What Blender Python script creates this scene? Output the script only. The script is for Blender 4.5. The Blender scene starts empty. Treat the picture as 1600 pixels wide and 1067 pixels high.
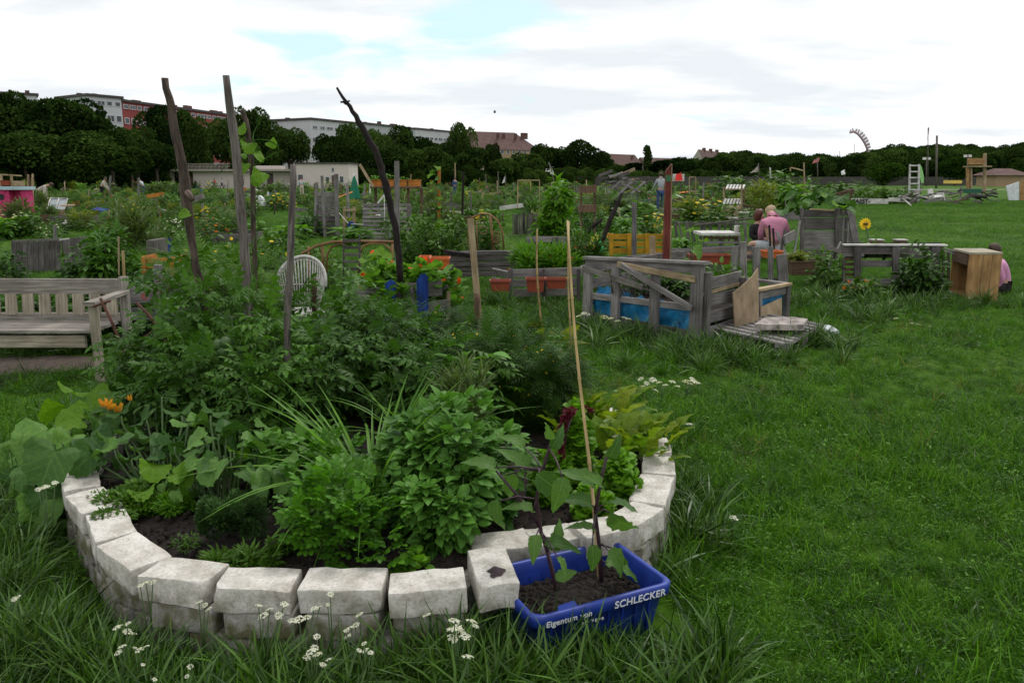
import bpy, math, random
import numpy as np
from mathutils import Vector, Matrix
R = math.radians
random.seed(7); rng = np.random.default_rng(7)
SC = bpy.context.scene
COL = SC.collection
V = Vector

# ---------------------------------------------------------------- camera
F = 1244.0; PITCH = R(11.43); CAMZ = 1.45
cam = bpy.data.objects.new("camera", bpy.data.cameras.new("camera")); COL.objects.link(cam)
cam.data.sensor_width = 36; cam.data.lens = 36 * F / 1600
cam.data.clip_start = 0.05; cam.data.clip_end = 6000
cam.location = (0, 0, CAMZ); cam.rotation_euler = (math.pi / 2 - PITCH, 0, 0)
SC.camera = cam
# ---------------------------------------------------------------- sky and sun
SUN_EL, SUN_ROT = R(58), R(28)
w = bpy.data.worlds.new("World"); SC.world = w; w.use_nodes = True
nt = w.node_tree; N = nt.nodes; L = nt.links; N.clear()
def nd(t, **k):
    n = N.new(t)
    for a, b in k.items(): setattr(n, a, b)
    return n
out = nd('ShaderNodeOutputWorld'); bg = nd('ShaderNodeBackground'); bg.inputs[1].default_value = 0.1
sky = nd('ShaderNodeTexSky', sky_type='NISHITA', sun_disc=False, sun_elevation=SUN_EL, sun_rotation=SUN_ROT)
tc = nd('ShaderNodeTexCoord'); sep = nd('ShaderNodeSeparateXYZ'); L.new(tc.outputs['Generated'], sep.inputs[0])
def mth(op, a, b=None, c=None):
    n = nd('ShaderNodeMath', operation=op)
    for i, v in enumerate((a, b, c)):
        if v is None: continue
        if isinstance(v, (int, float)): n.inputs[i].default_value = v
        else: L.new(v, n.inputs[i])
    return n.outputs[0]
zc = mth('MAXIMUM', mth('ADD', sep.outputs[2], 0.16), 0.05)
cmb = nd('ShaderNodeCombineXYZ')
L.new(mth('DIVIDE', sep.outputs[0], zc), cmb.inputs[0]); L.new(mth('DIVIDE', sep.outputs[1], zc), cmb.inputs[1])
cmb.inputs[2].default_value = 3.1
n1 = nd('ShaderNodeTexNoise'); n1.inputs['Scale'].default_value = 1.9; n1.inputs['Detail'].default_value = 7; n1.inputs['Roughness'].default_value = 0.52; n1.inputs['Distortion'].default_value = 0.5
L.new(cmb.outputs[0], n1.inputs['Vector'])
cr = nd('ShaderNodeValToRGB'); cr.color_ramp.elements[0].position = 0.30; cr.color_ramp.elements[1].position = 0.45
L.new(n1.outputs[0], cr.inputs[0])
n2 = nd('ShaderNodeTexNoise'); n2.inputs['Scale'].default_value = 1.1; n2.inputs['Detail'].default_value = 6; n2.inputs['Roughness'].default_value = 0.55
mp = nd('ShaderNodeMapping'); mp.inputs['Location'].default_value = (4.2, 1.3, 0); mp.inputs['Scale'].default_value = (0.8, 1.5, 1)
L.new(cmb.outputs[0], mp.inputs[0]); L.new(mp.outputs[0], n2.inputs['Vector'])
cc = nd('ShaderNodeValToRGB')
cc.color_ramp.elements[0].position = 0.40; cc.color_ramp.elements[0].color = (8.5, 9.0, 9.4, 1)
cc.color_ramp.elements[1].position = 0.54; cc.color_ramp.elements[1].color = (11.0, 11.0, 11.1, 1)
L.new(n2.outputs[0], cc.inputs[0])
skb = nd('ShaderNodeMixRGB'); skb.blend_type = 'MIX'; skb.inputs[0].default_value = 0.9
L.new(sky.outputs[0], skb.inputs[1]); skb.inputs[2].default_value = (7.6, 10.2, 11.0, 1)
# one larger opening in the cloud, high and left of the middle, with ragged edges
def gap(ax, ay, rx, ry, k):
    dx = mth('DIVIDE', mth('SUBTRACT', mth('DIVIDE', sep.outputs[0], sep.outputs[1]), ax), rx); dy = mth('DIVIDE', mth('SUBTRACT', mth('DIVIDE', sep.outputs[2], sep.outputs[1]), ay), ry)
    e = mth('EXPONENT', mth('MULTIPLY', mth('ADD', mth('MULTIPLY', dx, dx), mth('MULTIPLY', dy, dy)), -1.0))
    return mth('MULTIPLY', mth('MULTIPLY', e, mth('GREATER_THAN', sep.outputs[1], 0)), k)
L.new(mth('SUBTRACT', mth('ADD', n1.outputs[0], .07), mth('ADD', gap(-.14, .150, .15, .035, .25), mth('ADD', gap(-.06, .195, .08, .045, .28), gap(-.36, .115, .14, .03, .10)))), cr.inputs[0])
cf = cr.outputs[0]
mx = nd('ShaderNodeMixRGB'); L.new(cf, mx.inputs[0]); L.new(skb.outputs[0], mx.inputs[1]); L.new(cc.outputs[0], mx.inputs[2])
L.new(mx.outputs[0], bg.inputs[0]); L.new(bg.outputs[0], out.inputs[0])
sun = bpy.data.objects.new("sun", bpy.data.lights.new("sun", 'SUN')); COL.objects.link(sun)
sun.data.energy = 1.5; sun.data.angle = R(12); sun.data.color = (1, .96, .9)
# the sky texture's azimuth 0 is +Y and turns clockwise seen from above
sd = V((math.sin(SUN_ROT) * math.cos(SUN_EL), math.cos(SUN_ROT) * math.cos(SUN_EL), math.sin(SUN_EL)))
sun.rotation_euler = sd.to_track_quat('Z', 'Y').to_euler()
SC.view_settings.view_transform = 'Standard'; SC.view_settings.look = 'None'
SC.view_settings.gamma = 1; SC.view_settings.exposure = 0; SC.view_settings.use_curve_mapping = False
SC.render.engine = 'CYCLES'
SC.cycles.max_bounces = 5; SC.cycles.diffuse_bounces = 2; SC.cycles.glossy_bounces = 2; SC.cycles.transmission_bounces = 3; SC.cycles.transparent_max_bounces = 6
SC.cycles.use_denoising = True

# ---------------------------------------------------------------- measuring: photo pixel (1600 wide) to world
def ray(px, py):
    u = (px - 800) / F; v = (533.5 - py) / F
    return V((u, math.cos(PITCH) + v * math.sin(PITCH), -math.sin(PITCH) + v * math.cos(PITCH)))
def W(px, py, z=0.0):
    d = ray(px, py); t = (z - CAMZ) / d.z
    return V((d.x * t, d.y * t, z))
def WY(px, py, Y):
    d = ray(px, py); t = Y / d.y
    return V((d.x * t, Y, CAMZ + d.z * t))
def PXM(Y):            # metres per photo pixel at distance Y
    return Y / F

# ---------------------------------------------------------------- mesh helpers
def world_of(o):
    p = V((0, 0, 0))
    while o is not None:
        p = p + o.location; o = o.parent
    return p
def thing(name, label, cat, loc=(0, 0, 0), group=None):
    o = bpy.data.objects.new(name, None); COL.objects.link(o); o.location = loc
    o.empty_display_size = 0.1
    o['label'] = label; o['category'] = cat
    if group: o['group'] = group
    return o
def tag(o, label=None, cat=None, group=None, kind=None):
    if label: o['label'] = label
    if cat: o['category'] = cat
    if group: o['group'] = group
    if kind: o['kind'] = kind
    return o
def link(name, me, parent=None, loc=None):
    o = bpy.data.objects.new(name, me); COL.objects.link(o)
    if parent is not None: o.parent = parent
    if loc is not None: o.location = loc
    return o
class MB:
    def __init__(s): s.v = []; s.f = []; s.uv = []; s.mi = []
    def add(s, verts, faces, uvs=None, mi=0):
        b = len(s.v); s.v.extend([tuple(p) for p in verts])
        for k, fc in enumerate(faces):
            s.f.append([b + i for i in fc]); s.mi.append(mi)
            s.uv.append(uvs[k] if uvs else [(verts[i][0], verts[i][2]) for i in fc])
    def beam(s, p0, p1, w, t, up=(0, 0, 1), ch=None, bend=0.0, mi=0, ends=0.0):
        p0, p1 = V(p0), V(p1); a = p1 - p0; Ln = a.length
        if Ln < 1e-6: return
        a /= Ln; up = V(up)
        sd = a.cross(up)
        if sd.length < 1e-3: sd = a.cross(V((0, 1, 0.01)))
        sd.normalize(); u = sd.cross(a)
        c = min(w, t) * 0.12 if ch is None else ch
        hw, ht = w / 2, t / 2
        prof = [(hw - c, -ht), (hw, -ht + c), (hw, ht - c), (hw - c, ht), (-hw + c, ht), (-hw, ht - c), (-hw, -ht + c), (-hw + c, -ht)] if c > 0 else [(hw, -ht), (hw, ht), (-hw, ht), (-hw, -ht)]
        n = len(prof); per = [0.0]
        for i in range(n): per.append(per[-1] + math.dist(prof[i], prof[(i + 1) % n]))
        rings = 3 if bend else 2
        o = random.random() * 37
        vs = []; fs = []; uvs = []
        for r in range(rings):
            f = r / (rings - 1); cpt = p0 + a * Ln * f
            if bend and r == 1: cpt = cpt + u * bend + sd * random.uniform(-bend, bend)
            j = ends * (1 if r in (0, rings - 1) else 0)
            sk = random.uniform(-j, j)
            for x, y in prof: vs.append(cpt + sd * x + u * y + a * (sk * x / max(hw, .001) * 1.0))
        for r in range(rings - 1):
            for i in range(n):
                k = (i + 1) % n
                fs.append([r * n + i, r * n + k, (r + 1) * n + k, (r + 1) * n + i])
                l0, l1 = Ln * r / (rings - 1) + o, Ln * (r + 1) / (rings - 1) + o
                uvs.append([(l0, per[i]), (l0, per[i + 1]), (l1, per[i + 1]), (l1, per[i])])
        fs.append(list(range(n))[::-1]); uvs.append([(o + prof[i][0] * .2, prof[i][1]) for i in range(n)][::-1])
        q = (rings - 1) * n
        fs.append([q + i for i in range(n)]); uvs.append([(o + prof[i][0] * .2, prof[i][1]) for i in range(n)])
        # outward orientation
        s.add(vs, [f[::-1] for f in fs], [x[::-1] for x in uvs], mi)
    def tube(s, pts, rad, n=8, mi=0, cap=True, jit=0.0):
        pts = [V(p) for p in pts]; m = len(pts)
        if isinstance(rad, (int, float)): rad = [rad] * m
        vs = []; fs = []; uvs = []; ref = None; l = random.random() * 20; ls = []
        for i, p in enumerate(pts):
            d = (pts[min(i + 1, m - 1)] - pts[max(i - 1, 0)]).normalized()
            if ref is None:
                ref = d.orthogonal().normalized()
            ref = (ref - d * ref.dot(d)).normalized(); b = d.cross(ref)
            if i: l += (p - pts[i - 1]).length
            ls.append(l)
            for k in range(n):
                an = 2 * math.pi * k / n; rr = rad[i] * (1 + random.uniform(-jit, jit))
                vs.append(p + (ref * math.cos(an) + b * math.sin(an)) * rr)
        for i in range(m - 1):
            for k in range(n):
                k2 = (k + 1) % n
                fs.append([i * n + k, i * n + k2, (i + 1) * n + k2, (i + 1) * n + k])
                a0, a1 = k / n * 6.28 * rad[i], (k + 1) / n * 6.28 * rad[i]
                uvs.append([(ls[i], a0), (ls[i], a1), (ls[i + 1], a1), (ls[i + 1], a0)])
        if cap:
            for q, rv in ((0, True), ((m - 1) * n, False)):
                c = list(range(q, q + n)); fs.append(c[::-1] if rv else c); uvs.append([(0, 0.01 * k) for k in range(n)])
        s.add(vs, fs, uvs, mi)
    def box(s, lo, hi, mi=0):
        x0, y0, z0 = lo; x1, y1, z1 = hi
        s.beam(((x0 + x1) / 2, (y0 + y1) / 2, z0), ((x0 + x1) / 2, (y0 + y1) / 2, z1), x1 - x0, y1 - y0, up=(0, 1, 0), ch=0, mi=mi)
    def build(s, name, mats, parent=None, smooth=False, origin=None):
        me = bpy.data.meshes.new(name)
        off = world_of(parent) if parent is not None else V(origin or (0, 0, 0))
        me.from_pydata([(x - off.x, y - off.y, z - off.z) for x, y, z in s.v], [], s.f)
        ul = me.uv_layers.new(name='UVMap')
        flat = [c for f in s.uv for uv in f for c in uv]
        ul.data.foreach_set('uv', flat)
        if not isinstance(mats, (list, tuple)): mats = [mats]
        for m in mats: me.materials.append(m)
        if len(mats) > 1: me.polygons.foreach_set('material_index', s.mi)
        if smooth: me.polygons.foreach_set('use_smooth', [True] * len(me.polygons))
        me.update()
        o = link(name, me, parent)
        if parent is None and origin is not None: o.location = origin
        return o
def beam(name, p0, p1, w, t, mat, parent=None, up=(0, 0, 1), **k):
    m = MB(); m.beam(p0, p1, w, t, up, **k)
    return m.build(name, mat, parent, origin=None if parent is not None else tuple(p0))
def tube(name, pts, rad, mat, parent=None, n=8, **k):
    m = MB(); m.tube(pts, rad, n, **k)
    return m.build(name, mat, parent, smooth=True, origin=None if parent is not None else tuple(pts[0]))
def box(name, lo, hi, mat, parent=None):
    m = MB(); m.box(lo, hi); return m.build(name, mat, parent, origin=None if parent is not None else tuple(lo))
def plate(name, pts, th, mat, parent=None, nrm=None):      # a flat board from a polygon outline
    pts = [V(p) for p in pts]; n = len(pts)
    nr = (pts[1] - pts[0]).cross(pts[2] - pts[0]).normalized() if nrm is None else V(nrm).normalized()
    m = MB(); vs = [p + nr * th / 2 for p in pts] + [p - nr * th / 2 for p in pts]
    e = (pts[1] - pts[0]).normalized(); g = nr.cross(e)
    uv = [((p - pts[0]).dot(g), (p - pts[0]).dot(e)) for p in pts] * 2
    fs = [list(range(n)), list(range(n, 2 * n))[::-1]] + [[i, n + i, n + (i + 1) % n, (i + 1) % n] for i in range(n)]
    m.add(vs, fs, [[uv[i] for i in f] for f in fs])
    return m.build(name, mat, parent, origin=None if parent is not None else tuple(pts[0]))
def copy_tree(o, parent=None, loc=None, rz=None, scale=None, label=None, group=None):
    c = o.copy(); COL.objects.link(c)
    if parent is not None: c.parent = parent
    if loc is not None: c.location = loc
    if rz is not None: c.rotation_euler = (0, 0, rz)
    if scale is not None: c.scale = scale if not isinstance(scale, (int, float)) else (scale,) * 3
    if label: c['label'] = label
    if group: c['group'] = group
    for ch in list(o.children): copy_tree(ch, c)
    return c

# ---------------------------------------------------------------- materials
def newmat(name):
    m = bpy.data.materials.new(name); m.use_nodes = True
    nt = m.node_tree; bs = nt.nodes['Principled BSDF']
    return m, nt, nt.nodes, nt.links, bs
def ramp(ns, stops):
    r = ns.new('ShaderNodeValToRGB'); e = r.color_ramp.elements
    while len(e) < len(stops): e.new(0.5)
    for k, (p, c) in enumerate(stops):
        e[k].position = p; e[k].color = (*c, 1) if len(c) == 3 else c
    return r
def wood(name, a, b, rough=0.85, gs=(2.2, 40), moss=0.0, spread=0.5):
    m, nt, ns, ls, bs = newmat(name)
    tc = ns.new('ShaderNodeTexCoord'); mp = ns.new('ShaderNodeMapping'); mp.inputs['Scale'].default_value = (gs[0], gs[1], 1)
    ls.new(tc.outputs['UV'], mp.inputs[0])
    nz = ns.new('ShaderNodeTexNoise'); nz.inputs['Scale'].default_value = 1.6; nz.inputs['Detail'].default_value = 6; nz.inputs['Roughness'].default_value = .65
    ls.new(mp.outputs[0], nz.inputs['Vector'])
    n2 = ns.new('ShaderNodeTexNoise'); n2.inputs['Scale'].default_value = 4; n2.inputs['Detail'].default_value = 4
    ls.new(tc.outputs['Object'], n2.inputs['Vector'])
    dk = tuple(x * .5 for x in a)
    r = ramp(ns, [(.30, dk), (.42, a), (.66, b)]); ls.new(nz.outputs[0], r.inputs[0])
    oi = ns.new('ShaderNodeObjectInfo')
    hs = ns.new('ShaderNodeHueSaturation')
    mr = ns.new('ShaderNodeMapRange'); mr.inputs[3].default_value = 1 - spread * .6; mr.inputs[4].default_value = 1 + spread * .5
    ls.new(oi.outputs['Random'], mr.inputs[0]); ls.new(mr.outputs[0], hs.inputs['Value'])
    mx = ns.new('ShaderNodeMixRGB'); mx.blend_type = 'MULTIPLY'; mx.inputs[0].default_value = .75
    r2 = ramp(ns, [(.3, (.45, .44, .42)), (.62, (1.1, 1.1, 1.1))]); ls.new(n2.outputs[0], r2.inputs[0])
    ls.new(r.outputs[0], mx.inputs[1]); ls.new(r2.outputs[0], mx.inputs[2])
    ls.new(mx.outputs[0], hs.inputs['Color'])
    last = hs.outputs[0]
    if moss:
        n3 = ns.new('ShaderNodeTexNoise'); n3.inputs['Scale'].default_value = 9; n3.inputs['Detail'].default_value = 5; ls.new(tc.outputs['Object'], n3.inputs['Vector'])
        r3 = ramp(ns, [(.5, (0, 0, 0)), (.68, (moss,) * 3)]); ls.new(n3.outputs[0], r3.inputs[0])
        m3 = ns.new('ShaderNodeMixRGB'); ls.new(r3.outputs[0], m3.inputs[0]); ls.new(last, m3.inputs[1]); m3.inputs[2].default_value = (.06, .075, .03, 1); last = m3.outputs[0]
    ls.new(last, bs.inputs['Base Color'])
    bs.inputs['Roughness'].default_value = rough; bs.inputs['Specular IOR Level'].default_value = .25
    bp = ns.new('ShaderNodeBump'); bp.inputs['Strength'].default_value = .55; bp.inputs['Distance'].default_value = .004
    ls.new(nz.outputs[0], bp.inputs['Height']); ls.new(bp.outputs[0], bs.inputs['Normal'])
    return m
def plain(name, c, rough=.6, var=.15, scale=6, metal=0, spec=.4, bump=0, c2=None, obj=0.0):
    m, nt, ns, ls, bs = newmat(name)
    tc = ns.new('ShaderNodeTexCoord'); nz = ns.new('ShaderNodeTexNoise'); nz.inputs['Scale'].default_value = scale; nz.inputs['Detail'].default_value = 6; nz.inputs['Roughness'].default_value = .6
    ls.new(tc.outputs['Object'], nz.inputs['Vector'])
    lo = tuple(x * (1 - var) for x in c); hi = c2 or tuple(min(1, x * (1 + var)) for x in c)
    r = ramp(ns, [(.35, lo), (.65, hi)]); ls.new(nz.outputs[0], r.inputs[0])
    if obj:
        oi = ns.new('ShaderNodeObjectInfo'); hs = ns.new('ShaderNodeHueSaturation'); mr = ns.new('ShaderNodeMapRange')
        mr.inputs[3].default_value = 1 - obj; mr.inputs[4].default_value = 1 + obj
        ls.new(oi.outputs['Random'], mr.inputs[0]); ls.new(mr.outputs[0], hs.inputs['Value']); ls.new(r.outputs[0], hs.inputs['Color']); ls.new(hs.outputs[0], bs.inputs['Base Color'])
    else: ls.new(r.outputs[0], bs.inputs['Base Color'])
    bs.inputs['Roughness'].default_value = rough; bs.inputs['Metallic'].default_value = metal; bs.inputs['Specular IOR Level'].default_value = spec
    if bump:
        bp = ns.new('ShaderNodeBump'); bp.inputs['Strength'].default_value = bump; bp.inputs['Distance'].default_value = .02
        n4 = ns.new('ShaderNodeTexNoise'); n4.inputs['Scale'].default_value = scale * 6; n4.inputs['Detail'].default_value = 5; ls.new(tc.outputs['Object'], n4.inputs['Vector'])
        ls.new(n4.outputs[0], bp.inputs['Height']); ls.new(bp.outputs[0], bs.inputs['Normal'])
    return m
def leafmat(name, a, b, trans=.3, rough=.5, vein=.25, spec=.22, obj=.15, vscale=9):
    """a..b: colour range over the leaves of a plant (attribute 'var'); veins follow the leaf's own UV"""
    if a[1] > a[0] and a[1] > a[2]: a, b = [(c[0] * .9, c[1] * 1.04, c[2] * .6) for c in (a, b)]
    m, nt, ns, ls, bs = newmat(name)
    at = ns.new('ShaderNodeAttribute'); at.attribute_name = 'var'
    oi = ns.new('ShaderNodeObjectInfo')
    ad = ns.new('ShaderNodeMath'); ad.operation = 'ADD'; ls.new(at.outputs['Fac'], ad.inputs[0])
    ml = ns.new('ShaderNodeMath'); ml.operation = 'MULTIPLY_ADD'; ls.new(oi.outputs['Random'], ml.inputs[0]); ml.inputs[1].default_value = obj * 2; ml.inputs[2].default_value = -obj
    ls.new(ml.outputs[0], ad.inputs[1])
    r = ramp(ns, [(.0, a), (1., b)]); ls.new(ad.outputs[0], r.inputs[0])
    last = r.outputs[0]
    tc = ns.new('ShaderNodeTexCoord')
    nz = ns.new('ShaderNodeTexNoise'); nz.inputs['Scale'].default_value = 14; nz.inputs['Detail'].default_value = 5; ls.new(tc.outputs['Object'], nz.inputs['Vector'])
    r2 = ramp(ns, [(.3, (.72, .74, .7)), (.7, (1.2, 1.16, 1.1))]); ls.new(nz.outputs[0], r2.inputs[0])
    mx = ns.new('ShaderNodeMixRGB'); mx.blend_type = 'MULTIPLY'; mx.inputs[0].default_value = 1; ls.new(last, mx.inputs[1]); ls.new(r2.outputs[0], mx.inputs[2]); last = mx.outputs[0]
    if vein:
        sp = ns.new('ShaderNodeSeparateXYZ'); ls.new(tc.outputs['UV'], sp.inputs[0])
        ab = ns.new('ShaderNodeMath'); ab.operation = 'ABSOLUTE'; ls.new(sp.outputs[0], ab.inputs[0])
        # midrib and side veins
        m1 = ns.new('ShaderNodeMath'); m1.operation = 'LESS_THAN'; ls.new(ab.outputs[0], m1.inputs[0]); m1.inputs[1].default_value = .05
        s1 = ns.new('ShaderNodeMath'); s1.operation = 'MULTIPLY_ADD'; ls.new(ab.outputs[0], s1.inputs[0]); s1.inputs[1].default_value = -.55; ls.new(sp.outputs[1], s1.inputs[2])
        s2 = ns.new('ShaderNodeMath'); s2.operation = 'MULTIPLY'; ls.new(s1.outputs[0], s2.inputs[0]); s2.inputs[1].default_value = vscale
        s3 = ns.new('ShaderNodeMath'); s3.operation = 'FRACT'; ls.new(s2.outputs[0], s3.inputs[0])
        s4 = ns.new('ShaderNodeMath'); s4.operation = 'LESS_THAN'; ls.new(s3.outputs[0], s4.inputs[0]); s4.inputs[1].default_value = .14
        mm = ns.new('ShaderNodeMath'); mm.operation = 'MAXIMUM'; ls.new(m1.outputs[0], mm.inputs[0]); ls.new(s4.outputs[0], mm.inputs[1])
        mv = ns.new('ShaderNodeMath'); mv.operation = 'MULTIPLY'; ls.new(mm.outputs[0], mv.inputs[0]); mv.inputs[1].default_value = vein
        mix = ns.new('ShaderNodeMixRGB'); ls.new(mv.outputs[0], mix.inputs[0]); ls.new(last, mix.inputs[1])
        mix.inputs[2].default_value = (*[min(1, x * 1.9 + .02) for x in b], 1); last = mix.outputs[0]
        bp = ns.new('ShaderNodeBump'); bp.inputs['Strength'].default_value = .5; bp.inputs['Distance'].default_value = .003
        iv = ns.new('ShaderNodeMath'); iv.operation = 'SUBTRACT'; iv.inputs[0].default_value = 1; ls.new(mm.outputs[0], iv.inputs[1])
        ls.new(iv.outputs[0], bp.inputs['Height']); ls.new(bp.outputs[0], bs.inputs['Normal'])
    ls.new(last, bs.inputs['Base Color'])
    bs.inputs['Roughness'].default_value = rough; bs.inputs['Specular IOR Level'].default_value = spec
    tr = ns.new('ShaderNodeBsdfTranslucent')
    bc = ns.new('ShaderNodeMixRGB'); bc.blend_type = 'MULTIPLY'; bc.inputs[0].default_value = 1; ls.new(last, bc.inputs[1]); bc.inputs[2].default_value = (1.5, 1.6, .8, 1)
    ls.new(bc.outputs[0], tr.inputs[0])
    ms = ns.new('ShaderNodeMixShader'); ms.inputs[0].default_value = trans
    ls.new(bs.outputs[0], ms.inputs[1]); ls.new(tr.outputs[0], ms.inputs[2])
    ls.new(ms.outputs[0], ns['Material Output'].inputs[0])
    return m

M = {}
M['grey'] = wood('weathered_grey_wood', (.155, .145, .14), (.30, .28, .27), spread=.45)
M['greydark'] = wood('dark_weathered_wood', (.075, .068, .066), (.165, .15, .143))
M['greymoss'] = wood('mossy_grey_wood', (.12, .112, .10), (.26, .24, .215), moss=.4)
M['brown'] = wood('brown_wood', (.09, .055, .035), (.17, .11, .07))
M['fresh'] = wood('pale_wood', (.30, .22, .13), (.46, .36, .23), spread=.3)
M['bench'] = wood('bench_oak', (.27, .23, .17), (.47, .42, .34), spread=.35)
M['benchgrey'] = wood('bench_grey_oak', (.20, .18, .155), (.38, .35, .31), spread=.2)
M['bark'] = wood('bark', (.055, .04, .033), (.17, .125, .10), gs=(5, 22), spread=.3)
M['barkgrey'] = wood('grey_bark', (.10, .085, .078), (.24, .205, .185), gs=(4, 30), spread=.2)
M['char'] = wood('charred_bark', (.010, .008, .008), (.032, .024, .022), gs=(5, 22))
M['redpost'] = wood('red_brown_post', (.12, .028, .02), (.19, .05, .036), spread=.1)
M['ply'] = wood('plywood', (.30, .22, .14), (.40, .31, .20), gs=(3, 8), spread=.15)
M['cab'] = wood('cabinet_pine', (.30, .17, .07), (.43, .27, .12), gs=(1.2, 10), spread=.1)
M['cabtop'] = wood('cabinet_top', (.35, .31, .22), (.48, .44, .34), gs=(2, 6), spread=.1)
M['yellowwood'] = wood('yellow_painted_wood', (.42, .22, .015), (.6, .34, .03), spread=.2)
M['orangewood'] = wood('orange_stained_wood', (.38, .13, .025), (.58, .24, .05), spread=.2)
M['bluewood'] = wood('blue_painted_wood', (.008, .03, .17), (.018, .07, .32), spread=.15)
M['pinkwood'] = wood('pink_painted_wood', (.5, .04, .14), (.62, .07, .21), spread=.1)
M['whitewood'] = wood('white_painted_wood', (.5, .49, .46), (.72, .71, .68), spread=.12)
M['bamboo'] = wood('bamboo_cane', (.36, .25, .10), (.52, .40, .20), gs=(2, 14), spread=.15, rough=.5)
M['rattan'] = wood('rattan', (.20, .10, .045), (.32, .18, .085), gs=(3, 10), spread=.2, rough=.5)
M['tar'] = plain('grey_roofing', (.10, .10, .11))
M['white'] = plain('white_plastic', (.62, .61, .58), .6, .12)
M['wicker'] = plain('worn_white_wicker', (.45, .44, .41), .7, .25, 30)
M['terracotta'] = plain('terracotta_plastic', (.25, .05, .024), .55, .2)
M['orangeplastic'] = plain('orange_plastic', (.5, .11, .02), .5, .15)
M['bluecrate'] = plain('blue_crate_plastic', (.012, .038, .27), .42, .3, 9, spec=.5)
M['tarp'] = plain('blue_tarpaulin', (.01, .17, .36), .4, .35, 9, bump=.4)
M['black'] = plain('black_plastic', (.012, .012, .014), .4)
M['metalrust'] = plain('rusty_iron', (.09, .035, .022), .8, .5, 18)
M['darkmetal'] = plain('dark_metal', (.06, .06, .065), .5, metal=.6)
M['soil'] = plain('dark_soil', (.018, .013, .010), .95, .5, 30, bump=1, c2=(.05, .036, .028))
# ---------------------------------------------------------------- leaf shapes: base at the origin, growing along +Y, face up +Z
class T:
    def __init__(s, v, f, uv): s.v = np.array(v, float); s.f = f; s.uv = np.array(uv, float)
def ovate(n=5, w=.3, peak=.4, fold=.12, curl=.25, wave=0.0, ser=0.0, pet=.0):
    """strip leaf of length 1: n cross sections, half width w at 'peak', folded at the midrib, tip curling down"""
    v, uv = [], []
    for i in range(n + 1):
        t = i / n
        hw = w * (math.sin(math.pi * min(1, (t ** (math.log(.5) / math.log(peak)))))) ** .8 if 0 < t < 1 else 0.004
        if ser and 0 < i < n: hw *= 1 + (ser if i % 2 else -ser)
        y = pet + t * (1 - pet); z = -curl * t * t
        wz = wave * math.sin(i * 2.3)
        v += [(-hw, y, z + hw * fold * 3 + wz), (0, y, z), (hw, y, z + hw * fold * 3 - wz)]
        uv += [(-hw / w, t), (0, t), (hw / w, t)]
    f = []
    for i in range(n):
        a = i * 3; b = a + 3
        f += [(a, a + 1, b + 1, b), (a + 1, a + 2, b + 2, b + 1)]
    if pet:
        k = len(v); v += [(-.012, 0, 0), (.012, 0, 0), (.01, pet, 0), (-.01, pet, 0)]; uv += [(0, 0)] * 4; f.append((k, k + 1, k + 2, k + 3))
    return T(v, f, uv)
def lobed(k=26, lobes=5, depth=.22, teeth=.04, cup=.16, notch=.5, sag=.12, seed=0):
    """round leaf, stalk at the notch (origin), lobes towards +Y; unit length about 1"""
    r0 = random.Random(seed); v = [(0, .30, 0)]; uv = [(0, .3)]
    rings = (.5, 1.0)
    for q in rings:
        for i in range(k):
            a = -math.pi / 2 + 2 * math.pi * i / k            # starts at the notch (-Y)
            th = (i / k) * 2 * math.pi
            r = .5 * (1 - depth * (.5 - .5 * math.cos(lobes * th)) * .9)
            r *= 1 - notch * math.exp(-(min(th, 2 * math.pi - th) / .32) ** 2)
            if q == 1: r *= 1 + (teeth if i % 2 else -teeth) + r0.uniform(-.02, .02)
            x = r * q * math.cos(a) * 1.04; y = .5 + r * q * math.sin(a) - (.2) * (1 - q)
            z = cup * (q ** 2) * (.5 + .5 * math.cos(2 * a)) - sag * (y - .3) ** 2 * 2.6 - abs(x) * .12 * q + (r0.uniform(-.03, .03) + .045 * math.sin(lobes * th + seed)) * q
            v.append((x, y - .05, z)); uv.append((x * 2, y))
    f = [(0, 1 + i, 1 + (i + 1) % k) for i in range(k)]
    f += [(1 + i, 1 + k + i, 1 + k + (i + 1) % k, 1 + (i + 1) % k) for i in range(k)]
    return T(v, f, uv)
def cut_leaf(lob, ln=1.0, w=.3):
    """flat outline leaf with pointed lobes, triangulated strip: lob = list of (t, halfwidth)"""
    v, uv, f = [], [], []
    for t, hw in lob:
        v += [(-hw, t * ln, hw * .3 - .15 * t * t), (0, t * ln, -.15 * t * t), (hw, t * ln, hw * .3 - .15 * t * t)]; uv += [(-hw / w, t), (0, t), (hw / w, t)]
    for i in range(len(lob) - 1):
        a = 3 * i; b = a + 3; f += [(a, a + 1, b + 1, b), (a + 1, a + 2, b + 2, b + 1)]
    return T(v, f, uv)
def merge(items):
    """items: (template, scale, z-rotation, (x,y,z), tilt)"""
    v, f, uv = [], [], []
    for tp, s, rz, p, tilt in items:
        b = len(v); ml = Matrix.Translation(p) @ Matrix.Rotation(rz, 4, 'Z') @ Matrix.Rotation(tilt, 4, 'X') @ Matrix.Scale(s, 4)
        v += [tuple(ml @ V(x)) for x in tp.v]; uv += [tuple(x) for x in tp.uv]; f += [tuple(b + i for i in q) for q in tp.f]
    return T(v, f, uv)
def rach(ln=1.0, r=.012, bend=.2):
    v, uv, f = [], [], []
    for i in range(5):
        t = i / 4; v += [(-r * (1.2 - t), t * ln, -bend * t * t), (r * (1.2 - t), t * ln, -bend * t * t)]; uv += [(0, 0), (0, 0)]
        if i: a = 2 * i - 2; f.append((a, a + 1, a + 3, a + 2))
    return T(v, f, uv)
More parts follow.
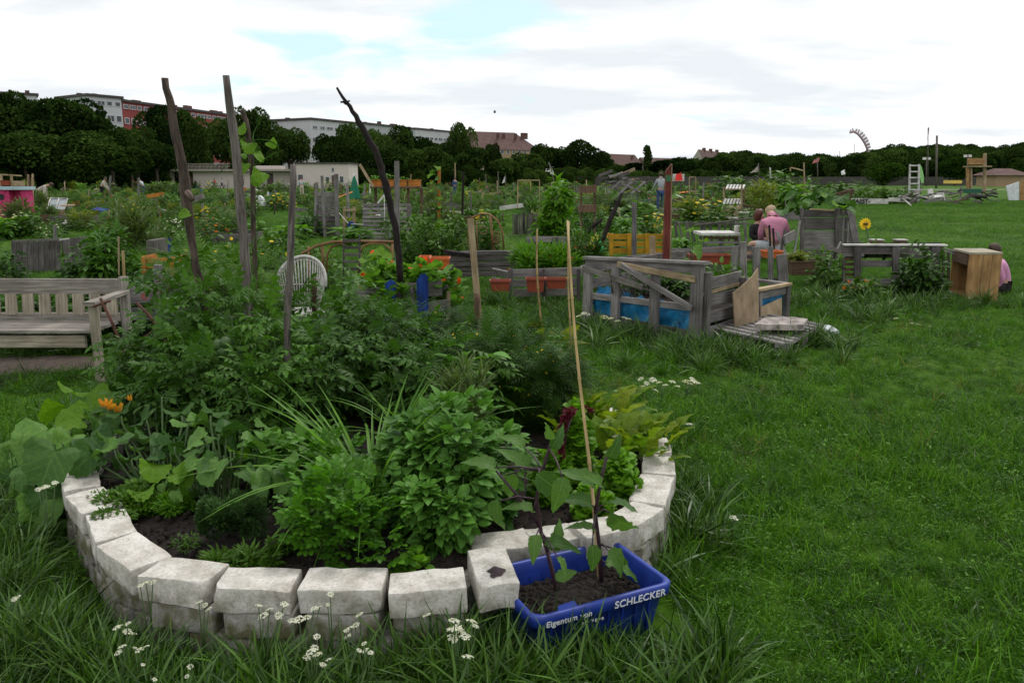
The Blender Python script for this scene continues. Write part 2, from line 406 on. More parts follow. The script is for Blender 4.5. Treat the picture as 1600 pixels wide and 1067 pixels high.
_tl = cut_leaf([(0, .01), (.14, .13), (.24, .25), (.33, .14), (.44, .22), (.55, .28), (.62, .15), (.75, .17), (.86, .08), (1, .004)], 1, .28)
_tls = cut_leaf([(0, .01), (.2, .22), (.38, .14), (.55, .24), (.72, .12), (1, .004)], 1, .26)
T_TOM = merge([(rach(.8, .012, .12), 1, 0, (0, 0, 0), 0), (_tl, .42, 0, (0, .62, -.07), -.25)] +
              [(_tl, s, sg * a, (0, y, z), -.3) for y, s, a, z in ((.52, .34, 1.15, -.04), (.34, .32, 1.3, -.02), (.16, .22, 1.45, 0)) for sg in (1, -1)] +
              [(_tls, .12, sg * 1.4, (0, y, 0), -.2) for y in (.43, .25) for sg in (1, -1)])
_pl = cut_leaf([(0, .02), (.25, .16), (.38, .30), (.5, .18), (.62, .38), (.78, .2), (.9, .22), (1, .03)], 1, .3)
T_PARS = merge([(rach(.75, .012, .05), 1, 0, (0, 0, 0), 0), (_pl, .38, 0, (0, .66, -.03), -.1)] + [(_pl, s, sg * a, (0, y, 0), -.1) for y, s, a in ((.62, .32, .9), (.42, .36, 1.1)) for sg in (1, -1)])
T_MINT = ovate(6, .37, .42, .1, .28, ser=.07)
T_OV = ovate(3, .24, .42, .12, .3)
T_OV5 = ovate(6, .23, .4, .14, .45, wave=.01)
T_EGG = ovate(10, .30, .38, .14, .75, wave=.055, ser=.06)
T_CHARD = ovate(9, .25, .6, .14, .35, wave=.06, ser=.06)
T_NARROW = ovate(3, .075, .4, .1, .3)
T_TINY = ovate(2, .2, .5, .1, .1)
T_SQ = [lobed(30, 5, .11, .045, .16 + .05 * s, .6, .12 + .06 * s, s) for s in (1, 2, 3, 4)]
T_NAST = lobed(14, 7, .05, 0, .10, .1, .02, 5)
T_ROUND = lobed(18, 3, .22, .03, .12, .5, .3, 7)
T_FEATH = merge([(rach(1, .01, .3), 1, 0, (0, 0, 0), 0)] + [(T_NARROW, .38 - .2 * y, sg * .85, (0, y, -.3 * y * y), -.1) for y in (.12, .27, .42, .57, .72, .86) for sg in (1, -1)])
T_BLADE = T([(-.012, 0, 0), (.012, 0, 0), (-.013, .3, -.02), (.013, .3, -.02), (-.011, .6, -.12), (.011, .6, -.12), (-.007, .85, -.28), (.007, .85, -.28), (0, 1.0, -.45)],
            [(0, 1, 3, 2), (2, 3, 5, 4), (4, 5, 7, 6), (6, 7, 8)], [(0, 0), (0, 0), (0, .3), (0, .3), (0, .6), (0, .6), (0, .85), (0, .85), (0, 1)])
def petal_disc(k=5, r=.5, hw=.3, up=.3):
    v, uv, f = [], [], []
    for i in range(k):
        a = 2 * math.pi * i / k; b = len(v); c, s = math.cos(a), math.sin(a)
        for x, y, z in ((0, 0, 0), (-hw * .7, r * .6, up * .5), (0, r, up * .6), (hw * .7, r * .6, up * .5)):
            v.append((x * c - y * s, x * s + y * c, z)); uv.append((x, y))
        f.append((b, b + 3, b + 2, b + 1))
    return T(v, f, uv)
T_FLOWER = petal_disc()
T_DAISY = petal_disc(12, .5, .12, .1)

def leaf_mesh(name, groups, mat):
    """groups: (template, P Nx3, D Nx3 leaf direction, U Nx3 up hint, S N sizes, var N or None) -> ONE mesh"""
    vs, uvs, var, loops, starts, tot = [], [], [], [], [], 0
    luv = []; nf = 0; lo = 0
    for tp, P, D, U, S, va in groups:
        P = np.asarray(P, float); n = len(P)
        if n == 0: continue
        D = np.asarray(D, float); D = D / (np.linalg.norm(D, axis=1, keepdims=True) + 1e-9)
        U = np.asarray(U, float)
        X = np.cross(D, U); X /= (np.linalg.norm(X, axis=1, keepdims=True) + 1e-9); Z = np.cross(X, D)
        S = np.asarray(S, float).reshape(-1, 1, 1)
        tv = tp.v
        co = (tv[None, :, 0:1] * X[:, None, :] + tv[None, :, 1:2] * D[:, None, :] + tv[None, :, 2:3] * Z[:, None, :]) * S + P[:, None, :]
        k = len(tv); vs.append(co.reshape(-1, 3))
        va = rng.random(n) if va is None else np.asarray(va, float)
        var.append(np.repeat(va, k))
        fl = np.concatenate([np.array(f) for f in tp.f]); sz = np.array([len(f) for f in tp.f])
        base = tot + np.arange(n)[:, None] * k
        loops.append((base + fl[None, :]).reshape(-1)); luv.append(np.tile(tp.uv[fl], (n, 1)))
        starts.append(np.tile(sz, n)); tot += n * k
    vs = np.concatenate(vs); loops = np.concatenate(loops); sizes = np.concatenate(starts); luv = np.concatenate(luv); var = np.concatenate(var)
    me = bpy.data.meshes.new(name)
    me.vertices.add(len(vs)); me.vertices.foreach_set('co', vs.reshape(-1))
    me.loops.add(len(loops)); me.loops.foreach_set('vertex_index', loops.astype(np.int32))
    me.polygons.add(len(sizes)); me.polygons.foreach_set('loop_start', np.concatenate([[0], np.cumsum(sizes)[:-1]]).astype(np.int32))
    me.update(calc_edges=True)
    ul = me.uv_layers.new(name='UVMap'); ul.data.foreach_set('uv', luv.reshape(-1))
    at = me.attributes.new('var', 'FLOAT', 'POINT'); at.data.foreach_set('value', var)
    me.polygons.foreach_set('use_smooth', np.ones(len(sizes), bool))
    me.materials.append(mat); me.update()
    return me
def unit(n):
    a = rng.normal(size=(n, 3)); return a / np.linalg.norm(a, axis=1, keepdims=True)
def dome(n, rx, ry, h, clumps=9, cr=.42, z0=.12, shell=.6):
    """leaf points and outward directions of an uneven dome made of clumps; local coords, base at origin"""
    th = rng.random(clumps) * 6.283; rr = np.sqrt(rng.random(clumps)) * .68; zz = z0 + rng.random(clumps) * (.95 - z0) * (1 - .35 * rr)
    C = np.stack([rr * np.cos(th), rr * np.sin(th), zz - cr * .35], 1)
    R_ = cr * rng.uniform(.6, 1.15, clumps)
    k = rng.integers(0, clumps, n); u = unit(n); rad = R_[k] * (shell + (1 - shell) * rng.random(n) ** .5)
    P = C[k] + u * rad[:, None]
    ok = P[:, 2] > .01; P = P[ok]; u = u[ok]; k = k[ok]
    Dn = u + 0.35 * (P * np.array([1, 1, .2]))
    P = P * np.array([rx, ry, h])
    return P, Dn, C * np.array([rx, ry, h]), k
def bush_meshes(name, rx, ry, h, tmpl, size, n, mat, stemmat=None, clumps=9, cr=.42, droop=.35, up=.3, extra=None, sv=.35, z0=.12, tone=None):
    P, Dn, C, k = dome(n, rx, ry, h, clumps, cr, z0)
    m = len(P); D = Dn * np.array([1, 1, .45]); D[:, 2] += up - droop * rng.random(m); D += rng.normal(size=(m, 3)) * .28
    U = np.tile([0, 0, 1.0], (m, 1)) + rng.normal(size=(m, 3)) * .3
    S = size * rng.uniform(1 - sv, 1 + sv, m)
    cv = rng.random(len(C))[k]; va = np.clip(.25 * rng.random(m) + .35 * cv + .4 * np.clip(P[:, 2] / h, 0, 1), 0, 1) if tone is None else tone(P, m)  # height term paints lower leaves darker, standing in for shade between plants
    gr = [(tmpl, P, D, U, S, va)]
    if isinstance(tmpl, (list, tuple)):
        q = len(tmpl); gr = [(tmpl[i], P[i::q], D[i::q], U[i::q], S[i::q], va[i::q]) for i in range(q)]
    me = leaf_mesh(name, gr, mat)
    sm = None
    if stemmat:
        b = MB()
        for c in C:
            p0 = V((c[0] * .25, c[1] * .25, 0)); p1 = V(c); mid = p0.lerp(p1, .5) + V((random.uniform(-.03, .03), random.uniform(-.03, .03), .02))
            r = max(.003, .012 * h); b.tube([p0, mid, p1 + V((0, 0, .05 * h))], [r, r * .7, r * .35], 5)
        sm = b
    return me, sm
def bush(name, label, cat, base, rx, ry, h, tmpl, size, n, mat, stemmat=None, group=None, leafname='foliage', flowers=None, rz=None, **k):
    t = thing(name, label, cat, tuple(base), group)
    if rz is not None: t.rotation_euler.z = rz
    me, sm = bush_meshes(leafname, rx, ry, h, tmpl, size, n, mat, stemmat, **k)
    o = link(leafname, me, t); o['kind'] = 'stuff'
    if sm:
        s = sm.build('stem', stemmat, None, smooth=True); s.parent = t; s['kind'] = 'stuff'
    if flowers:
        fm, fn, fs, ft = flowers
        P, Dn, C, kk = dome(fn * 2, rx, ry, h, 9, .42, .45); P = P[:fn]
        P = P * 1.04; m = len(P)
        U = rng.normal(size=(m, 3)) * .3 + np.array([0, -.5, 0.6])
        D = np.cross(U, rng.normal(size=(m, 3)))
        fo = link('blossom', leaf_mesh('blossom', [(ft, P, D, U, fs * rng.uniform(.7, 1.2, m), None)], fm), t); fo['kind'] = 'stuff'
    return t

# leaf materials
G = {}
G['tomato'] = leafmat('tomato_leaf', (.014, .044, .007), (.085, .185, .028), .22, .42, .12)
G['squash'] = leafmat('squash_leaf', (.028, .075, .024), (.13, .235, .075), .2, .55, .10, vscale=6)
G['squashy'] = leafmat('young_squash_leaf', (.08, .17, .012), (.15, .26, .025), .35, .6, .10, vscale=6)
G['mint'] = leafmat('mint_leaf', (.016, .06, .011), (.15, .31, .075), .22, .48, .25)
G['parsley'] = leafmat('parsley_leaf', (.022, .075, .007), (.125, .29, .03), .25, .45, .0)
G['egg'] = leafmat('aubergine_leaf', (.045, .10, .03), (.10, .18, .06), .3, .5, .3)
G['dark'] = leafmat('dark_green_leaf', (.008, .024, .005), (.055, .125, .02), .16, .5, 0)
G['mid'] = leafmat('mid_green_leaf', (.018, .05, .007), (.105, .20, .028), .2, .5, 0)
G['bright'] = leafmat('bright_green_leaf', (.05, .13, .012), (.14, .28, .03), .35, .45, 0)
G['nast'] = leafmat('nasturtium_leaf', (.07, .17, .03), (.17, .30, .06), .35, .45, .15)
G['lettuce'] = leafmat('lettuce_leaf', (.07, .17, .012), (.18, .34, .03), .4, .4, .15)
G['chard'] = leafmat('chard_leaf', (.085, .17, .012), (.22, .25, .03), .42, .35, .2)
G['yellow'] = leafmat('yellowish_leaf', (.09, .12, .025), (.21, .21, .05), .4, .5, 0)
G['lemon'] = leafmat('lemongrass_blade', (.05, .13, .02), (.16, .30, .07), .35, .4, 0)
G['thyme'] = leafmat('thyme_leaf', (.018, .045, .016), (.07, .14, .055), .15, .6, 0)
G['olive'] = leafmat('grey_green_leaf', (.045, .065, .038), (.14, .18, .095), .25, .6, 0)
G['stem'] = plain('green_stem', (.05, .10, .025), .5, .3)
G['pstem'] = plain('purple_stem', (.045, .02, .03), .45, .3)
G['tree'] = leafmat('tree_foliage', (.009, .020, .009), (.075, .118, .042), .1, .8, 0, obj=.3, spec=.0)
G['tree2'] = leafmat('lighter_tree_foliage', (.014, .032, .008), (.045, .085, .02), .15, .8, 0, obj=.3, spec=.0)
G['fo'] = leafmat('orange_petal', (.75, .12, .01), (.85, .25, .02), .3, .5, 0)
G['fr'] = leafmat('red_orange_petal', (.70, .045, .01), (.80, .12, .01), .3, .5, 0)
G['fy'] = leafmat('yellow_petal', (.75, .5, .02), (.85, .62, .05), .3, .5, 0)
G['fw'] = leafmat('white_petal', (.7, .7, .62), (.85, .85, .8), .25, .5, 0)
G['fp'] = leafmat('purple_petal', (.12, .02, .14), (.25, .05, .28), .3, .5, 0)
G['fpk'] = leafmat('pink_petal', (.55, .06, .15), (.7, .2, .3), .3, .5, 0)
G['maroon'] = leafmat('amaranth', (.07, .006, .012), (.16, .015, .03), .15, .5, 0)

# ---------------------------------------------------------------- ground


def make_ground():
    # one sheet to the horizon; finer rings near the camera
    m = MB(); xs = [-2500, -900, -300, -120, -50, -25] + [x for x in np.linspace(-12, 12, 25)] + [25, 50, 120, 300, 900, 2500]
    ys = [-60, -10] + [y for y in np.linspace(0, 16, 17)] + [20, 26, 34, 45, 60, 90, 140, 220, 400, 800, 3500]
    vs = [(x, y, 0.0) for y in ys for x in xs]; nx = len(xs)
    fs = [(j * nx + i, j * nx + i + 1, (j + 1) * nx + i + 1, (j + 1) * nx + i) for j in range(len(ys) - 1) for i in range(nx - 1)]
    m.add(vs, fs, [[(vs[i][0], vs[i][1]) for i in f] for f in fs])
    mt, nt, ns, ls, bs = newmat('grassland')
    tc = ns.new('ShaderNodeTexCoord')
    a = ns.new('ShaderNodeTexNoise'); a.inputs['Scale'].default_value = .35; a.inputs['Detail'].default_value = 8; a.inputs['Roughness'].default_value = .62; ls.new(tc.outputs['Object'], a.inputs['Vector'])
    b = ns.new('ShaderNodeTexNoise'); b.inputs['Scale'].default_value = 14; b.inputs['Detail'].default_value = 8; b.inputs['Roughness'].default_value = .7
    mp = ns.new('ShaderNodeMapping'); mp.inputs['Scale'].default_value = (1, .6, 1); ls.new(tc.outputs['Object'], mp.inputs[0]); ls.new(mp.outputs[0], b.inputs['Vector'])
    r1 = ramp(ns, [(.32, (.032, .09, .005)), (.5, (.055, .13, .008)), (.68, (.085, .155, .014))]); ls.new(a.outputs[0], r1.inputs[0])
    r2 = ramp(ns, [(.3, (.35, .38, .3)), (.6, (1.1, 1.1, 1))]); ls.new(b.outputs[0], r2.inputs[0])
    mx = ns.new('ShaderNodeMixRGB'); mx.blend_type = 'MULTIPLY'; mx.inputs[0].default_value = 1; ls.new(r1.outputs[0], mx.inputs[1]); ls.new(r2.outputs[0], mx.inputs[2])
    ls.new(mx.outputs[0], bs.inputs['Base Color']); bs.inputs['Roughness'].default_value = .9; bs.inputs['Specular IOR Level'].default_value = .1
    bp = ns.new('ShaderNodeBump'); bp.inputs['Strength'].default_value = .9; bp.inputs['Distance'].default_value = .05; ls.new(b.outputs[0], bp.inputs['Height']); ls.new(bp.outputs[0], bs.inputs['Normal'])
    o = m.build('ground', mt); o['kind'] = 'structure'
make_ground()

# ---------------------------------------------------------------- grass: tufts instanced by geometry nodes
def tuft(name, n, rad, h0, h1, lean, mat, bw=.006, clover=0):
    P = np.stack([rng.normal(size=n) * rad * .5, rng.normal(size=n) * rad * .5, np.zeros(n)], 1)
    D = np.stack([rng.normal(size=n) * lean, rng.normal(size=n) * lean, np.ones(n)], 1)
    U = np.stack([rng.normal(size=n), rng.normal(size=n), np.full(n, .2)], 1)
    g = [(BL[k], P[k::3], D[k::3], U[k::3], rng.uniform(h0, h1, len(P[k::3])), None) for k in range(3)]
    if clover:
        c = clover; Pc = np.stack([rng.normal(size=c) * rad * .6, rng.normal(size=c) * rad * .6, rng.uniform(.01, h0 * .8, c)], 1)
        g.append((T_TINY, Pc, unit(c) * np.array([1, 1, .2]), np.tile([0, 0, 1.], (c, 1)) + rng.normal(size=(c, 3)) * .3, rng.uniform(.012, .026, c), None))
    me = leaf_mesh(name, g, mat)
    o = bpy.data.objects.new(name, me); return o
def blade(wd, bend):
    v, uv, f = [], [], []
    for i in range(4):
        t = i / 4; v += [(-wd * (1 - t * .5), t, -bend * t * t), (wd * (1 - t * .5), t, -bend * t * t)]; uv += [(0, t)] * 2
        if i: a = 2 * i - 2; f.append((a, a + 1, a + 3, a + 2))
    v.append((0, .96, -bend)); uv.append((0, 1)); f.append((6, 7, 8))
    return T(v, f, uv)
BL = [blade(.022, .2), blade(.018, .55), blade(.026, .95)]
G['grass'] = leafmat('grass_blade', (.030, .088, .007), (.12, .255, .024), .22, .45, 0, obj=.35, spec=.2)
G['longgrass'] = leafmat('long_grass_blade', (.016, .048, .008), (.09, .165, .035), .18, .4, 0, obj=.3, spec=.35)
G['drygrass'] = leafmat('dry_grass_blade', (.10, .12, .035), (.24, .21, .09), .3, .6, 0, obj=.3)
GRASS_SRC = {}
GRASS_SRC['lawn'] = [tuft('grass_tuft', 70, .09, .035, .085, .75, G['grass'], clover=26), tuft('grass_tuft', 80, .10, .03, .07, .95, G['grass'], clover=40),
                     tuft('grass_tuft', 60, .08, .05, .11, .6, G['grass'], clover=8), tuft('grass_tuft', 60, .09, .03, .06, 1.1, G['grass'], clover=70), tuft('grass_tuft', 40, .09, .05, .12, .8, G['longgrass'], clover=12)]
GRASS_SRC['long'] = [tuft('grass_tuft', 45, .05, .18, .36, .42, G['longgrass']), tuft('grass_tuft', 36, .07, .14, .30, .7, G['longgrass'], clover=16),
                     tuft('grass_tuft', 40, .06, .10, .24, .5, G['grass'], clover=20)]
GRASS_SRC['far'] = [tuft('grass_tuft', 60, .28, .05, .11, .7, G['grass']), tuft('grass_tuft', 60, .3, .06, .14, .8, G['grass']), tuft('grass_tuft', 50, .3, .06, .12, .7, G['longgrass'])]
GRASS_SRC['dry'] = [tuft('grass_tuft', 12, .08, .12, .3, .5, G['drygrass']), tuft('grass_tuft', 14, .1, .08, .2, .9, G['drygrass'])]
def scatter(name, P, S, sources, tilt=.12, parent=None, yaw=None):
    """ONE object of kind 'stuff': points on which geometry nodes set the tufts"""
    P = np.asarray(P, float); n = len(P)
    me = bpy.data.meshes.new(name); me.vertices.add(n); me.vertices.foreach_set('co', P.reshape(-1))
    rot = np.stack([rng.normal(size=n) * tilt, rng.normal(size=n) * tilt, rng.random(n) * 6.283 if yaw is None else yaw + rng.normal(size=n) * .5], 1)
    a = me.attributes.new('rot', 'FLOAT_VECTOR', 'POINT'); a.data.foreach_set('vector', rot.reshape(-1))
    a = me.attributes.new('scl', 'FLOAT', 'POINT'); a.data.foreach_set('value', np.asarray(S, float))
    a = me.attributes.new('idx', 'INT', 'POINT'); a.data.foreach_set('value', rng.integers(0, len(sources), n).astype(np.int32))
    o = link(name, me, parent); o['kind'] = 'stuff'
    ng = bpy.data.node_groups.new(name, 'GeometryNodeTree')
    ng.interface.new_socket('Geometry', in_out='INPUT', socket_type='NodeSocketGeometry'); ng.interface.new_socket('Geometry', in_out='OUTPUT', socket_type='NodeSocketGeometry')
    gi = ng.nodes.new('NodeGroupInput'); go = ng.nodes.new('NodeGroupOutput'); iop = ng.nodes.new('GeometryNodeInstanceOnPoints'); jn = ng.nodes.new('GeometryNodeJoinGeometry')
    for s in reversed(sources):
        oi = ng.nodes.new('GeometryNodeObjectInfo'); oi.inputs['Object'].default_value = s; oi.inputs['As Instance'].default_value = True
        ng.links.new(oi.outputs['Geometry'], jn.inputs[0])
    def attr(nm, dt):
        q = ng.nodes.new('GeometryNodeInputNamedAttribute'); q.data_type = dt; q.inputs[0].default_value = nm
        return q.outputs['Attribute']
    ng.links.new(gi.outputs[0], iop.inputs['Points']); ng.links.new(jn.outputs[0], iop.inputs['Instance'])
    iop.inputs['Pick Instance'].default_value = True
    ng.links.new(attr('idx', 'INT'), iop.inputs['Instance Index'])
    ng.links.new(attr('rot', 'FLOAT_VECTOR'), iop.inputs['Rotation']); ng.links.new(attr('scl', 'FLOAT'), iop.inputs['Scale'])
    ng.links.new(iop.outputs[0], go.inputs[0])
    md = o.modifiers.new('scatter', 'NODES'); md.node_group = ng
    return o
RING_C = V((-.62, 3.42, 0)); RING_R = 1.33
BLOCK = [(RING_C.x, RING_C.y, 1.2)]          # (x, y, r): no grass inside
def free(P):
    ok = np.ones(len(P), bool)
    for x, y, r in BLOCK: ok &= (P[:, 0] - x) ** 2 + (P[:, 1] - y) ** 2 > r * r
    return P[ok]
def frustum(n, y0, y1, pw=1.0, m=.4):
    """points spread evenly over the ground seen between y0 and y1"""
    y = np.sqrt(rng.random(n) * (y1 ** 2 - y0 ** 2) + y0 ** 2); x = rng.uniform(-.74, .92, n) * y + rng.uniform(-m, m, n)
    return np.stack([x, y, np.zeros(n)], 1)
def vnoise(P, s, seed):
    """cheap smooth noise 0..1 from a sum of sines"""
    r = np.random.default_rng(seed); a = np.zeros(len(P))
    for i in range(6):
        k = r.normal(size=2) * s * (1 + i * .5); a += np.sin(P[:, 0] * k[0] + P[:, 1] * k[1] + r.random() * 6.28) / (1 + i * .35)
    return 1 / (1 + np.exp(-a))
def lay_grass():
    P = free(np.concatenate([frustum(7400, 1.3, 5, m=.6), frustum(18500, 5, 15)]))
    q = vnoise(P, 1.6, 3); S = .5 + .65 * q
    scatter('lawn_grass', P, S * rng.uniform(.7, 1.25, len(P)), GRASS_SRC['lawn'], .2)
    P = frustum(29000, 14, 60); q = vnoise(P, .5, 5)
    scatter('meadow_grass', P, (.6 + .7 * q) * rng.uniform(.7, 1.2, len(P)), GRASS_SRC['far'], .15)
    # dry wisps over the lawn
    P = free(frustum(500, 3.5, 13)); P = P[vnoise(P, 1.1, 9) > .70]
    scatter('dry_grass', P, rng.uniform(.25, .5, len(P)), GRASS_SRC['dry'], .3)
# ---------------------------------------------------------------- far setting: houses, trees, low white building
M['wallw'] = plain('white_render', (.52, .53, .54), .9, .08, .15)
M['wallw2'] = plain('grey_render', (.40, .42, .43), .9, .08, .15)
M['wallr'] = plain('red_render', (.26, .055, .05), .9, .12, .15)
M['wally'] = plain('ochre_render', (.36, .25, .15), .9, .1, .15)
M['wallb'] = plain('beige_render', (.34, .31, .27), .9, .1, .15)
M['pav'] = plain('pale_pink_render', (.56, .49, .46), .9, .06, .3)
M['roofr'] = plain('brown_roof_tiles', (.10, .055, .048), .9, .25, .8)
M['roofg'] = plain('dark_roof_edge', (.07, .06, .058), .9, .2, .8)
M['brick'] = plain('chimney_brick', (.11, .06, .05), .9, .25, 2)
M['frame'] = plain('window_frame_white', (.55, .56, .56), .6, .05)
M['doorb'] = plain('brown_door', (.10, .065, .06), .7, .2, 3)
def glassmat():
    m, nt, ns, ls, bs = newmat('window_glass'); bs.inputs['Base Color'].default_value = (.03, .035, .045, 1); bs.inputs['Roughness'].default_value = .12; bs.inputs['Specular IOR Level'].default_value = .6
    return m
M['glass'] = glassmat()
def window(par, c, a, nrm, w, h, mats=('frame', 'glass')):
    """c centre on the wall, a direction along the wall, nrm outward; frame part with a pane sub-part"""
    key = (round(w, 2), round(h, 2), mats, round(a.x, 3))
    if key not in WIN:
        m = MB(); t = .12; z = V((0, 0, 1)); o = nrm * .06
        for s in (-1, 1):
            m.beam(a * s * (w / 2 - t / 2) - z * h / 2 + o, a * s * (w / 2 - t / 2) + z * h / 2 + o, t, .12, up=nrm, ch=0)
            m.beam(-a * (w / 2 - t) + z * s * (h / 2 - t / 2) + o, a * (w / 2 - t) + z * s * (h / 2 - t / 2) + o, t, .12, up=nrm, ch=0)
        if w > 1.5: m.beam(-z * (h / 2 - t) + o, z * (h / 2 - t) + o, t * .8, .10, up=nrm, ch=0)
        f = m.build('window', M[mats[0]]); g = MB(); g.beam(-z * (h / 2 - t) + nrm * .03, z * (h / 2 - t) + nrm * .03, w - 2 * t, .03, up=nrm, ch=0)
        p = g.build('pane', M[mats[1]], None); WIN[key] = (f.data, p.data); bpy.data.objects.remove(f); bpy.data.objects.remove(p)
    fd, pd = WIN[key]
    f = link('window', fd, par, c - world_of(par)); link('pane', pd, f)
WIN = {}
def block(name, label, p0, p1, depth, h, wall, roof='flat', floors=5, nwin=8, roofmat='roofg', chim=0, cat='building', fh=3.2, wsize=(1.5, 1.4), over=.4, first=1.6, rh=4, group=None, seewin=True):
    """long house: facade from p0 to p1 (ground points), depth behind it"""
    p0, p1 = V(p0), V(p1); a = (p1 - p0).normalized(); nrm = V((a.y, -a.x, 0)); Ln = (p1 - p0).length
    if nrm.y > 0: nrm = -nrm
    back = -nrm; t = thing(name, label, cat, tuple(p0), group)
    m = MB(); c0 = p0 + back * depth / 2; c1 = p1 + back * depth / 2; z = V((0, 0, 1))
    m.beam(c0 + z * h / 2, c1 + z * h / 2, depth, h, up=z, ch=0); m.build('wall', M[wall], t)
    if roof == 'flat':
        m = MB(); m.beam(c0 - a * over + z * (h + .25), c1 + a * over + z * (h + .25), depth + 2 * over, .5, up=z, ch=0); rf = m.build('roof', M[roofmat], t)
        top = h + .5
    else:
        m = MB(); e = over
        q = [c0 - a * e + nrm * (depth / 2 + e) + z * h, c1 + a * e + nrm * (depth / 2 + e) + z * h, c1 + a * e - nrm * (depth / 2 + e) + z * h, c0 - a * e - nrm * (depth / 2 + e) + z * h]
        hip = rh * .9 if roof == 'hip' else 0
        r0, r1 = c0 - a * (e - hip) + z * (h + rh), c1 + a * (e - hip) + z * (h + rh)
        m.add([*q, r0, r1], [(0, 1, 5, 4), (2, 3, 4, 5), (1, 2, 5), (3, 0, 4), (3, 2, 1, 0)]); rf = m.build('roof', M[roofmat], t); top = h + rh * .8
    for i in range(chim):
        f = (i + .5) / chim + random.uniform(-.03, .03); cw = random.choice((.8, 1.0, 2.4)); p = c0.lerp(c1, f) + nrm * random.uniform(-1, depth * .25)
        m = MB(); m.beam(p + z * (top - 1), p + z * (top + random.uniform(.5, 1.2)), cw, .9, up=nrm, ch=0); m.build('chimney', M['brick'], rf)
    if seewin:
        for fl in range(floors):
            for i in range(nwin):
                f = (i + .5) / nwin
                if fl == floors - 1 and roof == 'flat': hh = wsize[1] * .72
                else: hh = wsize[1]
                window(t, p0 + a * Ln * f + z * (first + fl * fh + .6) + nrm * 0, a, nrm, wsize[0] * (.85 if (i * 7 + fl) % 3 else 1.15), hh)
    return t, a, nrm, c0, c1
def G0(px, D): d = ray(px, 282); return V((d.x * D / d.y, D, 0))
def make_far():
    z = V((0, 0, 1))
    block('apartment_block', 'distant white apartment block showing above the trees at the far left', G0(8, 168), G0(72, 172), 12, 18.6, 'wallw', chim=3, nwin=5, floors=6, fh=3.05)
    block('apartment_block', 'narrow white end block joined to the left end of the red apartment block', G0(150, 170), G0(201, 176), 12, 18.4, 'wallw', chim=2, nwin=4, floors=6, fh=3.0)
    t, a, n, c0, c1 = block('apartment_block', 'long red apartment block with brick chimneys behind the trees', G0(201.5, 176.5), G0(388, 222), 12, 17.9, 'wallr', chim=9, nwin=22, floors=6, fh=2.95, wsize=(1.7, 1.3))
    t, a, n, c0, c1 = block('apartment_block', 'white apartment block whose tall bare gable end rises between the trees', G0(490, 214), G0(566, 232), 26, 16.9, 'wallw', chim=2, nwin=7, floors=5, fh=3.2, wsize=(2.2, 1.3))
    # projecting balconies of that block
    for fl in (2, 3):
        for i in (1, 2, 4, 5):
            p = G0(490, 214).lerp(G0(566, 232), (i + .5) / 7) + z * (2 + fl * 3.2 - .4) + n * .7
            m = MB(); m.beam(p - a * 1.5, p + a * 1.5, 1.3, .9, up=z, ch=0); m.build('balcony', M['wallb'], t)
    block('apartment_block', 'low white wing seen left of the tall gable end', G0(425, 222), G0(446, 224), 12, 15.5, 'wallw', nwin=2, floors=4)
    block('apartment_block', 'stepped white apartment block in the middle of the long row', G0(566.5, 235), G0(650, 262), 14, 17.3, 'wallw2', chim=5, nwin=11, floors=5, fh=3.2, wsize=(2.0, 1.3))
    block('apartment_block', 'last white apartment block at the right end of the row', G0(650.5, 265), G0(712, 285), 14, 17.6, 'wallw', chim=2, nwin=9, floors=5, fh=3.2, wsize=(2.0, 1.3))
    block('apartment_house', 'large ochre house with a brown hipped tile roof and chimneys', G0(724, 268), G0(842, 282), 16, 11.5, 'wally', roof='hip', roofmat='roofr', chim=7, nwin=13, floors=4, rh=6.2, fh=2.9, wsize=(1.2, 1.4))
    block('far_house', 'distant long house with a tiled roof left of the poplar', G0(948, 430), G0(1004, 455), 12, 9, 'wallb', roof='gable', roofmat='roofr', chim=3, nwin=8, floors=2, rh=6.5)
    block('far_house', 'very distant row house with a low dark roof right of the poplar', G0(1012, 470), G0(1084, 500), 12, 9, 'wallb', roof='gable', roofmat='roofr', chim=4, nwin=10, floors=2, rh=5.5)
    # gable-end house: ridge runs away from the camera
    p0, p1 = G0(1078, 400), G0(1098, 392)
    t = thing('far_house', 'distant house with a plain pale gable end facing the field', 'building', tuple(p0))
    a = (G0(1100, 392) - G0(1077, 400)); A = G0(1077, 400); B = G0(1101, 392); bk = (G0(1140, 440) - B)
    m = MB(); H, RH = 9.5, 6.5
    vs = [A, B, B + bk, A + bk]; vs = vs + [v + z * H for v in vs] + [(A + B) / 2 + z * (H + RH), (A + B) / 2 + bk + z * (H + RH)]
    m.add(vs, [(0, 1, 5, 8, 4), (1, 2, 6, 5), (2, 3, 7, 9, 6), (3, 0, 4, 7), (5, 6, 9, 8), (7, 4, 8, 9)]); m.build('wall', M['wallb'], t)
    m = MB(); o = z * .15; ov = (B - A).normalized() * .5
    m.add([v + o for v in (A - ov + z * (H - .5), A - ov + bk + z * (H - .5), (A + B) / 2 + bk + z * (H + RH), (A + B) / 2 + z * (H + RH), B + ov + z * (H - .5), B + ov + bk + z * (H - .5))], [(0, 3, 2, 1), (3, 4, 5, 2)]); r = m.build('roof', M['roofr'], t)
    for f in (.2, .45, .7): m = MB(); p = (A + B) / 2 + bk * f; m.beam(p + z * (H + RH - 1), p + z * (H + RH + 1.2), 1.6, 1, ch=0); m.build('chimney', M['brick'], r)
    # low white pavilion: long wing and a taller cube
    D = 150
    def gp(px, d=D): return G0(px, d)
    t = thing('pavilion', 'low pale flat-roofed pavilion with a long blank wall and a taller right part', 'building', tuple(gp(300)))
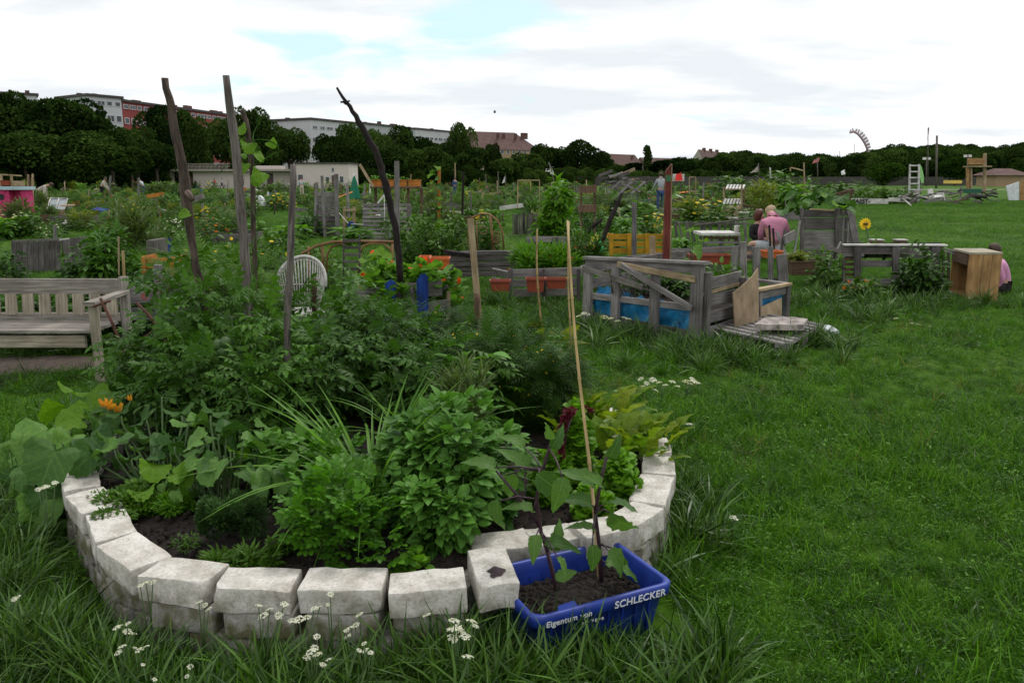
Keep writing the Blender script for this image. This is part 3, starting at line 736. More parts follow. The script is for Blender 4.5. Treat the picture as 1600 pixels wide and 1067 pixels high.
    def wallbox(nm, xa, xb, d, dep, h, mat, zz=0):
        m = MB(); p, q = gp(xa, d), gp(xb, d); m.beam(p + V((0, dep / 2, zz + h / 2)), q + V((0, dep / 2, zz + h / 2)), dep, h, ch=0); return m.build(nm, M[mat], t)
    wallbox('wall', 302, 401, D, 8, 3.05, 'pav'); wallbox('wall', 401.3, 463, D + 1, 7, 3.0, 'pav')
    wallbox('roof', 262, 464, D - 1, 10, .35, 'wallb', 3.1)
    wallbox('wall', 463.5, 545, D - 3, 9, 4.35, 'pav'); wallbox('roof', 462.5, 546, D - 3.3, 9.6, .25, 'roofg', 4.36)
    wallbox('pillar', 266, 270, D, 1, 3.0, 'wallb'); wallbox('wall', 262, 290, D + 6, 1, 3.0, 'wallb')
    wallbox('wall', 256, 276, D + 3, 3, 1.6, 'wallb', 3.46)
    wallbox('step', 400, 440, D + 4, 3, .7, 'pav', 3.46)
    for x0, x1, d, z0, z1, mt, nm in ((404, 411, D + 1, 1.0, 2.2, 'glass', 'window'), (417, 428, D + 1, 0.1, 2.75, 'doorb', 'door'), (518, 527, D - 3, .1, 2.3, 'doorb', 'door'),
                                  (509, 515, D - 3, .9, 2.0, 'glass', 'window'), (531, 537, D - 3, 1.1, 2.1, 'glass', 'window'), (519, 523, D - 3, 3.0, 3.6, 'glass', 'window'), (466, 474, D - 3, .1, 2.4, 'glass', 'door')):
        m = MB(); p, q = gp(x0, d), gp(x1, d); m.beam(p + V((0, -.02, (z0 + z1) / 2)), q + V((0, -.02, (z0 + z1) / 2)), .10, z1 - z0, ch=0); o = m.build(nm, M[mt], t)
        m = MB()
        for s in (0, 1):
            pp = p if s == 0 else q; m.beam(pp + V((0, -.04, z0 - .06)), pp + V((0, -.04, z1 + .06)), .08, .14, up=(0, 1, 0), ch=0)
        m.beam(p + V((0, -.04, z1 + .1)), q + V((0, -.04, z1 + .1)), .14, .08, ch=0); m.build('frame', M['frame'], o)
    m = MB()
    for k in range(34): p = gp(288 + k * 2.1, D + 1) + z * 3.46; m.beam(p, p + z * 1.0, .05, .05, ch=0)
    for hh in (.5, 1.0): m.beam(gp(288, D + 1) + z * (3.46 + hh), gp(360, D + 1) + z * (3.46 + hh), .06, .06, ch=0)
    m.build('railing', M['wallb'], t)
    # flat paved strip across the far field and the boundary wall on the right
    m = MB(); p, q = V((60, 128, .004)), V((190, 128, .004))
    m.add([p, q, q + V((0, 5, 0)), p + V((0, 5, 0))], [(0, 1, 2, 3)]); o = m.build('path', plain('pale_path', (.30, .29, .26), .9)); o['kind'] = 'structure'
    m = MB(); m.beam(V((-70, 200, 1.2)), V((330, 260, 1.2)), .3, 2.4, ch=0); tag(m.build('boundary_wall', M['greydark']), 'long low dark boundary wall along the foot of the far wood', 'wall')
    t = thing('low_house', 'low house with a brown roof by the wood at the far right', 'building', tuple(G0(1560, 190)))
    m = MB(); p, q = G0(1556, 190), G0(1604, 190); m.beam(p + V((0, 4, 1.3)), q + V((0, 4, 1.3)), 8, 2.6, ch=0); m.build('wall', M['wally'], t)
    m = MB(); m.add([p + V((-1, -1, 2.6)), q + V((1, -1, 2.6)), q + V((1, 9, 2.6)), p + V((-1, 9, 2.6)), p + V((1.5, 4, 4.2)), q + V((-1.5, 4, 4.2))], [(0, 1, 5, 4), (2, 3, 4, 5), (1, 2, 5), (3, 0, 4)]); m.build('roof', M['roofr'], t)

# trees: three crowns of clumped leaf faces, copied at different sizes
def crown(name, n, mat, clumps, cr, size, ell=(1, 1, 1), top=1.0):
    """unit crown centred at the origin, radius about 1"""
    cu = unit(clumps) * (rng.random(clumps) ** .4)[:, None] * .78; cu[:, 2] *= .95
    R_ = cr * rng.uniform(.55, 1.2, clumps); k = rng.integers(0, clumps, n); u = unit(n); u[:, 2] = np.abs(u[:, 2]) * np.where(rng.random(n) < .72, 1, -1)
    P = cu[k] + u * (R_[k] * (.82 + .18 * rng.random(n)))[:, None]
    D = u + rng.normal(size=(n, 3)) * .7; U = u * .8 + rng.normal(size=(n, 3)) * .5
    va = .5 * rng.random(n) * rng.random(n) + .5 * rng.random(clumps)[k]
    return leaf_mesh(name, [(T_CLUMP, P * np.array(ell), D, U, size * rng.uniform(.6, 1.4, n), va)], mat)
T_CLUMP = T([(0, 0, 0), (-.42, .35, .12), (.4, .4, .02), (-.12, .95, -.1), (.1, .5, .18)], [(0, 2, 4), (2, 3, 4), (3, 1, 4), (1, 0, 4)], [(0, 0)] * 5)
def make_trees():
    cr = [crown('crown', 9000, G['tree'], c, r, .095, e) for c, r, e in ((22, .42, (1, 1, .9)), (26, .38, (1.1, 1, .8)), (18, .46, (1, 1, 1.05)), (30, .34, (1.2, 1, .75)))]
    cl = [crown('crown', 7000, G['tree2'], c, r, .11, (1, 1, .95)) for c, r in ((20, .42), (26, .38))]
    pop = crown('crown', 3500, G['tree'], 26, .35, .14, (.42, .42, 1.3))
    tm = MB(); tm.tube([(0, 0, 0), (.05, 0, .5), (0, .03, 1)], [.075, .055, .04], 7)
    for k in range(4): a = k * 1.6; tm.tube([(0, 0, .62 + .08 * k), (.3 * math.cos(a), .3 * math.sin(a), 1.05 + .05 * k)], [.035, .015], 5)
    tob = tm.build('trunk', M['bark']); tmesh = tob.data; bpy.data.objects.remove(tob)
    def tree(px, top, D, wpx, label, kind=0, base=.16, grp='dark trees along the edge of the field'):
        """px centre, top pixel row, distance, crown width in photo pixels"""
        H = WY(px, top - 5, D).z * 1.04; p = G0(px, D); rw = wpx / 2 * PXM(D) / .93; hz = H * (1 - base) / 2
        me = pop if kind == 9 else (cl[random.randrange(2)] if kind == 1 else cr[random.randrange(4)])
        name = 'poplar_tree' if kind == 9 else 'broadleaf_tree'
        t = thing(name, label, 'tree', tuple(p), grp)
        c = link('crown', me, t, (0, 0, H * base + hz)); c.scale = (rw, rw, hz * 1.02) if kind != 9 else (rw / .5, rw / .5, hz / 1.35); c.rotation_euler.z = random.random() * 6.28; c['kind'] = 'stuff'
        k = link('trunk', tmesh, t); k.scale = (H * .45, H * .45, H * .5)
        return t
    rows = [(-20, 150, 118, 110, 'dark tree cut by the left edge of the photo'), (20, 138, 122, 96, 'tall dark tree left of the biggest crown'), (62, 158, 134, 70, 'lower tree filling the gap before the far left block'),
            (118, 147, 124, 118, 'largest dark round-crowned tree at the left, highest of the left row'), (40, 205, 112, 110, 'low spreading dark tree in front at the far left'), (175, 195, 130, 70, 'dark tree just right of the largest crown'), (130, 215, 115, 110, 'low front tree below the largest crown'),
            (215, 196, 138, 70, 'tree standing before the left end of the red block'), (205, 228, 120, 70, 'low dark tree filling in below the red block'), (256, 177, 150, 66, 'tree with its crown cutting the roofline of the red block'), (245, 225, 135, 60, 'shadowed tree beside the pavilion'),
            (300, 184, 165, 56, 'small-crowned tree before the middle of the red block'), (318, 205, 180, 40, 'narrow dark tree left of the gap in the row'), (362, 184, 178, 62, 'tree before the right end of the red block'), (402, 166, 170, 66, 'tall upright tree just left of the low white wing'),
            (385, 215, 160, 50, 'low tree behind the long pavilion wall'), (452, 198, 176, 62, 'round dark tree before the white gable end'), (425, 225, 172, 50, 'low tree between the tall tree and the gable end'), (515, 209, 168, 50, 'tree just right of the white gable end'),
            (556, 192, 190, 54, 'highest tree in front of the white row'), (538, 222, 165, 60, 'wide low tree behind the cube of the pavilion'), (590, 202, 185, 56, 'dark tree before the stepped white block'), (628, 206, 190, 50, 'rounded tree below the stepped roofs'), (606, 228, 172, 76, 'wide tree low in the middle of the row'),
            (655, 216, 196, 50, 'tree at the foot of the last white block'), (690, 222, 200, 50, 'tree left of the ochre house with a notched top'), (722, 202, 205, 40, 'slim tree touching the roof of the ochre house'), (668, 238, 180, 70, 'low front tree in the row left of centre'), (738, 230, 195, 60, 'tree that hides the left corner of the ochre house'), (770, 224, 210, 24, 'small tree in front of the ochre facade'),
            (822, 240, 215, 50, 'tree that hides the right corner of the ochre house'), (785, 250, 200, 60, 'low tree below the ochre facade'), (850, 226, 235, 50, 'tree right of the ochre house'), (876, 231, 240, 46, 'round tree in the middle distance row'), (908, 228, 235, 56, 'broad tree left of the distant long house'), (938, 240, 240, 40, 'last tree of the row before the distant long house'),
            (960, 258, 250, 44, 'low tree in front of the distant long house'), (1010, 233, 250, 17, 'slim upright poplar between the distant roofs'), (990, 260, 250, 44, 'low tree left of the poplar'), (1034, 256, 250, 44, 'low tree right of the poplar'), (1072, 254, 250, 40, 'tree left of the pale gable end'), (1108, 247, 250, 30, 'tree before the far gable house'), (1140, 238, 255, 50, 'first high tree right of the gable house')]
    for x, tp, D, wp, lb in rows:
        tree(x, tp, D, wp, lb, 9 if 'poplar' in lb else 0)
    # the wood on the right reads as one mass
    PP = []; S = []
    prof = [(1060, 262), (1110, 252), (1150, 238), (1200, 241), (1235, 246), (1262, 243), (1305, 250), (1335, 240), (1375, 230), (1405, 226), (1450, 228), (1492, 224), (1540, 229), (1580, 226), (1600, 221), (1660, 222)]
    px = np.array([p[0] for p in prof]); py = np.array([p[1] for p in prof])
    n = 430
    for i in range(n):
        x = random.uniform(1065, 1665); D = random.uniform(258, 330); tp = np.interp(x, px, py) + (330 - D) * .13 + random.uniform(-2, 5); H = WY(x, tp, D).z
        p = G0(x, D); r = random.uniform(3.5, 5.5); PP.append((p.x, p.y, H - r * .9)); S.append(r)
        PP.append((p.x + random.uniform(-3, 3), p.y - random.uniform(0, 8), max(3, H * random.uniform(.3, .62)))); S.append(r * 1.1)
    srcs = []
    for me in cr[:3]:
        o = bpy.data.objects.new('crown', me); srcs.append(o)
    scatter('distant_wood', PP, S, srcs, .3)
    for x, tp, D, wp, lb in ((1394, 236, 250, 26, ''), (1382, 258, 200, 50, 'lighter rounded bush tree before the wood, left of the ladder'), (1492, 246, 215, 46, 'lighter round tree in front of the wood, left of the wooden tower'), (1588, 255, 200, 34, 'pale green young tree above the low house')):
        if lb: tree(x, tp, D, wp, lb, 1, .02, 'lighter trees before the wood')
    # dark undergrowth along the foot of the trees: reads as one mass
    PP, S = [], []
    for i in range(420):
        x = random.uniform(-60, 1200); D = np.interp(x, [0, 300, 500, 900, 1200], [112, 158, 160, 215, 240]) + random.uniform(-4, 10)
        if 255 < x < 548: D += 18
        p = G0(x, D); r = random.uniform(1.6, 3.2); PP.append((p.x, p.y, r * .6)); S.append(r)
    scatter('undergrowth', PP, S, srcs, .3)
# ---------------------------------------------------------------- the round brick bed in front
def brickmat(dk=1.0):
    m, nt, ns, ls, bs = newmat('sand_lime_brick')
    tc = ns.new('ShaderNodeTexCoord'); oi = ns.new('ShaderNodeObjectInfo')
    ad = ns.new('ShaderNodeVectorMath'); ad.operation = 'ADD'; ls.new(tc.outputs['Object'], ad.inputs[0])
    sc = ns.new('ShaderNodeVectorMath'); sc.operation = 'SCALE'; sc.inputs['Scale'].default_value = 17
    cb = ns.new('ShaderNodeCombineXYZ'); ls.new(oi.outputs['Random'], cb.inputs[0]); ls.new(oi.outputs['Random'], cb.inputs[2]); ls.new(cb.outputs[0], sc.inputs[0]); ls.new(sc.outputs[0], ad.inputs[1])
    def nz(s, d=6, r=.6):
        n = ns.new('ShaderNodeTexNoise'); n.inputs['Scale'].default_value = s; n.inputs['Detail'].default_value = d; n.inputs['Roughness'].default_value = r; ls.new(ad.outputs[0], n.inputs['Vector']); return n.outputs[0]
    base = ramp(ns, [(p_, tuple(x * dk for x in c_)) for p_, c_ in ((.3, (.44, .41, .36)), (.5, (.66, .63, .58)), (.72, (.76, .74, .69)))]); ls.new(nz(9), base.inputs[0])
    fine = ramp(ns, [(.36, (.74, .71, .67)), (.52, (1, 1, 1))]); ls.new(nz(90, 4, .7), fine.inputs[0])
    mx = ns.new('ShaderNodeMixRGB'); mx.blend_type = 'MULTIPLY'; mx.inputs[0].default_value = 1; ls.new(base.outputs[0], mx.inputs[1]); ls.new(fine.outputs[0], mx.inputs[2])
    # algae and grime blotches, stronger towards the foot of the wall where splashes reach
    g = ramp(ns, [(.42, (0, 0, 0)), (.58, (.85, .85, .85))]); ls.new(nz(13, 5, .55), g.inputs[0])
    ge = ns.new('ShaderNodeNewGeometry'); sp = ns.new('ShaderNodeSeparateXYZ'); ls.new(ge.outputs['Position'], sp.inputs[0])
    mr = ns.new('ShaderNodeMapRange'); mr.inputs[1].default_value = .25; mr.inputs[2].default_value = .14; mr.inputs[3].default_value = .28; mr.inputs[4].default_value = 1; ls.new(sp.outputs[2], mr.inputs[0])
    ml = ns.new('ShaderNodeMath'); ml.operation = 'MULTIPLY'; ls.new(g.outputs[0], ml.inputs[0]); ls.new(mr.outputs[0], ml.inputs[1])
    m2 = ns.new('ShaderNodeMixRGB'); ls.new(ml.outputs[0], m2.inputs[0]); ls.new(mx.outputs[0], m2.inputs[1]); m2.inputs[2].default_value = (.12, .115, .045, 1)
    ls.new(m2.outputs[0], bs.inputs['Base Color']); bs.inputs['Roughness'].default_value = .9; bs.inputs['Specular IOR Level'].default_value = .15
    bp = ns.new('ShaderNodeBump'); bp.inputs['Strength'].default_value = .8; bp.inputs['Distance'].default_value = .007; ls.new(nz(60, 8, .7), bp.inputs['Height']); ls.new(bp.outputs[0], bs.inputs['Normal'])
    return m
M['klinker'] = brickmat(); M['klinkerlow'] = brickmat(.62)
import bmesh
def brick_mesh(seed, L=.245, D=.135, H=.082, sub=2, mt='klinker'):
    """worn brick: bevelled, chipped; origin at the middle of the outer top edge, +Y pointing into the bed"""
    r = random.Random(seed); bm = bmesh.new(); bmesh.ops.create_cube(bm, size=1)
    for v in bm.verts: v.co = V((v.co.x * L, v.co.y * D + D / 2, v.co.z * H - H / 2)) + V((r.uniform(-.005, .005), r.uniform(-.005, .005), r.uniform(-.003, .003)))
    bmesh.ops.bevel(bm, geom=bm.edges[:], offset=.006, segments=2, profile=.6, affect='EDGES')
    if sub:
        ed = [e for e in bm.edges if e.calc_length() > .05]
        bmesh.ops.subdivide_edges(bm, edges=ed, cuts=4, use_grid_fill=True)
    ph = [r.uniform(0, 6) for _ in range(6)]
    for v in bm.verts:
        n = .0012 * math.sin(v.co.x * 60 + ph[0]) + .0012 * math.sin(v.co.x * 33 + v.co.y * 50 + ph[1]) + r.uniform(-.001, .001)
        v.co.z += n; v.co.y += .002 * math.sin(v.co.x * 47 + ph[2]) + r.uniform(-.001, .001)
    # a chipped corner
    cx = r.choice((-1, 1)) * L / 2; cy = r.choice((0, D)); cz = r.choice((0, -H))
    for v in bm.verts:
        d = (v.co - V((cx, cy, cz))).length
        if d < .03: v.co += (V((0, D / 2, -H / 2)) - v.co) * (.03 - d) * 4.5
    me = bpy.data.meshes.new('brick'); bm.to_mesh(me); bm.free(); me.materials.append(M[mt])
    me.polygons.foreach_set('use_smooth', [True] * len(me.polygons)); me.update(); me.set_sharp_from_angle(angle=R(24)); return me
WT = .265                                          # top of the wall
def make_ring():
    t = thing('brick_bed_wall', 'low round dry wall of pale bricks around the raised vegetable bed', 'wall', tuple(RING_C))
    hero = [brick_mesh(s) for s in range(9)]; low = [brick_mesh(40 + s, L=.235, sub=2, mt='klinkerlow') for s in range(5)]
    def put(me, mid, ang, zt, tilt=(0, 0), sx=1, rough=None):
        o = link('brick', me, t); o.location = V((mid.x, mid.y, zt)) - world_of(t); o.rotation_euler = (tilt[0], tilt[1], ang); o.scale = (sx, 1, 1); return o
    # measured top outer edges, left round to the front
    E = [((92, 738), (97, 768)), ((100, 774), (130, 803)), ((132, 805), (146, 847)), ((148, 852), (205, 893)), ((215, 898), (318, 913)), ((327, 918), (455, 920)), ((463, 921), (597, 921)), ((606, 927), (733, 919))]
    E = [(W(*a, WT), W(*b, WT)) for a, b in E]
    E[0] = (E[0][0], E[0][0].lerp(E[0][1], 1)); outer = []
    k = 0
    for e in E:
        if e is None: continue
        a, b = e; d = (b - a); ln = d.length; ang = math.atan2(d.y, d.x)
        put(hero[k % 9], (a + b) / 2, ang, WT + random.uniform(-.004, .004), (random.uniform(-.02, .02), random.uniform(-.015, .015)), min(1.15, max(.9, (ln - .008) / .245)))
        outer.append((a + b) / 2); k += 1
    # third brick from the left, turned end-on as the curve tightens
    a, b = W(131, 831, WT), W(149, 848, WT); mid = (W(116, 800, WT) + W(170, 868, WT)) / 2
    # header brick pointing outwards, with the dark stain on top
    p = (W(750, 919, WT) + W(808, 912, WT)) / 2; d = W(808, 912, WT) - W(750, 919, WT)
    hb = brick_mesh(77, L=.125, D=.25); h = put(hb, p, math.atan2(d.y, d.x) - .05, WT + .004)
    h['label'] = 'brick laid end-on across the wall with a dark plum stain on top'
    st = MB(); c = V((.004, .075, .0035)); n = 22; pts = [c] + [c + V((math.cos(a) * (.026 + .006 * math.sin(3 * a + 1) + .004 * math.sin(7 * a)), math.sin(a) * (.033 + .006 * math.sin(2 * a) + .005 * math.sin(5 * a)), 0)) for a in [6.283 * i / n for i in range(n)]]
    pts[0] = c + V((0, 0, .005)); st.add(pts, [(0, 1 + i, 1 + (i + 1) % n) for i in range(n)]); s = st.build('stain', plain('plum_stain', (.035, .02, .025), .7, .4, 60), None); s.parent = h
    # set-back bricks behind the crate, then the right side
    E2 = [((738, 862), (838, 850), .232), ((842, 852), (925, 838), .232), ((930, 838), (990, 826), WT - .01), ((998, 822), (1037, 796), WT), ((1040, 788), (1054, 745), WT), ((1054, 740), (1054, 712), WT), ((1053, 708), (1040, 682), WT)]
    for a, b, zt in E2:
        a, b = W(*a, zt), W(*b, zt); d = b - a
        put(hero[k % 9], (a + b) / 2, math.atan2(d.y, d.x), zt, (random.uniform(-.02, .02), random.uniform(-.015, .015)), min(1.25, max(.85, (d.length - .006) / .245))); outer.append((a + b) / 2); k += 1
    # the far side follows the circle, hidden by the plants for the most part
    C = RING_C; a0 = math.atan2(outer[-1].y - C.y, outer[-1].x - C.x) + .19; a1 = math.atan2(outer[0].y - C.y, outer[0].x - C.x) % (2 * math.pi) - .19
    n = int((a1 - a0) * 1.33 / .255)
    for i in range(n + 1):
        a = a0 + (a1 - a0) * i / n; r = 1.33; p = C + V((math.cos(a) * r, math.sin(a) * r, 0)); put(hero[i % 9], p, a + math.pi / 2, WT - .005, (0, 0)); outer.append(p)
    # lower courses: half a brick over
    pl = outer + [outer[0]]
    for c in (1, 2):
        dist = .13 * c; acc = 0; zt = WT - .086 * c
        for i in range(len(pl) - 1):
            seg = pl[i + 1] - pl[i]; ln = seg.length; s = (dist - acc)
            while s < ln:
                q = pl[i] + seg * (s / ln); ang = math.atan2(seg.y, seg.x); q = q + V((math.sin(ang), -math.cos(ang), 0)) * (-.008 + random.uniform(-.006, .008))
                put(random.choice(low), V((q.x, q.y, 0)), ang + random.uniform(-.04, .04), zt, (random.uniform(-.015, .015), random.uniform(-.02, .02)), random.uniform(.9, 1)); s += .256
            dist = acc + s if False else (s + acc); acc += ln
    # soil
    oa = sorted([(math.atan2(p.y - C.y, p.x - C.x), math.hypot(p.x - C.x, p.y - C.y)) for p in outer]); A_ = np.array([p[0] for p in oa]); R_ = np.array([p[1] for p in oa])
    RAD = lambda a: float(np.interp(a, A_, R_, period=2 * math.pi)) - .10
    m = MB(); rings = 12; seg = 40; vs = [V((C.x, C.y, .24))]
    for q in range(1, rings + 1):
        for s in range(seg):
            a = 6.283 * s / seg
            ra = RAD(a)
            r = ra * q / rings; vs.append(V((C.x + math.cos(a) * r, C.y + math.sin(a) * r, .205 + .04 * (1 - q / rings) + random.uniform(-.012, .014) * (q < rings) - (.0 if q < rings else .03))))
    fs = [(0, 1 + s, 1 + (s + 1) % seg) for s in range(seg)]
    for q in range(rings - 1):
        fs += [(1 + q * seg + s, 1 + (q + 1) * seg + s, 1 + (q + 1) * seg + (s + 1) % seg, 1 + q * seg + (s + 1) % seg) for s in range(seg)]
    m.add(vs, fs, [[(vs[i].x, vs[i].y) for i in f] for f in fs]); o = m.build('bed_soil', M['soil'], None, smooth=True); o['kind'] = 'structure'
    # crumbs of soil and bits of bark
    cr = bmesh.new(); bmesh.ops.create_icosphere(cr, subdivisions=1, radius=.012)
    for v in cr.verts: v.co *= random.uniform(.6, 1.2)
    me = bpy.data.meshes.new('clod'); cr.to_mesh(me); me.materials.append(M['soil']); co = bpy.data.objects.new('clod', me)
    P = []
    while len(P) < 2600:
        x, y = random.uniform(-1.9, .7), random.uniform(2.1, 4.7)
        if math.hypot(x - C.x, y - C.y) < RAD(math.atan2(y - C.y, x - C.x)) - .04: P.append((x, y, .212 + random.uniform(0, .012)))
    scatter('soil_clods', P, rng.uniform(.3, 1.1, len(P)), [co], 1.0)
make_far(); make_trees(); make_ring()
SZ = .21

def pole(name, label, cat, p0, p1, r0, r1, mat, n=9, wob=.012, grp=None, jit=.06, seg=9):
    p0, p1 = V(p0), V(p1); pts = []
    for i in range(seg + 1):
        f = i / seg; pts.append(p0.lerp(p1, f) + V((random.uniform(-wob, wob), random.uniform(-wob, wob), 0)) * (0 if i in (0,) else 1))
    o = tube(name, pts, [r0 + (r1 - r0) * i / seg for i in range(seg + 1)], mat, None, n, jit=jit)
    return tag(o, label, cat, grp)
def branch_pole(name, label, pix, Y0, Y1, rpx, mat, cat='pole', n=9, wob=0, extra=()):
    """crooked pole through photo points, the distance going from Y0 at the foot to Y1 at the tip"""
    pts = [WY(x, y, Y0 + (Y1 - Y0) * i / (len(pix) - 1)) for i, (x, y) in enumerate(pix)]
    rad = [r * PXM(Y0 + (Y1 - Y0) * i / (len(pix) - 1)) / 2 for i, r in enumerate(rpx)]
    P, Q = [], []
    for i in range(len(pts) - 1):
        for s in range(4): P.append(pts[i].lerp(pts[i + 1], s / 4) + V((random.uniform(-wob, wob), random.uniform(-wob, wob), 0)) * (s > 0)); Q.append(rad[i] + (rad[i + 1] - rad[i]) * s / 4)
    P.append(pts[-1]); Q.append(rad[-1])
    t = thing(name, label, cat, tuple(pts[0])); tube('stem', P, Q, mat, t, n, jit=.09)
    for a, b, r in extra:
        tube('twig', [a, a.lerp(b, .5) + V((0, 0, .01)), b], [r, r * .8, r * .6], mat, t, 6)
    return t
# --- stakes and poles standing in and just behind the bed
t = branch_pole('rough_pole', 'tall crooked half-barked pole leaning left, leftmost of the tall poles', [(335, 640), (318, 470), (304, 400), (290, 300), (283, 250), (270, 185), (258, 122)], 4.45, 4.3, [13, 12, 12, 17, 14, 13, 10], M['bark'], wob=.006)
tube('knot', [WY(292, 300, 4.33), WY(301, 312, 4.3)], [.018, .012], M['bark'], t, 7, jit=.2)
branch_pole('rough_pole', 'tall smooth grey pole with a sawn top, second of the tall poles from the left', [(398, 640), (387, 440), (374, 300), (364, 200), (353, 118)], 4.35, 4.25, [15, 15, 15, 13, 10], M['barkgrey'], wob=.004)
branch_pole('rough_pole', 'slim reddish pole wrapped in a climbing bean, right beside the smooth grey pole', [(402, 600), (398, 440), (396, 330), (392, 240), (384, 188), (378, 172)], 4.55, 4.5, [9, 8, 8, 8, 8, 7], M['bark'], wob=.003)
branch_pole('wooden_stake', 'straight grey stake standing in the tomatoes with a flat sawn top', [(446, 640), (449, 500), (455, 380), (458, 258)], 3.75, 3.72, [11, 11, 11, 9], M['barkgrey'], 'stake', wob=.002)
a = WY(541, 163, 6.9); b = WY(532, 160, 6.9); c = WY(547, 158, 6.9); d = WY(551, 172, 6.9)
branch_pole('charred_branch', 'tall dark bare branch leaning left and forking at its tip', [(626, 440), (619, 368), (610, 317), (600, 280), (590, 245), (565, 197), (547, 167), (526, 137)], 7.0, 6.9, [11, 11, 11, 11, 11, 9, 6, 3.5], M['char'], 'branch', wob=.008, extra=[(a, b, .012), (a, c, .010), (WY(548, 168, 6.9), d, .008)])
def stake_px(label, x0, y0, x1, y1, Y, wpx, mat='greymoss', name='wooden_stake', tpx=None, cat='stake', grp=None, Y1=None):
    p0 = WY(x0, y0, Y); p1 = WY(x1, y1, Y1 or Y); w_ = wpx * PXM(Y)
    o = beam(name, p0, p1, w_, (tpx or wpx * .6) * PXM(Y), M[mat], None, up=(0, -1, 0), bend=.003, ends=.01)
    return tag(o, label, cat, grp)
stake_px('pale square stake leaning left beside the arch trellis', 752, 540, 735, 342, 6.6, 10, 'fresh')
o = pole('wooden_stake', 'short thick round stake standing at the foot of the pale leaning one', 'stake', WY(745, 560, 5.2), WY(745, 458, 5.2), .02, .019, M['brown'], wob=.002)
pole('wooden_stake', 'short dark stake leaning in front of the blue-planked bed', 'stake', WY(660, 540, 5.3), WY(642, 450, 5.3), .013, .011, M['greydark'], wob=.002)
pole('wooden_stake', 'short reddish stub of a stake in the tomatoes beside the white wicker chair', 'stake', WY(492, 560, 4.7), WY(490, 434, 4.7), .017, .016, M['brown'], wob=.002)
def cane(label, p0, p1, r0, r1):
    t = thing('bamboo_cane', label, 'cane', tuple(p0), 'thin bamboo canes among the vegetables'); p0, p1 = V(p0), V(p1); P, Q = [], []
    n = 9
    for i in range(n + 1):
        f = i / n; p = p0.lerp(p1, f) + V((math.sin(f * 7) * .006, 0, 0)); r = r0 + (r1 - r0) * f
        P += [p - (p1 - p0).normalized() * .006, p, p + (p1 - p0).normalized() * .006] if 0 < i < n else [p]; Q += [r, r * 1.35, r] if 0 < i < n else [r]
    tube('culm', P, Q, M['bamboo'], t, 8); return t
cane('longest bamboo cane, rising out of the blue crate and leaning back', (.292, 2.42, .10), WY(885, 345, 2.95), .0068, .004)
cane('thin straight bamboo cane next to the tip of the long one from the crate', (WY(892, 610, 4.3)), WY(888, 346, 4.3), .0055, .0045)
cane('left thin bamboo cane standing over the yellowish plant', (WY(846, 560, 4.75)), WY(838, 358, 4.7), .0065, .005)

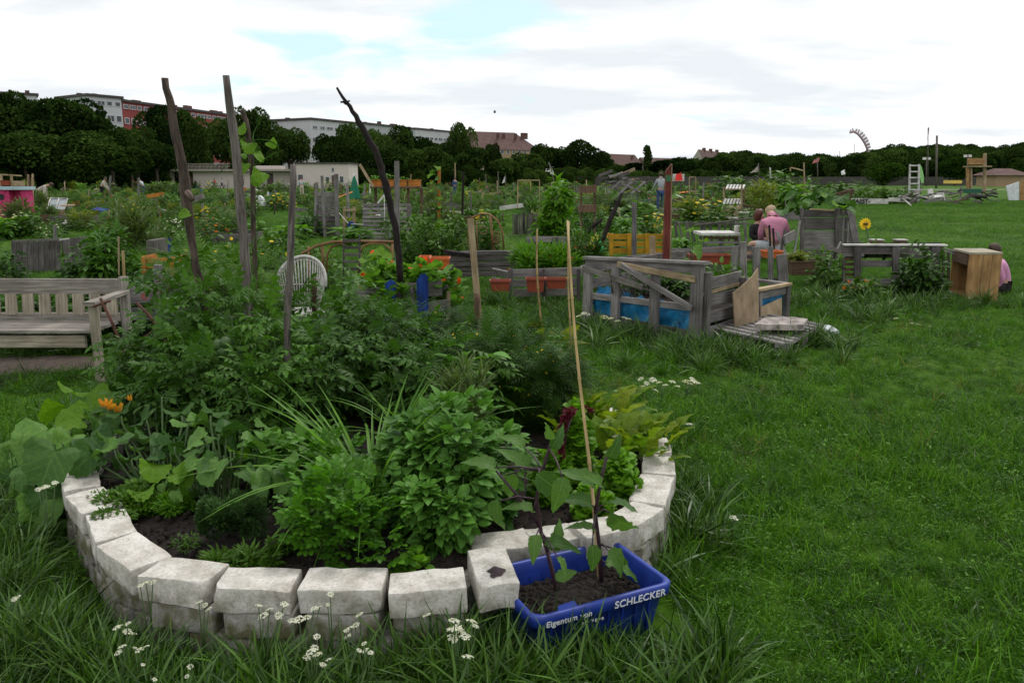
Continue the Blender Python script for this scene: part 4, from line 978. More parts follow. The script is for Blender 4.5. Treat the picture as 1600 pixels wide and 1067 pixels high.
# --- blue crate with soil
def make_crate():
    z1 = .215
    A, B, C, D = W(834, 968, z1), W(1044, 912, z1), W(984, 847, z1), W(803, 880, z1)
    B = A + (B - A).normalized() * .50; ax = (B - A).normalized(); ay = V((-ax.y, ax.x, 0)); Lx, Ly = .50, .345
    t = thing('blue_crate', 'blue plastic shop crate planted with aubergines, standing in the grass by the wall', 'crate', (A.x, A.y, 0))
    def q(u, v, z): return A + ax * u + ay * v + V((0, 0, z - z1))
    m = MB()
    def outline(inset, z, r=.035, n=5):
        pts = []
        for cx, cy, a0 in ((Lx - r - inset, inset + r, -math.pi / 2), (Lx - r - inset, Ly - r - inset, 0), (r + inset, Ly - r - inset, math.pi / 2), (r + inset, r + inset, math.pi)):
            for i in range(n + 1): a = a0 + math.pi / 2 * i / n; pts.append(q(cx + math.cos(a) * r, cy + math.sin(a) * r, z))
        return pts
    prof = [(.045, .0), (.030, .10), (.018, z1 - .045), (.010, z1 - .044), (.002, z1 - .038), (0, z1 - .004), (.004, z1), (.014, z1), (.018, z1 - .006), (.020, z1 - .04), (.034, .10), (.048, .01)]
    rings = [outline(a, z) for a, z in prof]; n = len(rings[0]); vs = [p for r in rings for p in r]
    fs = [(i * n + k, i * n + (k + 1) % n, (i + 1) * n + (k + 1) % n, (i + 1) * n + k) for i in range(len(rings) - 1) for k in range(n)]
    m.add(vs, fs + [tuple(range(n))[::-1]]); m.build('tub', M['bluecrate'], t, smooth=True)
    # ribs and ledge inside and a hand-hold lip on the far side
    m = MB()
    for k in range(9): u = .06 + k * .047; m.beam(q(u, Ly - .026, .11), q(u, Ly - .023, z1 - .05), .006, .008, up=(0, 1, 0), ch=0)
    for k in range(8): u = .07 + k * .05; m.beam(q(u, .032, .06), q(u, .02, z1 - .05), .006, .010, up=(0, 1, 0), ch=0)
    m.build('rib', M['bluecrate'], t)['kind'] = 'stuff'
    o = outline(.040, .145); c = q(Lx / 2, Ly / 2, .158); mm = MB(); mm.add([c] + o, [(0, 1 + i, 1 + (i + 1) % len(o)) for i in range(len(o))]); mm.build('soil', M['soil'], t)
    me = bpy.data.meshes.new('clod'); b = bmesh.new(); bmesh.ops.create_icosphere(b, subdivisions=1, radius=.011); b.to_mesh(me); me.materials.append(M['soil']); co = bpy.data.objects.new('clod', me)
    P = [q(random.uniform(.05, Lx - .05), random.uniform(.05, Ly - .05), .15) for _ in range(450)]
    tag(scatter('clods', [tuple(p - world_of(t)) for p in P], rng.uniform(.4, 1.2, len(P)), [co], 1, parent=t), kind='stuff')
    # lettering on the rim's front face
    ink = plain('white_print', (.75, .77, .8), .6, .05)
    def text(s, u, v, size, z, nm='lettering'):
        cu = bpy.data.curves.new('txt', 'FONT'); cu.body = s; cu.size = size; cu.extrude = .0004; cu.space_character = 1.05; cu.offset = .0006
        ob = bpy.data.objects.new('txt', cu); COL.objects.link(ob); dg = bpy.context.evaluated_depsgraph_get(); me = bpy.data.meshes.new_from_object(ob.evaluated_get(dg)); bpy.data.objects.remove(ob)
        me.materials.clear(); me.materials.append(ink); o = link(nm, me, t); p = q(u, v, z) - world_of(t); up = V((0, 0, 1)) - ay * .0; up = (V((0, 0, 1)) - ay * .10).normalized(); nr = ax.cross(up)
        o.matrix_local = Matrix.Translation(p) @ Matrix((ax, up, nr)).transposed().to_4x4(); return o
    text('Eigentum von', .04, -.001, .027, z1 - .036); text('SCHLECKER', .275, -.001, .034, z1 - .034); text('I S S    F E P R', .16, .012, .014, z1 - .068)
    # torn blue scrap and the thin branchy litter
    b = MB(); p = q(.10, .035, .16); pts = [p, p + ax * .08 + V((0, 0, .012)), p + ax * .085 + ay * .05 + V((0, 0, .028)), p + ax * .03 + ay * .055 + V((0, 0, .02))]
    b.add(pts, [(0, 1, 2, 3)]); b.build('plastic_scrap', M['bluecrate'], t)
    return t, q
crate, cq = make_crate()
BLOCK.append((.30, 2.35, .24)); BLOCK.append((.12, 2.3, .2)); BLOCK.append((.42, 2.42, .2))
# cables on rim: a pale cord along the right rim
# --- leafy plants whose leaves are single parts
def place_leaf(par, me, p, d, up, s, name='leaf', flat=1.0):
    o = link(name, me, par); d = V(d).normalized(); x = d.cross(V(up)).normalized(); z = x.cross(d)
    m = Matrix((x * s, d * s, z * s)).transposed().to_4x4(); m.translation = V(p) - world_of(par); o.matrix_local = m; return o
def leaf_variant(tp, mat, name='leaf', var=.5):
    return leaf_mesh(name, [(tp, [[0, 0, 0]], [[0, 1, 0]], [[0, 0, 1.]], [1.], [var])], mat)
SQL = [leaf_variant(t_, G['squash'], var=v) for t_ in T_SQ for v in (.2, .8)]; SQY = [leaf_variant(t_, G['squashy'], var=.6) for t_ in T_SQ[:2]]
def squash_plant(label, root, leaves, group=None, cat='squash plant', name='squash_plant', yellow=(), stalk=True, extra=0):
    """leaves: (px, py, Y, radius_m[, pitch]) centre of the leaf in the photo and its distance"""
    t = thing(name, label, cat, tuple(root), group)
    if extra:
        leaves = list(leaves) + [(l[0] + random.uniform(-34, 34), l[1] + random.uniform(8, 42), l[2] + random.uniform(-.05, .2), l[3] * random.uniform(.5, .85), random.uniform(.1, .8)) for l in leaves for _ in range(extra)]
    for i, L_ in enumerate(leaves):
        px, py, Y, r = L_[:4]; c = WY(px, py, Y); root_ = V(root)
        out_ = V((c.x - root_.x, c.y - root_.y, 0)); out_ = out_.normalized() if out_.length > .01 else V((0, -1, 0))
        az = math.atan2(out_.y, out_.x) + random.uniform(-.7, .7); pitch = (L_[4] if len(L_) > 4 else random.uniform(-.35, .35)) + random.uniform(-.25, .3)
        d = V((math.cos(az), math.sin(az), -pitch)); up = V((random.uniform(-.7, .7), -.15 + random.uniform(-.5, .4), 1))
        me = random.choice(SQY if i in yellow else SQL); p = c - d.normalized() * r
        place_leaf(t, me, p, d, up, r * 1.75)
        if stalk:
            q = root_.lerp(p, .55); q.z = max(root_.z, min(p.z, root_.z) + .02)
            q = q + V((random.uniform(-.03, .03), random.uniform(-.03, .03), 0))
            tube('stalk', [root_, q, p - V((0, 0, .03)), p + d.normalized() * r * .1], [.008, .006, .0045, .003], G['squash'] if False else G['stem'], t, 6)
    return t
squash_plant('big-leaved squash plant spilling over the left end of the brick wall', W(170, 690, .22),
    [(112, 700, 3.25, .11, .5), (160, 660, 3.5, .10), (95, 690, 3.4, .10, .4), (235, 650, 3.6, .09), (130, 720, 3.1, .09, .4), (20, 775, 3.2, .12, .5), (75, 780, 3.0, .1, .6), (45, 720, 3.3, .12, .3), (175, 635, 3.7, .09), (55, 690, 3.3, .13, .5), (40, 760, 3.1, .13, .3), (75, 725, 3.0, .12, .4), (25, 735, 3.35, .12, .2), (105, 655, 3.6, .11, .1), (140, 630, 3.75, .11, .1), (185, 600, 3.9, .09), (8, 790, 3.15, .11, .3), (150, 690, 3.3, .09, .0), (210, 680, 3.4, .085), (85, 640, 3.8, .1, .2), (120, 610, 3.9, .10), (60, 800, 2.95, .10, .5), (15, 830, 2.9, .09, .4), (3, 710, 3.6, .10)], yellow=(13, 14, 19, 20, 8), extra=1)
squash_plant('mid-sized squash plant with pale young leaves above the thyme', W(250, 765, .22),
    [(175, 682, 3.2, .085), (240, 705, 3.05, .075, .2), (240, 735, 2.95, .07, .3), (222, 770, 2.85, .055), (300, 655, 3.25, .08), (318, 660, 3.2, .07), (280, 640, 3.4, .075), (200, 715, 3.1, .05), (215, 660, 3.4, .07), (255, 620, 3.5, .06), (190, 640, 3.5, .07), (160, 700, 3.1, .06), (265, 690, 3.1, .075), (235, 680, 3.2, .08), (285, 745, 2.85, .06)], yellow=(2, 3, 14), extra=2)
squash_plant('round-leaved squash plant in the middle left of the bed', W(350, 790, .22),
    [(288, 738, 2.85, .07, .3), (330, 735, 2.8, .085, .25), (300, 690, 2.95, .065), (345, 680, 3.0, .06), (375, 705, 2.95, .05), (310, 700, 3.05, .06), (335, 640, 3.2, .07), (270, 680, 3.2, .06), (385, 740, 2.8, .05), (365, 665, 3.0, .07), (400, 690, 2.95, .06), (340, 720, 2.85, .07), (420, 665, 3.1, .06)], yellow=(4,), extra=2)
squash_plant('small round-leaved plant left of the parsley', W(430, 780, .22), [(405, 745, 2.75, .058), (432, 738, 2.8, .05), (440, 760, 2.75, .04), (408, 765, 2.7, .035), (455, 715, 2.9, .04)])
G['fyo'] = leafmat('squash_petal', (.6, .25, .02), (.75, .42, .06), .3, .5, 0)
# wilted yellow squash blossom
t = thing('squash_blossom', 'wilted orange-yellow squash blossoms above the leaves at the left of the bed', 'flower', tuple(WY(172, 628, 3.55)))
for px, py, s in ((163, 630, .045), (172, 634, .05), (184, 638, .045), (203, 622, .03)):
    c = WY(px, py, 3.5); me = leaf_mesh('petal', [(T_OV5, np.tile(np.array(c - V((0, 0, s * .4))), (6, 1)) - np.array(world_of(t)), np.array([[math.cos(a) * .5, math.sin(a) * .5, .9] for a in np.linspace(0, 5.2, 6)]), unit(6), np.full(6, s), None)], G['fyo']); link('petal', me, t)

# mounds
def mound(name, label, cat, px, py, z, wpx, h, Y, tmpl, size, n, mat, stemmat=None, ry=None, **k):
    b = WY(px, py, Y); b.z = z; rx = wpx / 2 * PXM(Y); return bush(name, label, cat, b, rx, ry or rx * .8, h, tmpl, size, n, mat, stemmat, **k)
mound('thyme_bush', 'small round dense bush of dark thyme on bare soil in the front of the bed', 'herb', 364, 818, SZ, 150, .19, 2.6, T_TINY, .014, 12000, G['thyme'], clumps=40, cr=.2, sv=.3, up=.9, droop=.2, z0=.3)
mound('parsley', 'bright green parsley clump behind the two middle front bricks', 'herb', 560, 870, SZ, 262, .27, 2.52, T_PARS, .075, 520, G['parsley'], G['stem'], clumps=16, cr=.36, ry=.19, up=.7, droop=.3)
mound('parsley', 'smaller parsley clump further left, behind the larger one', 'herb', 520, 790, SZ, 130, .30, 2.85, T_PARS, .075, 190, G['parsley'], G['stem'], clumps=8, cr=.4, up=.7, droop=.3)
mound('mint_plant', 'broad mound of mint right of the lemongrass, tallest herb in the bed', 'herb', 712, 800, SZ, 300, .44, 2.95, T_MINT, .047, 3600, G['mint'], G['stem'], clumps=30, cr=.24, ry=.34, up=.35, z0=.05)
mound('mint_plant', 'darker mint stems hanging forward over bare soil behind the wall', 'herb', 700, 850, SZ, 230, .28, 2.62, T_MINT, .044, 1100, G['mint'], G['stem'], clumps=16, cr=.26, ry=.16, up=.3)
mound('ground_creeper', 'low creeping weeds between the wall and the squash at the left', 'weed', 212, 790, SZ, 190, .075, 2.9, T_TINY, .022, 6500, G['mid'], clumps=44, cr=.18, up=.5, ry=.30)
mound('ground_creeper', 'fine-leaved creeping herb spilling onto the front bricks left of the parsley', 'weed', 375, 880, SZ, 150, .05, 2.42, T_NARROW, .04, 900, G['mid'], clumps=22, cr=.24, up=.6, ry=.07)
mound('ground_creeper', 'small creeping weeds on the soil beside the thyme', 'weed', 435, 855, SZ, 60, .05, 2.5, T_TINY, .018, 700, G['mid'], clumps=10, cr=.3, up=.5)
mound('weed_plant', 'tiny round-leaved seedlings at the foot of the parsley behind the front bricks', 'weed', 640, 880, SZ, 80, .05, 2.38, T_ROUND, .035, 60, G['bright'], clumps=8, cr=.4, up=.5, ry=.05)
mound('ground_creeper', 'creeping green herb filling the left of the soil beside the thyme', 'weed', 265, 790, SZ, 110, .07, 2.85, T_TINY, .02, 2600, G['bright'], clumps=24, cr=.22, up=.5, ry=.12)
mound('small_seedlings', 'sparse seedlings on the bare soil in front of the thyme', 'weed', 290, 850, SZ, 90, .035, 2.55, T_TINY, .014, 260, G['mid'], clumps=14, cr=.3, up=.5, ry=.08)
# lemongrass
def grass_clump(label, base, n, h0, h1, lean, mat, name='lemongrass', cat='plant', wd=1.0, group=None, rad=.06):
    t = thing(name, label, cat, tuple(base), group); gr = []
    for k in range(3):
        v, uv, f = [], [], []; segs = 9; bend = (.35, .8, 1.25)[k]
        for i in range(segs + 1):
            tt = i / segs; a = bend * tt * 1.3; y = math.sin(min(a, 2.6)) / 1.3 / max(bend, .1) if bend else tt
            up_ = tt * math.cos(a * .55); ou = tt * math.sin(a * .62); wv = .012 * wd * (1 - tt ** 2.5) + .0005
            v += [(-wv, up_, -ou), (0, up_, -ou - wv * .5), (wv, up_, -ou)]; uv += [(-.1, tt), (0, tt), (.1, tt)]
            if i: b = 3 * i - 3; f += [(b, b + 1, b + 4, b + 3), (b + 1, b + 2, b + 5, b + 4)]
        m = n // 3; th = rng.random(m) * 6.283; o = np.stack([np.cos(th), np.sin(th), np.zeros(m)], 1)
        D = o * lean * rng.uniform(.3, 1, m)[:, None] + np.array([0, 0, 1.]); U = -o + np.array([0, 0, .3])
        gr.append((T(v, f, uv), o * rad * rng.random(m)[:, None], D, U, rng.uniform(h0, h1, m), None))
    o = link('blade', leaf_mesh('blade', gr, mat), t); o['kind'] = 'stuff'; return t
lb = WY(580, 700, 2.98); lb.z = SZ; grass_clump('fountain-shaped clump of long lemongrass blades in the middle of the bed', lb, 110, .34, .72, 1.0, G['lemon'], wd=1.15)
lb = WY(640, 640, 3.5); lb.z = SZ; grass_clump('second smaller clump of arching grass blades behind the mint', lb, 24, .4, .6, .45, G['lemon'], wd=1.0)
# lavender-like thin herb
t_ = mound('lavender', 'thin-stemmed grey-green herb with pale tips behind the mint', 'herb', 725, 640, SZ + .1, 110, .42, 3.35, T_NARROW, .06, 900, G['olive'], clumps=26, cr=.18, up=1.6, droop=.1, ry=.12)
# tomatoes: the tall dark mass
TB = [('tall tomato plant tied to the leftmost crooked pole', 300, 4.35, .55, 420), ('tomato plant behind the squash, between the two tallest poles', 365, 4.1, .52, 452), ('tomato plant around the straight grey stake', 450, 3.95, .50, 490), ('tomato plant left of the lemongrass, low and dark', 430, 3.55, .42, 570),
      ('tomato plant directly behind the lemongrass', 545, 4.15, .5, 505), ('tomato plant reaching towards the short leaning stake', 640, 4.3, .5, 508), ('tomato plant at the back left of the bed below the wicker chair', 430, 4.5, .45, 456), ('tomato plant with long drooping shoots in the centre back of the bed', 555, 4.55, .5, 462), ('lower tomato plant left of the tall one on the crooked pole', 232, 4.05, .40, 512),
      ('low tomato plant between the squash leaves and the poles', 330, 3.7, .48, 545)]
tmesh = []
for i in range(4):
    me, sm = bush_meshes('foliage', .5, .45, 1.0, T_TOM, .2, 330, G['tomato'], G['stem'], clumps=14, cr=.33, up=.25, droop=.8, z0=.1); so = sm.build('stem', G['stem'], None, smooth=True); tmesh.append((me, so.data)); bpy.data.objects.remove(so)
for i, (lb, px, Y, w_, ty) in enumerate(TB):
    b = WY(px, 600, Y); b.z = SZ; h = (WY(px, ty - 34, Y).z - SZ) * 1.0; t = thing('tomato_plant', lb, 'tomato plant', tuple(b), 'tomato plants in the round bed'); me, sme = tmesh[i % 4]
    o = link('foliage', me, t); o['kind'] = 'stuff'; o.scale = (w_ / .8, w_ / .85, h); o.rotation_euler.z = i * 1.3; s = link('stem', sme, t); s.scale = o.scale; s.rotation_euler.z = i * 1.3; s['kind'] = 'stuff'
for i, (lb, px, Y, w_, h) in enumerate((('dense tomato foliage filling the bed behind the squash leaves', 270, 3.75, .5, .5), ('tomato foliage at the back left rim of the bed', 215, 4.2, .36, .42), ('low tomato foliage between basil and straight grey stake', 480, 3.85, .5, .55), ('dark tomato foliage behind the second grass clump', 640, 3.95, .45, .46), ('tomato foliage at the back of the bed below the blue boards', 620, 4.6, .5, .42), ('dark leafy foliage between the mint and the canes', 830, 4.2, .45, .42), ('dark foliage right of the lemongrass behind the mint', 700, 3.75, .5, .52))):
    b = WY(px, 600, Y); b.z = SZ; t = thing('tomato_plant', lb, 'tomato plant', tuple(b), 'tomato plants in the round bed'); me, sme = tmesh[(i + 2) % 4]
    o = link('foliage', me, t); o['kind'] = 'stuff'; o.scale = (w_ / .8, w_ / .85, h); o.rotation_euler.z = i * 2.1; s_ = link('stem', sme, t); s_.scale = o.scale; s_.rotation_euler.z = i * 2.1; s_['kind'] = 'stuff'
# green tomatoes
for (px, py), gl in zip(((352, 535), (340, 539), (348, 549)), ('right upper green tomato of a hanging cluster between the tall poles', 'left green tomato of the cluster between the tall poles', 'lowest green tomato of the cluster between the tall poles')):
    b = bmesh.new(); bmesh.ops.create_uvsphere(b, u_segments=12, v_segments=8, radius=.028); me = bpy.data.meshes.new('green_tomato'); b.to_mesh(me); me.materials.append(G['stem']); me.polygons.foreach_set('use_smooth', [True] * len(me.polygons))
    o = link('green_tomato', me); o.location = WY(px, py, 3.75); tag(o, gl, 'tomato', 'green tomatoes')
# rocket/radish gone to flower on the right rear, weeds
def flowering(label, px, Y, wpx, h, n, fl, mat='dark', tm=None, sz=.045, nf=60, z=SZ, fs=.02, ft=None, name='flowering_weed', cat='weed', group=None, **k):
    b = WY(px, 500, Y); b.z = z; rx = wpx / 2 * PXM(Y); return bush(name, label, cat, b, rx, rx * .7, h, tm or T_OV, sz, n, G[mat], G['stem'], group, flowers=(G[fl], nf, fs, ft or T_FLOWER), **k)
flowering('dark bushy rocket plant gone to pale yellow flower behind the mint', 780, 4.1, 190, .50, 1800, 'fy', tm=T_FEATH, sz=.12, nf=50, fs=.014, clumps=18, cr=.32)
flowering('dark feathery weed with tiny pale flowers at the right rear of the bed', 850, 3.9, 140, .42, 1400, 'fy', tm=T_FEATH, sz=.11, nf=60, fs=.014, clumps=16, cr=.32)
flowering('dark leafy mass at the back rim of the bed between stake and canes', 770, 4.75, 210, .45, 1600, 'fy', tm=T_FEATH, sz=.13, nf=15, fs=.014, clumps=18, cr=.32)
flowering('dark feathery plants at the back of the bed left of the round stake', 680, 4.75, 200, .55, 1500, 'fy', tm=T_FEATH, sz=.14, nf=6, fs=.014, clumps=16, cr=.32)
b = WY(740, 600, 3.7); b.z = SZ; bush('pepper_plant', 'pepper plant with broad pointed leaves above the lemongrass', 'plant', b, .13, .12, .42, T_OV5, .14, 34, G['mint'], G['stem'], clumps=4, cr=.45, up=.2, z0=.5)
b = WY(430, 690, 3.1); b.z = SZ; bush('basil_plant', 'leafy basil-like plant left of the lemongrass', 'herb', b, .2, .16, .28, T_MINT, .07, 170, G['mint'], G['stem'], clumps=9, cr=.4)
b = WY(500, 700, 3.3); b.z = SZ; bush('basil_plant', 'small dark leafy plant in the shade left of the grass clump', 'herb', b, .2, .16, .24, T_MINT, .055, 220, G['tomato'], G['stem'], clumps=9, cr=.4)
b = WY(870, 520, 4.7); b.z = SZ; bush('yellowish_plant', 'yellow-green leafy plant at the foot of the thin canes behind the bed', 'plant', b, .17, .14, .38, T_OV5, .11, 70, G['yellow'], G['stem'], clumps=6, cr=.45, z0=.45)
# curly lettuce, chard, amaranth
for lb, px, Y, w_, h, n in (('tall bolted curly lettuce right of the long cane, bright green', 902, 3.05, 62, .40, 700), ('low curly lettuce left of the long cane', 862, 2.95, 70, .2, 600), ('low curly lettuce behind the right bricks', 965, 2.95, 84, .2, 700), ('curly lettuce beside the aubergine leaves', 925, 2.8, 70, .14, 500)):
    b = WY(px, 700, Y); b.z = SZ; rx = w_ / 2 * PXM(Y); bush('curly_lettuce', lb, 'lettuce', b, rx, rx * .9, h, T_ROUND, .034, n, G['lettuce'], clumps=14, cr=.3, up=.6, z0=.05)
CHM = [leaf_variant(T_CHARD, G['chard'], var=v) for v in (.1, .45, .9)]
def rosette(name, label, cat, base, n, s0, s1, meshes, up0=.5, up1=2.2, rad=.1, group=None, lift=0):
    t = thing(name, label, cat, tuple(base), group)
    for i in range(n):
        a = 6.283 * i * .382 + random.uniform(-.3, .3); u = random.uniform(up0, up1); o = V((math.cos(a), math.sin(a), 0)); p = V(base) + o * rad * random.random() + V((0, 0, lift * random.random()))
        place_leaf(t, random.choice(meshes), p, o + V((0, 0, u)), -o * 1.0 + V((0, 0, .35)), random.uniform(s0, s1))
    return t
for lb, px, Y, n, s in (('yellow-green mangold with reddish leaf edges behind the top right bricks', 985, 3.45, 16, .13), ('broad-leaved mangold right of the cane', 950, 3.3, 15, .14), ('mangold at the far right rim of the bed, tinged orange', 1010, 3.35, 14, .12), ('mangold behind the curly lettuce', 905, 3.7, 14, .14), ('pale upright lettuce at the back right of the bed', 945, 3.75, 16, .16)):
    b = WY(px, 700, Y); b.z = SZ; rosette('mangold', lb, 'vegetable', b, n + 8, s * .75, s * 1.2, CHM, .9, 2.6, .13, 'mangold and lettuce plants', .15)
t = thing('amaranth', 'drooping dark red amaranth tassels left of the cane', 'flower', tuple(W(880, 740, SZ)))
for pix, Y, r in ([(876, 690), (877, 705), (878, 735)], 2.95, .013), ([(895, 640), (885, 650), (877, 670), (874, 692)], 3.0, .016), ([(880, 655), (886, 640), (900, 635), (925, 640)], 3.2, .014):
    P = []
    for i in range(len(pix) - 1):
        for s in range(14): x, y = pix[i][0] + (pix[i + 1][0] - pix[i][0]) * s / 14, pix[i][1] + (pix[i + 1][1] - pix[i][1]) * s / 14; P.append(WY(x, y, Y))
    P = np.repeat(np.array([tuple(p) for p in P]), 14, 0) - np.array(world_of(t)); n = len(P); u = unit(n); o = link('tassel', leaf_mesh('tassel', [(T_TINY, P + u * r * .4, u + np.array([0, 0, -.6]), unit(n), np.full(n, r * 1.1), None)], G['maroon']), t); o['kind'] = 'stuff'
tube('stem', [W(880, 745, SZ), WY(880, 700, 3.0), WY(895, 640, 3.0)], [.007, .006, .004], G['pstem'], t, 6)

# --- aubergines in the crate, every leaf a part
EG = [leaf_variant(T_EGG, G['egg'], var=v) for v in (.15, .5, .9)]
def aubergine(label, pix, Y, leaves, r=.007):
    pts = [WY(x, y, Y) for x, y in pix]; t = thing('aubergine_plant', label, 'aubergine plant', tuple(pts[0]), 'aubergine plants in the crate')
    tube('stem', pts, [r * (1.15 - .5 * i / (len(pts) - 1)) for i in range(len(pts))], G['pstem'], t, 8, jit=.05)
    for bx, by, tx, ty, Yt, roll in leaves:        # leaf base and tip in the photo
        a = WY(bx, by, Yt); c = WY(tx, ty, Yt - random.uniform(-.02, .08)); d = c - a; near = min(pts, key=lambda q: (q - a).length)
        tube('stalk', [near, near.lerp(a, .5) + V((0, 0, .01)), a + d * .05], [.0035, .003, .002], G['pstem'], t, 5)
        place_leaf(t, random.choice(EG), a, d, V((math.sin(roll * 3) * .9, -.6 + random.uniform(-.3, .5), math.cos(roll) * .9)), d.length * .82)
    return t
ap = aubergine('left aubergine plant in the blue crate with hanging broad leaves', [(875, 945), (866, 905), (855, 860), (845, 830), (838, 780), (848, 735), (858, 700), (866, 680)], 2.36,
    [(852, 685, 876, 650, 2.3, .3), (775, 732, 728, 700, 2.35, .2), (778, 780, 766, 842, 2.3, -.2), (826, 735, 800, 690, 2.4, .4), (880, 745, 870, 805, 2.2, .1), (838, 740, 900, 790, 2.28, -.4), (835, 800, 800, 770, 2.35, .2), (860, 860, 890, 815, 2.3, .3), (838, 835, 833, 872, 2.25, 0), (870, 870, 896, 890, 2.2, .2), (860, 700, 892, 668, 2.35, .6), (820, 700, 790, 665, 2.5, .2), (850, 850, 905, 835, 2.3, -.3), (868, 905, 905, 885, 2.25, .3), (790, 740, 815, 790, 2.4, -.1)])
tube('branch', [WY(775, 735, 2.36), WY(805, 770, 2.36), WY(845, 825, 2.36)], [.004, .005, .006], G['pstem'], ap, 6)
aubergine('right aubergine plant in the blue crate tied to the long cane', [(940, 915), (938, 880), (936, 850), (930, 800), (940, 745), (950, 705)], 2.42,
    [(950, 715, 976, 690, 2.38, .3), (945, 790, 985, 760, 2.35, .2), (955, 800, 995, 860, 2.3, -.3), (930, 760, 898, 716, 2.4, .4), (925, 790, 893, 760, 2.4, .1), (930, 830, 900, 800, 2.35, 0), (950, 860, 1000, 900, 2.3, .2), (945, 880, 1012, 880, 2.4, -.3), (940, 760, 937, 735, 2.36, .3), (925, 850, 935, 900, 2.3, 0), (975, 870, 965, 900, 2.35, .1)])
# ---------------------------------------------------------------- the allotment behind the bed
def gY(y): return CAMZ * math.cos(0) / ((ray(800, y).z / ray(800, y).y) * -1)      # distance of the ground seen at row y
def bp(par, name, x0, y0, x1, y1, Y0, Y1, wpx, mat, tpx=None, face=(0, -1, 0), **k):
    """board between two photo points; its broad side faces 'face'"""
    Y = (Y0 + Y1) / 2; return beam(name, WY(x0, y0, Y0), WY(x1, y1, Y1), wpx * PXM(Y), (tpx if tpx else max(1.5, wpx * .25)) * PXM(Y), M[mat] if isinstance(mat, str) else mat, par, up=face, **k)
def lone(name, label, cat, x0, y0, x1, y1, Y0, Y1, wpx, mat, group=None, **k):
    return tag(bp(None, name, x0, y0, x1, y1, Y0, Y1, wpx, mat, **k), label, cat, group)
UP = (0, 0, 1)
# --- bench
def make_bench():
    Y = 5.95; xr = WY(184, 500, Y).x; xl = xr - 1.72
    t = thing('garden_bench', 'long weathered wooden bench with an upright slatted back, cut by the left edge', 'bench', ((xl + xr) / 2, Y, 0))
    zt = WY(100, 437, Y + .12).z; zs = WY(100, 519, Y - .35).z; by = Y + .12
    for x in (xl, xr): beam('leg', (x, by, 0), (x - .0, by + .03, zt + .02), .06, .06, M['benchgrey'], t, up=(0, -1, 0))
    for x in (xl, xr): beam('leg', (x, Y - .33, 0), (x, Y - .33, zs + .2), .055, .055, M['bench'], t, up=(0, -1, 0))
    beam('top_rail', (xl + .03, by + .02, zt - .055), (xr - .03, by + .02, zt - .055), .035, .12, M['benchgrey'], t)
    beam('lower_rail', (xl + .03, by, zs + .03), (xr - .03, by, zs + .03), .035, .07, M['benchgrey'], t)
    n = 13
    for i in range(n):
        x = xr - .09 - i * .1295; beam('slat', (x, by - .012, zs + .05), (x, by + .008, zt - .11), .086, .018, M['bench'], t, up=(0, -1, 0), ends=.004)
    for k in range(4): beam('seat_board', (xl - .01, Y - .30 + k * .105, zs + .004 * k), (xr - .03, Y - .30 + k * .105, zs), .095, .024, M['benchgrey'], t, up=UP)
    beam('apron', (xl, Y - .31, zs - .075), (xr - .09, Y - .31, zs - .075), .09, .03, M['bench'], t, up=(0, -1, 0))
    beam('seat_support', ((xl + xr) / 2 + .12, Y - .3, zs - .05), ((xl + xr) / 2 + .12, Y + .1, zs - .05), .04, .06, M['benchgrey'], t)
    beam('armrest', (xr + .01, Y - .40, zs + .21), (xr + .01, by, zs + .225), .085, .028, M['benchgrey'], t, up=UP)
make_bench()
for lb, px, Y_, r_ in (('dark weeds showing between the slats of the bench, left part', 30, 6.7, .5), ('dark weeds showing between the slats of the bench, right part', 120, 6.8, .5)):
    b = WY(px, 480, Y_); b.z = 0; bush('dark_weeds', lb, 'weed', b, r_, .2, .5, T_OV, .08, 900, G['dark'], None, clumps=16, cr=.3)
m = MB(); pts = [W(-40, 548), W(60, 556), W(165, 558), W(150, 574), W(60, 590), W(-40, 612)]; pts = [p + V((0, 0, .006)) for p in pts]; m.add(pts, [tuple(range(6))[::-1]], [[(p.x, p.y) for p in pts]])
o = m.build('bare_earth', plain('trodden_earth', (.10, .075, .06), .95, .3, 20, bump=.8)); o['kind'] = 'structure'
BLOCK += [(p.x, p.y, .38) for p in (W(0, 575), W(60, 570), W(120, 566), W(-60, 580))]
# --- plank screen right of the bench
t = thing('plank_bed', 'low bed of grey horizontal planks right of the bench, with a red painted mark', 'raised bed', tuple(WY(250, 500, 7.3)) [:2] + (0,))
bp(t, 'plank', 184, 457, 318, 446, 7.35, 7.25, 15, 'grey', bend=.003); bp(t, 'plank', 200, 468, 318, 460, 7.32, 7.2, 13, 'grey'); bp(t, 'plank', 196, 490, 322, 486, 7.3, 7.2, 17, 'greydark'); bp(t, 'plank', 196, 508, 322, 504, 7.3, 7.2, 14, 'greydark')
bp(t, 'post', 249, 530, 247, 414, 7.22, 7.22, 12, 'grey', tpx=8); bp(t, 'post', 190, 535, 190, 448, 7.25, 7.25, 9, 'greydark', tpx=8); bp(t, 'post', 312, 530, 312, 440, 7.2, 7.2, 9, 'greydark', tpx=8)
m = MB(); c = WY(225.5, 463.5, 7.19)
for a in range(7): p = c + V((math.cos(a * .9) * .022, 0, math.sin(a * .9) * .022)); q = c + V((math.cos(a * .9 + .8) * .024, 0, math.sin(a * .9 + .8) * .024)); m.beam(p, q, .014, .003, up=(0, -1, 0), ch=0)
m.build('painted_mark', plain('red_paint', (.42, .06, .03), .7), t)['kind'] = 'stuff'
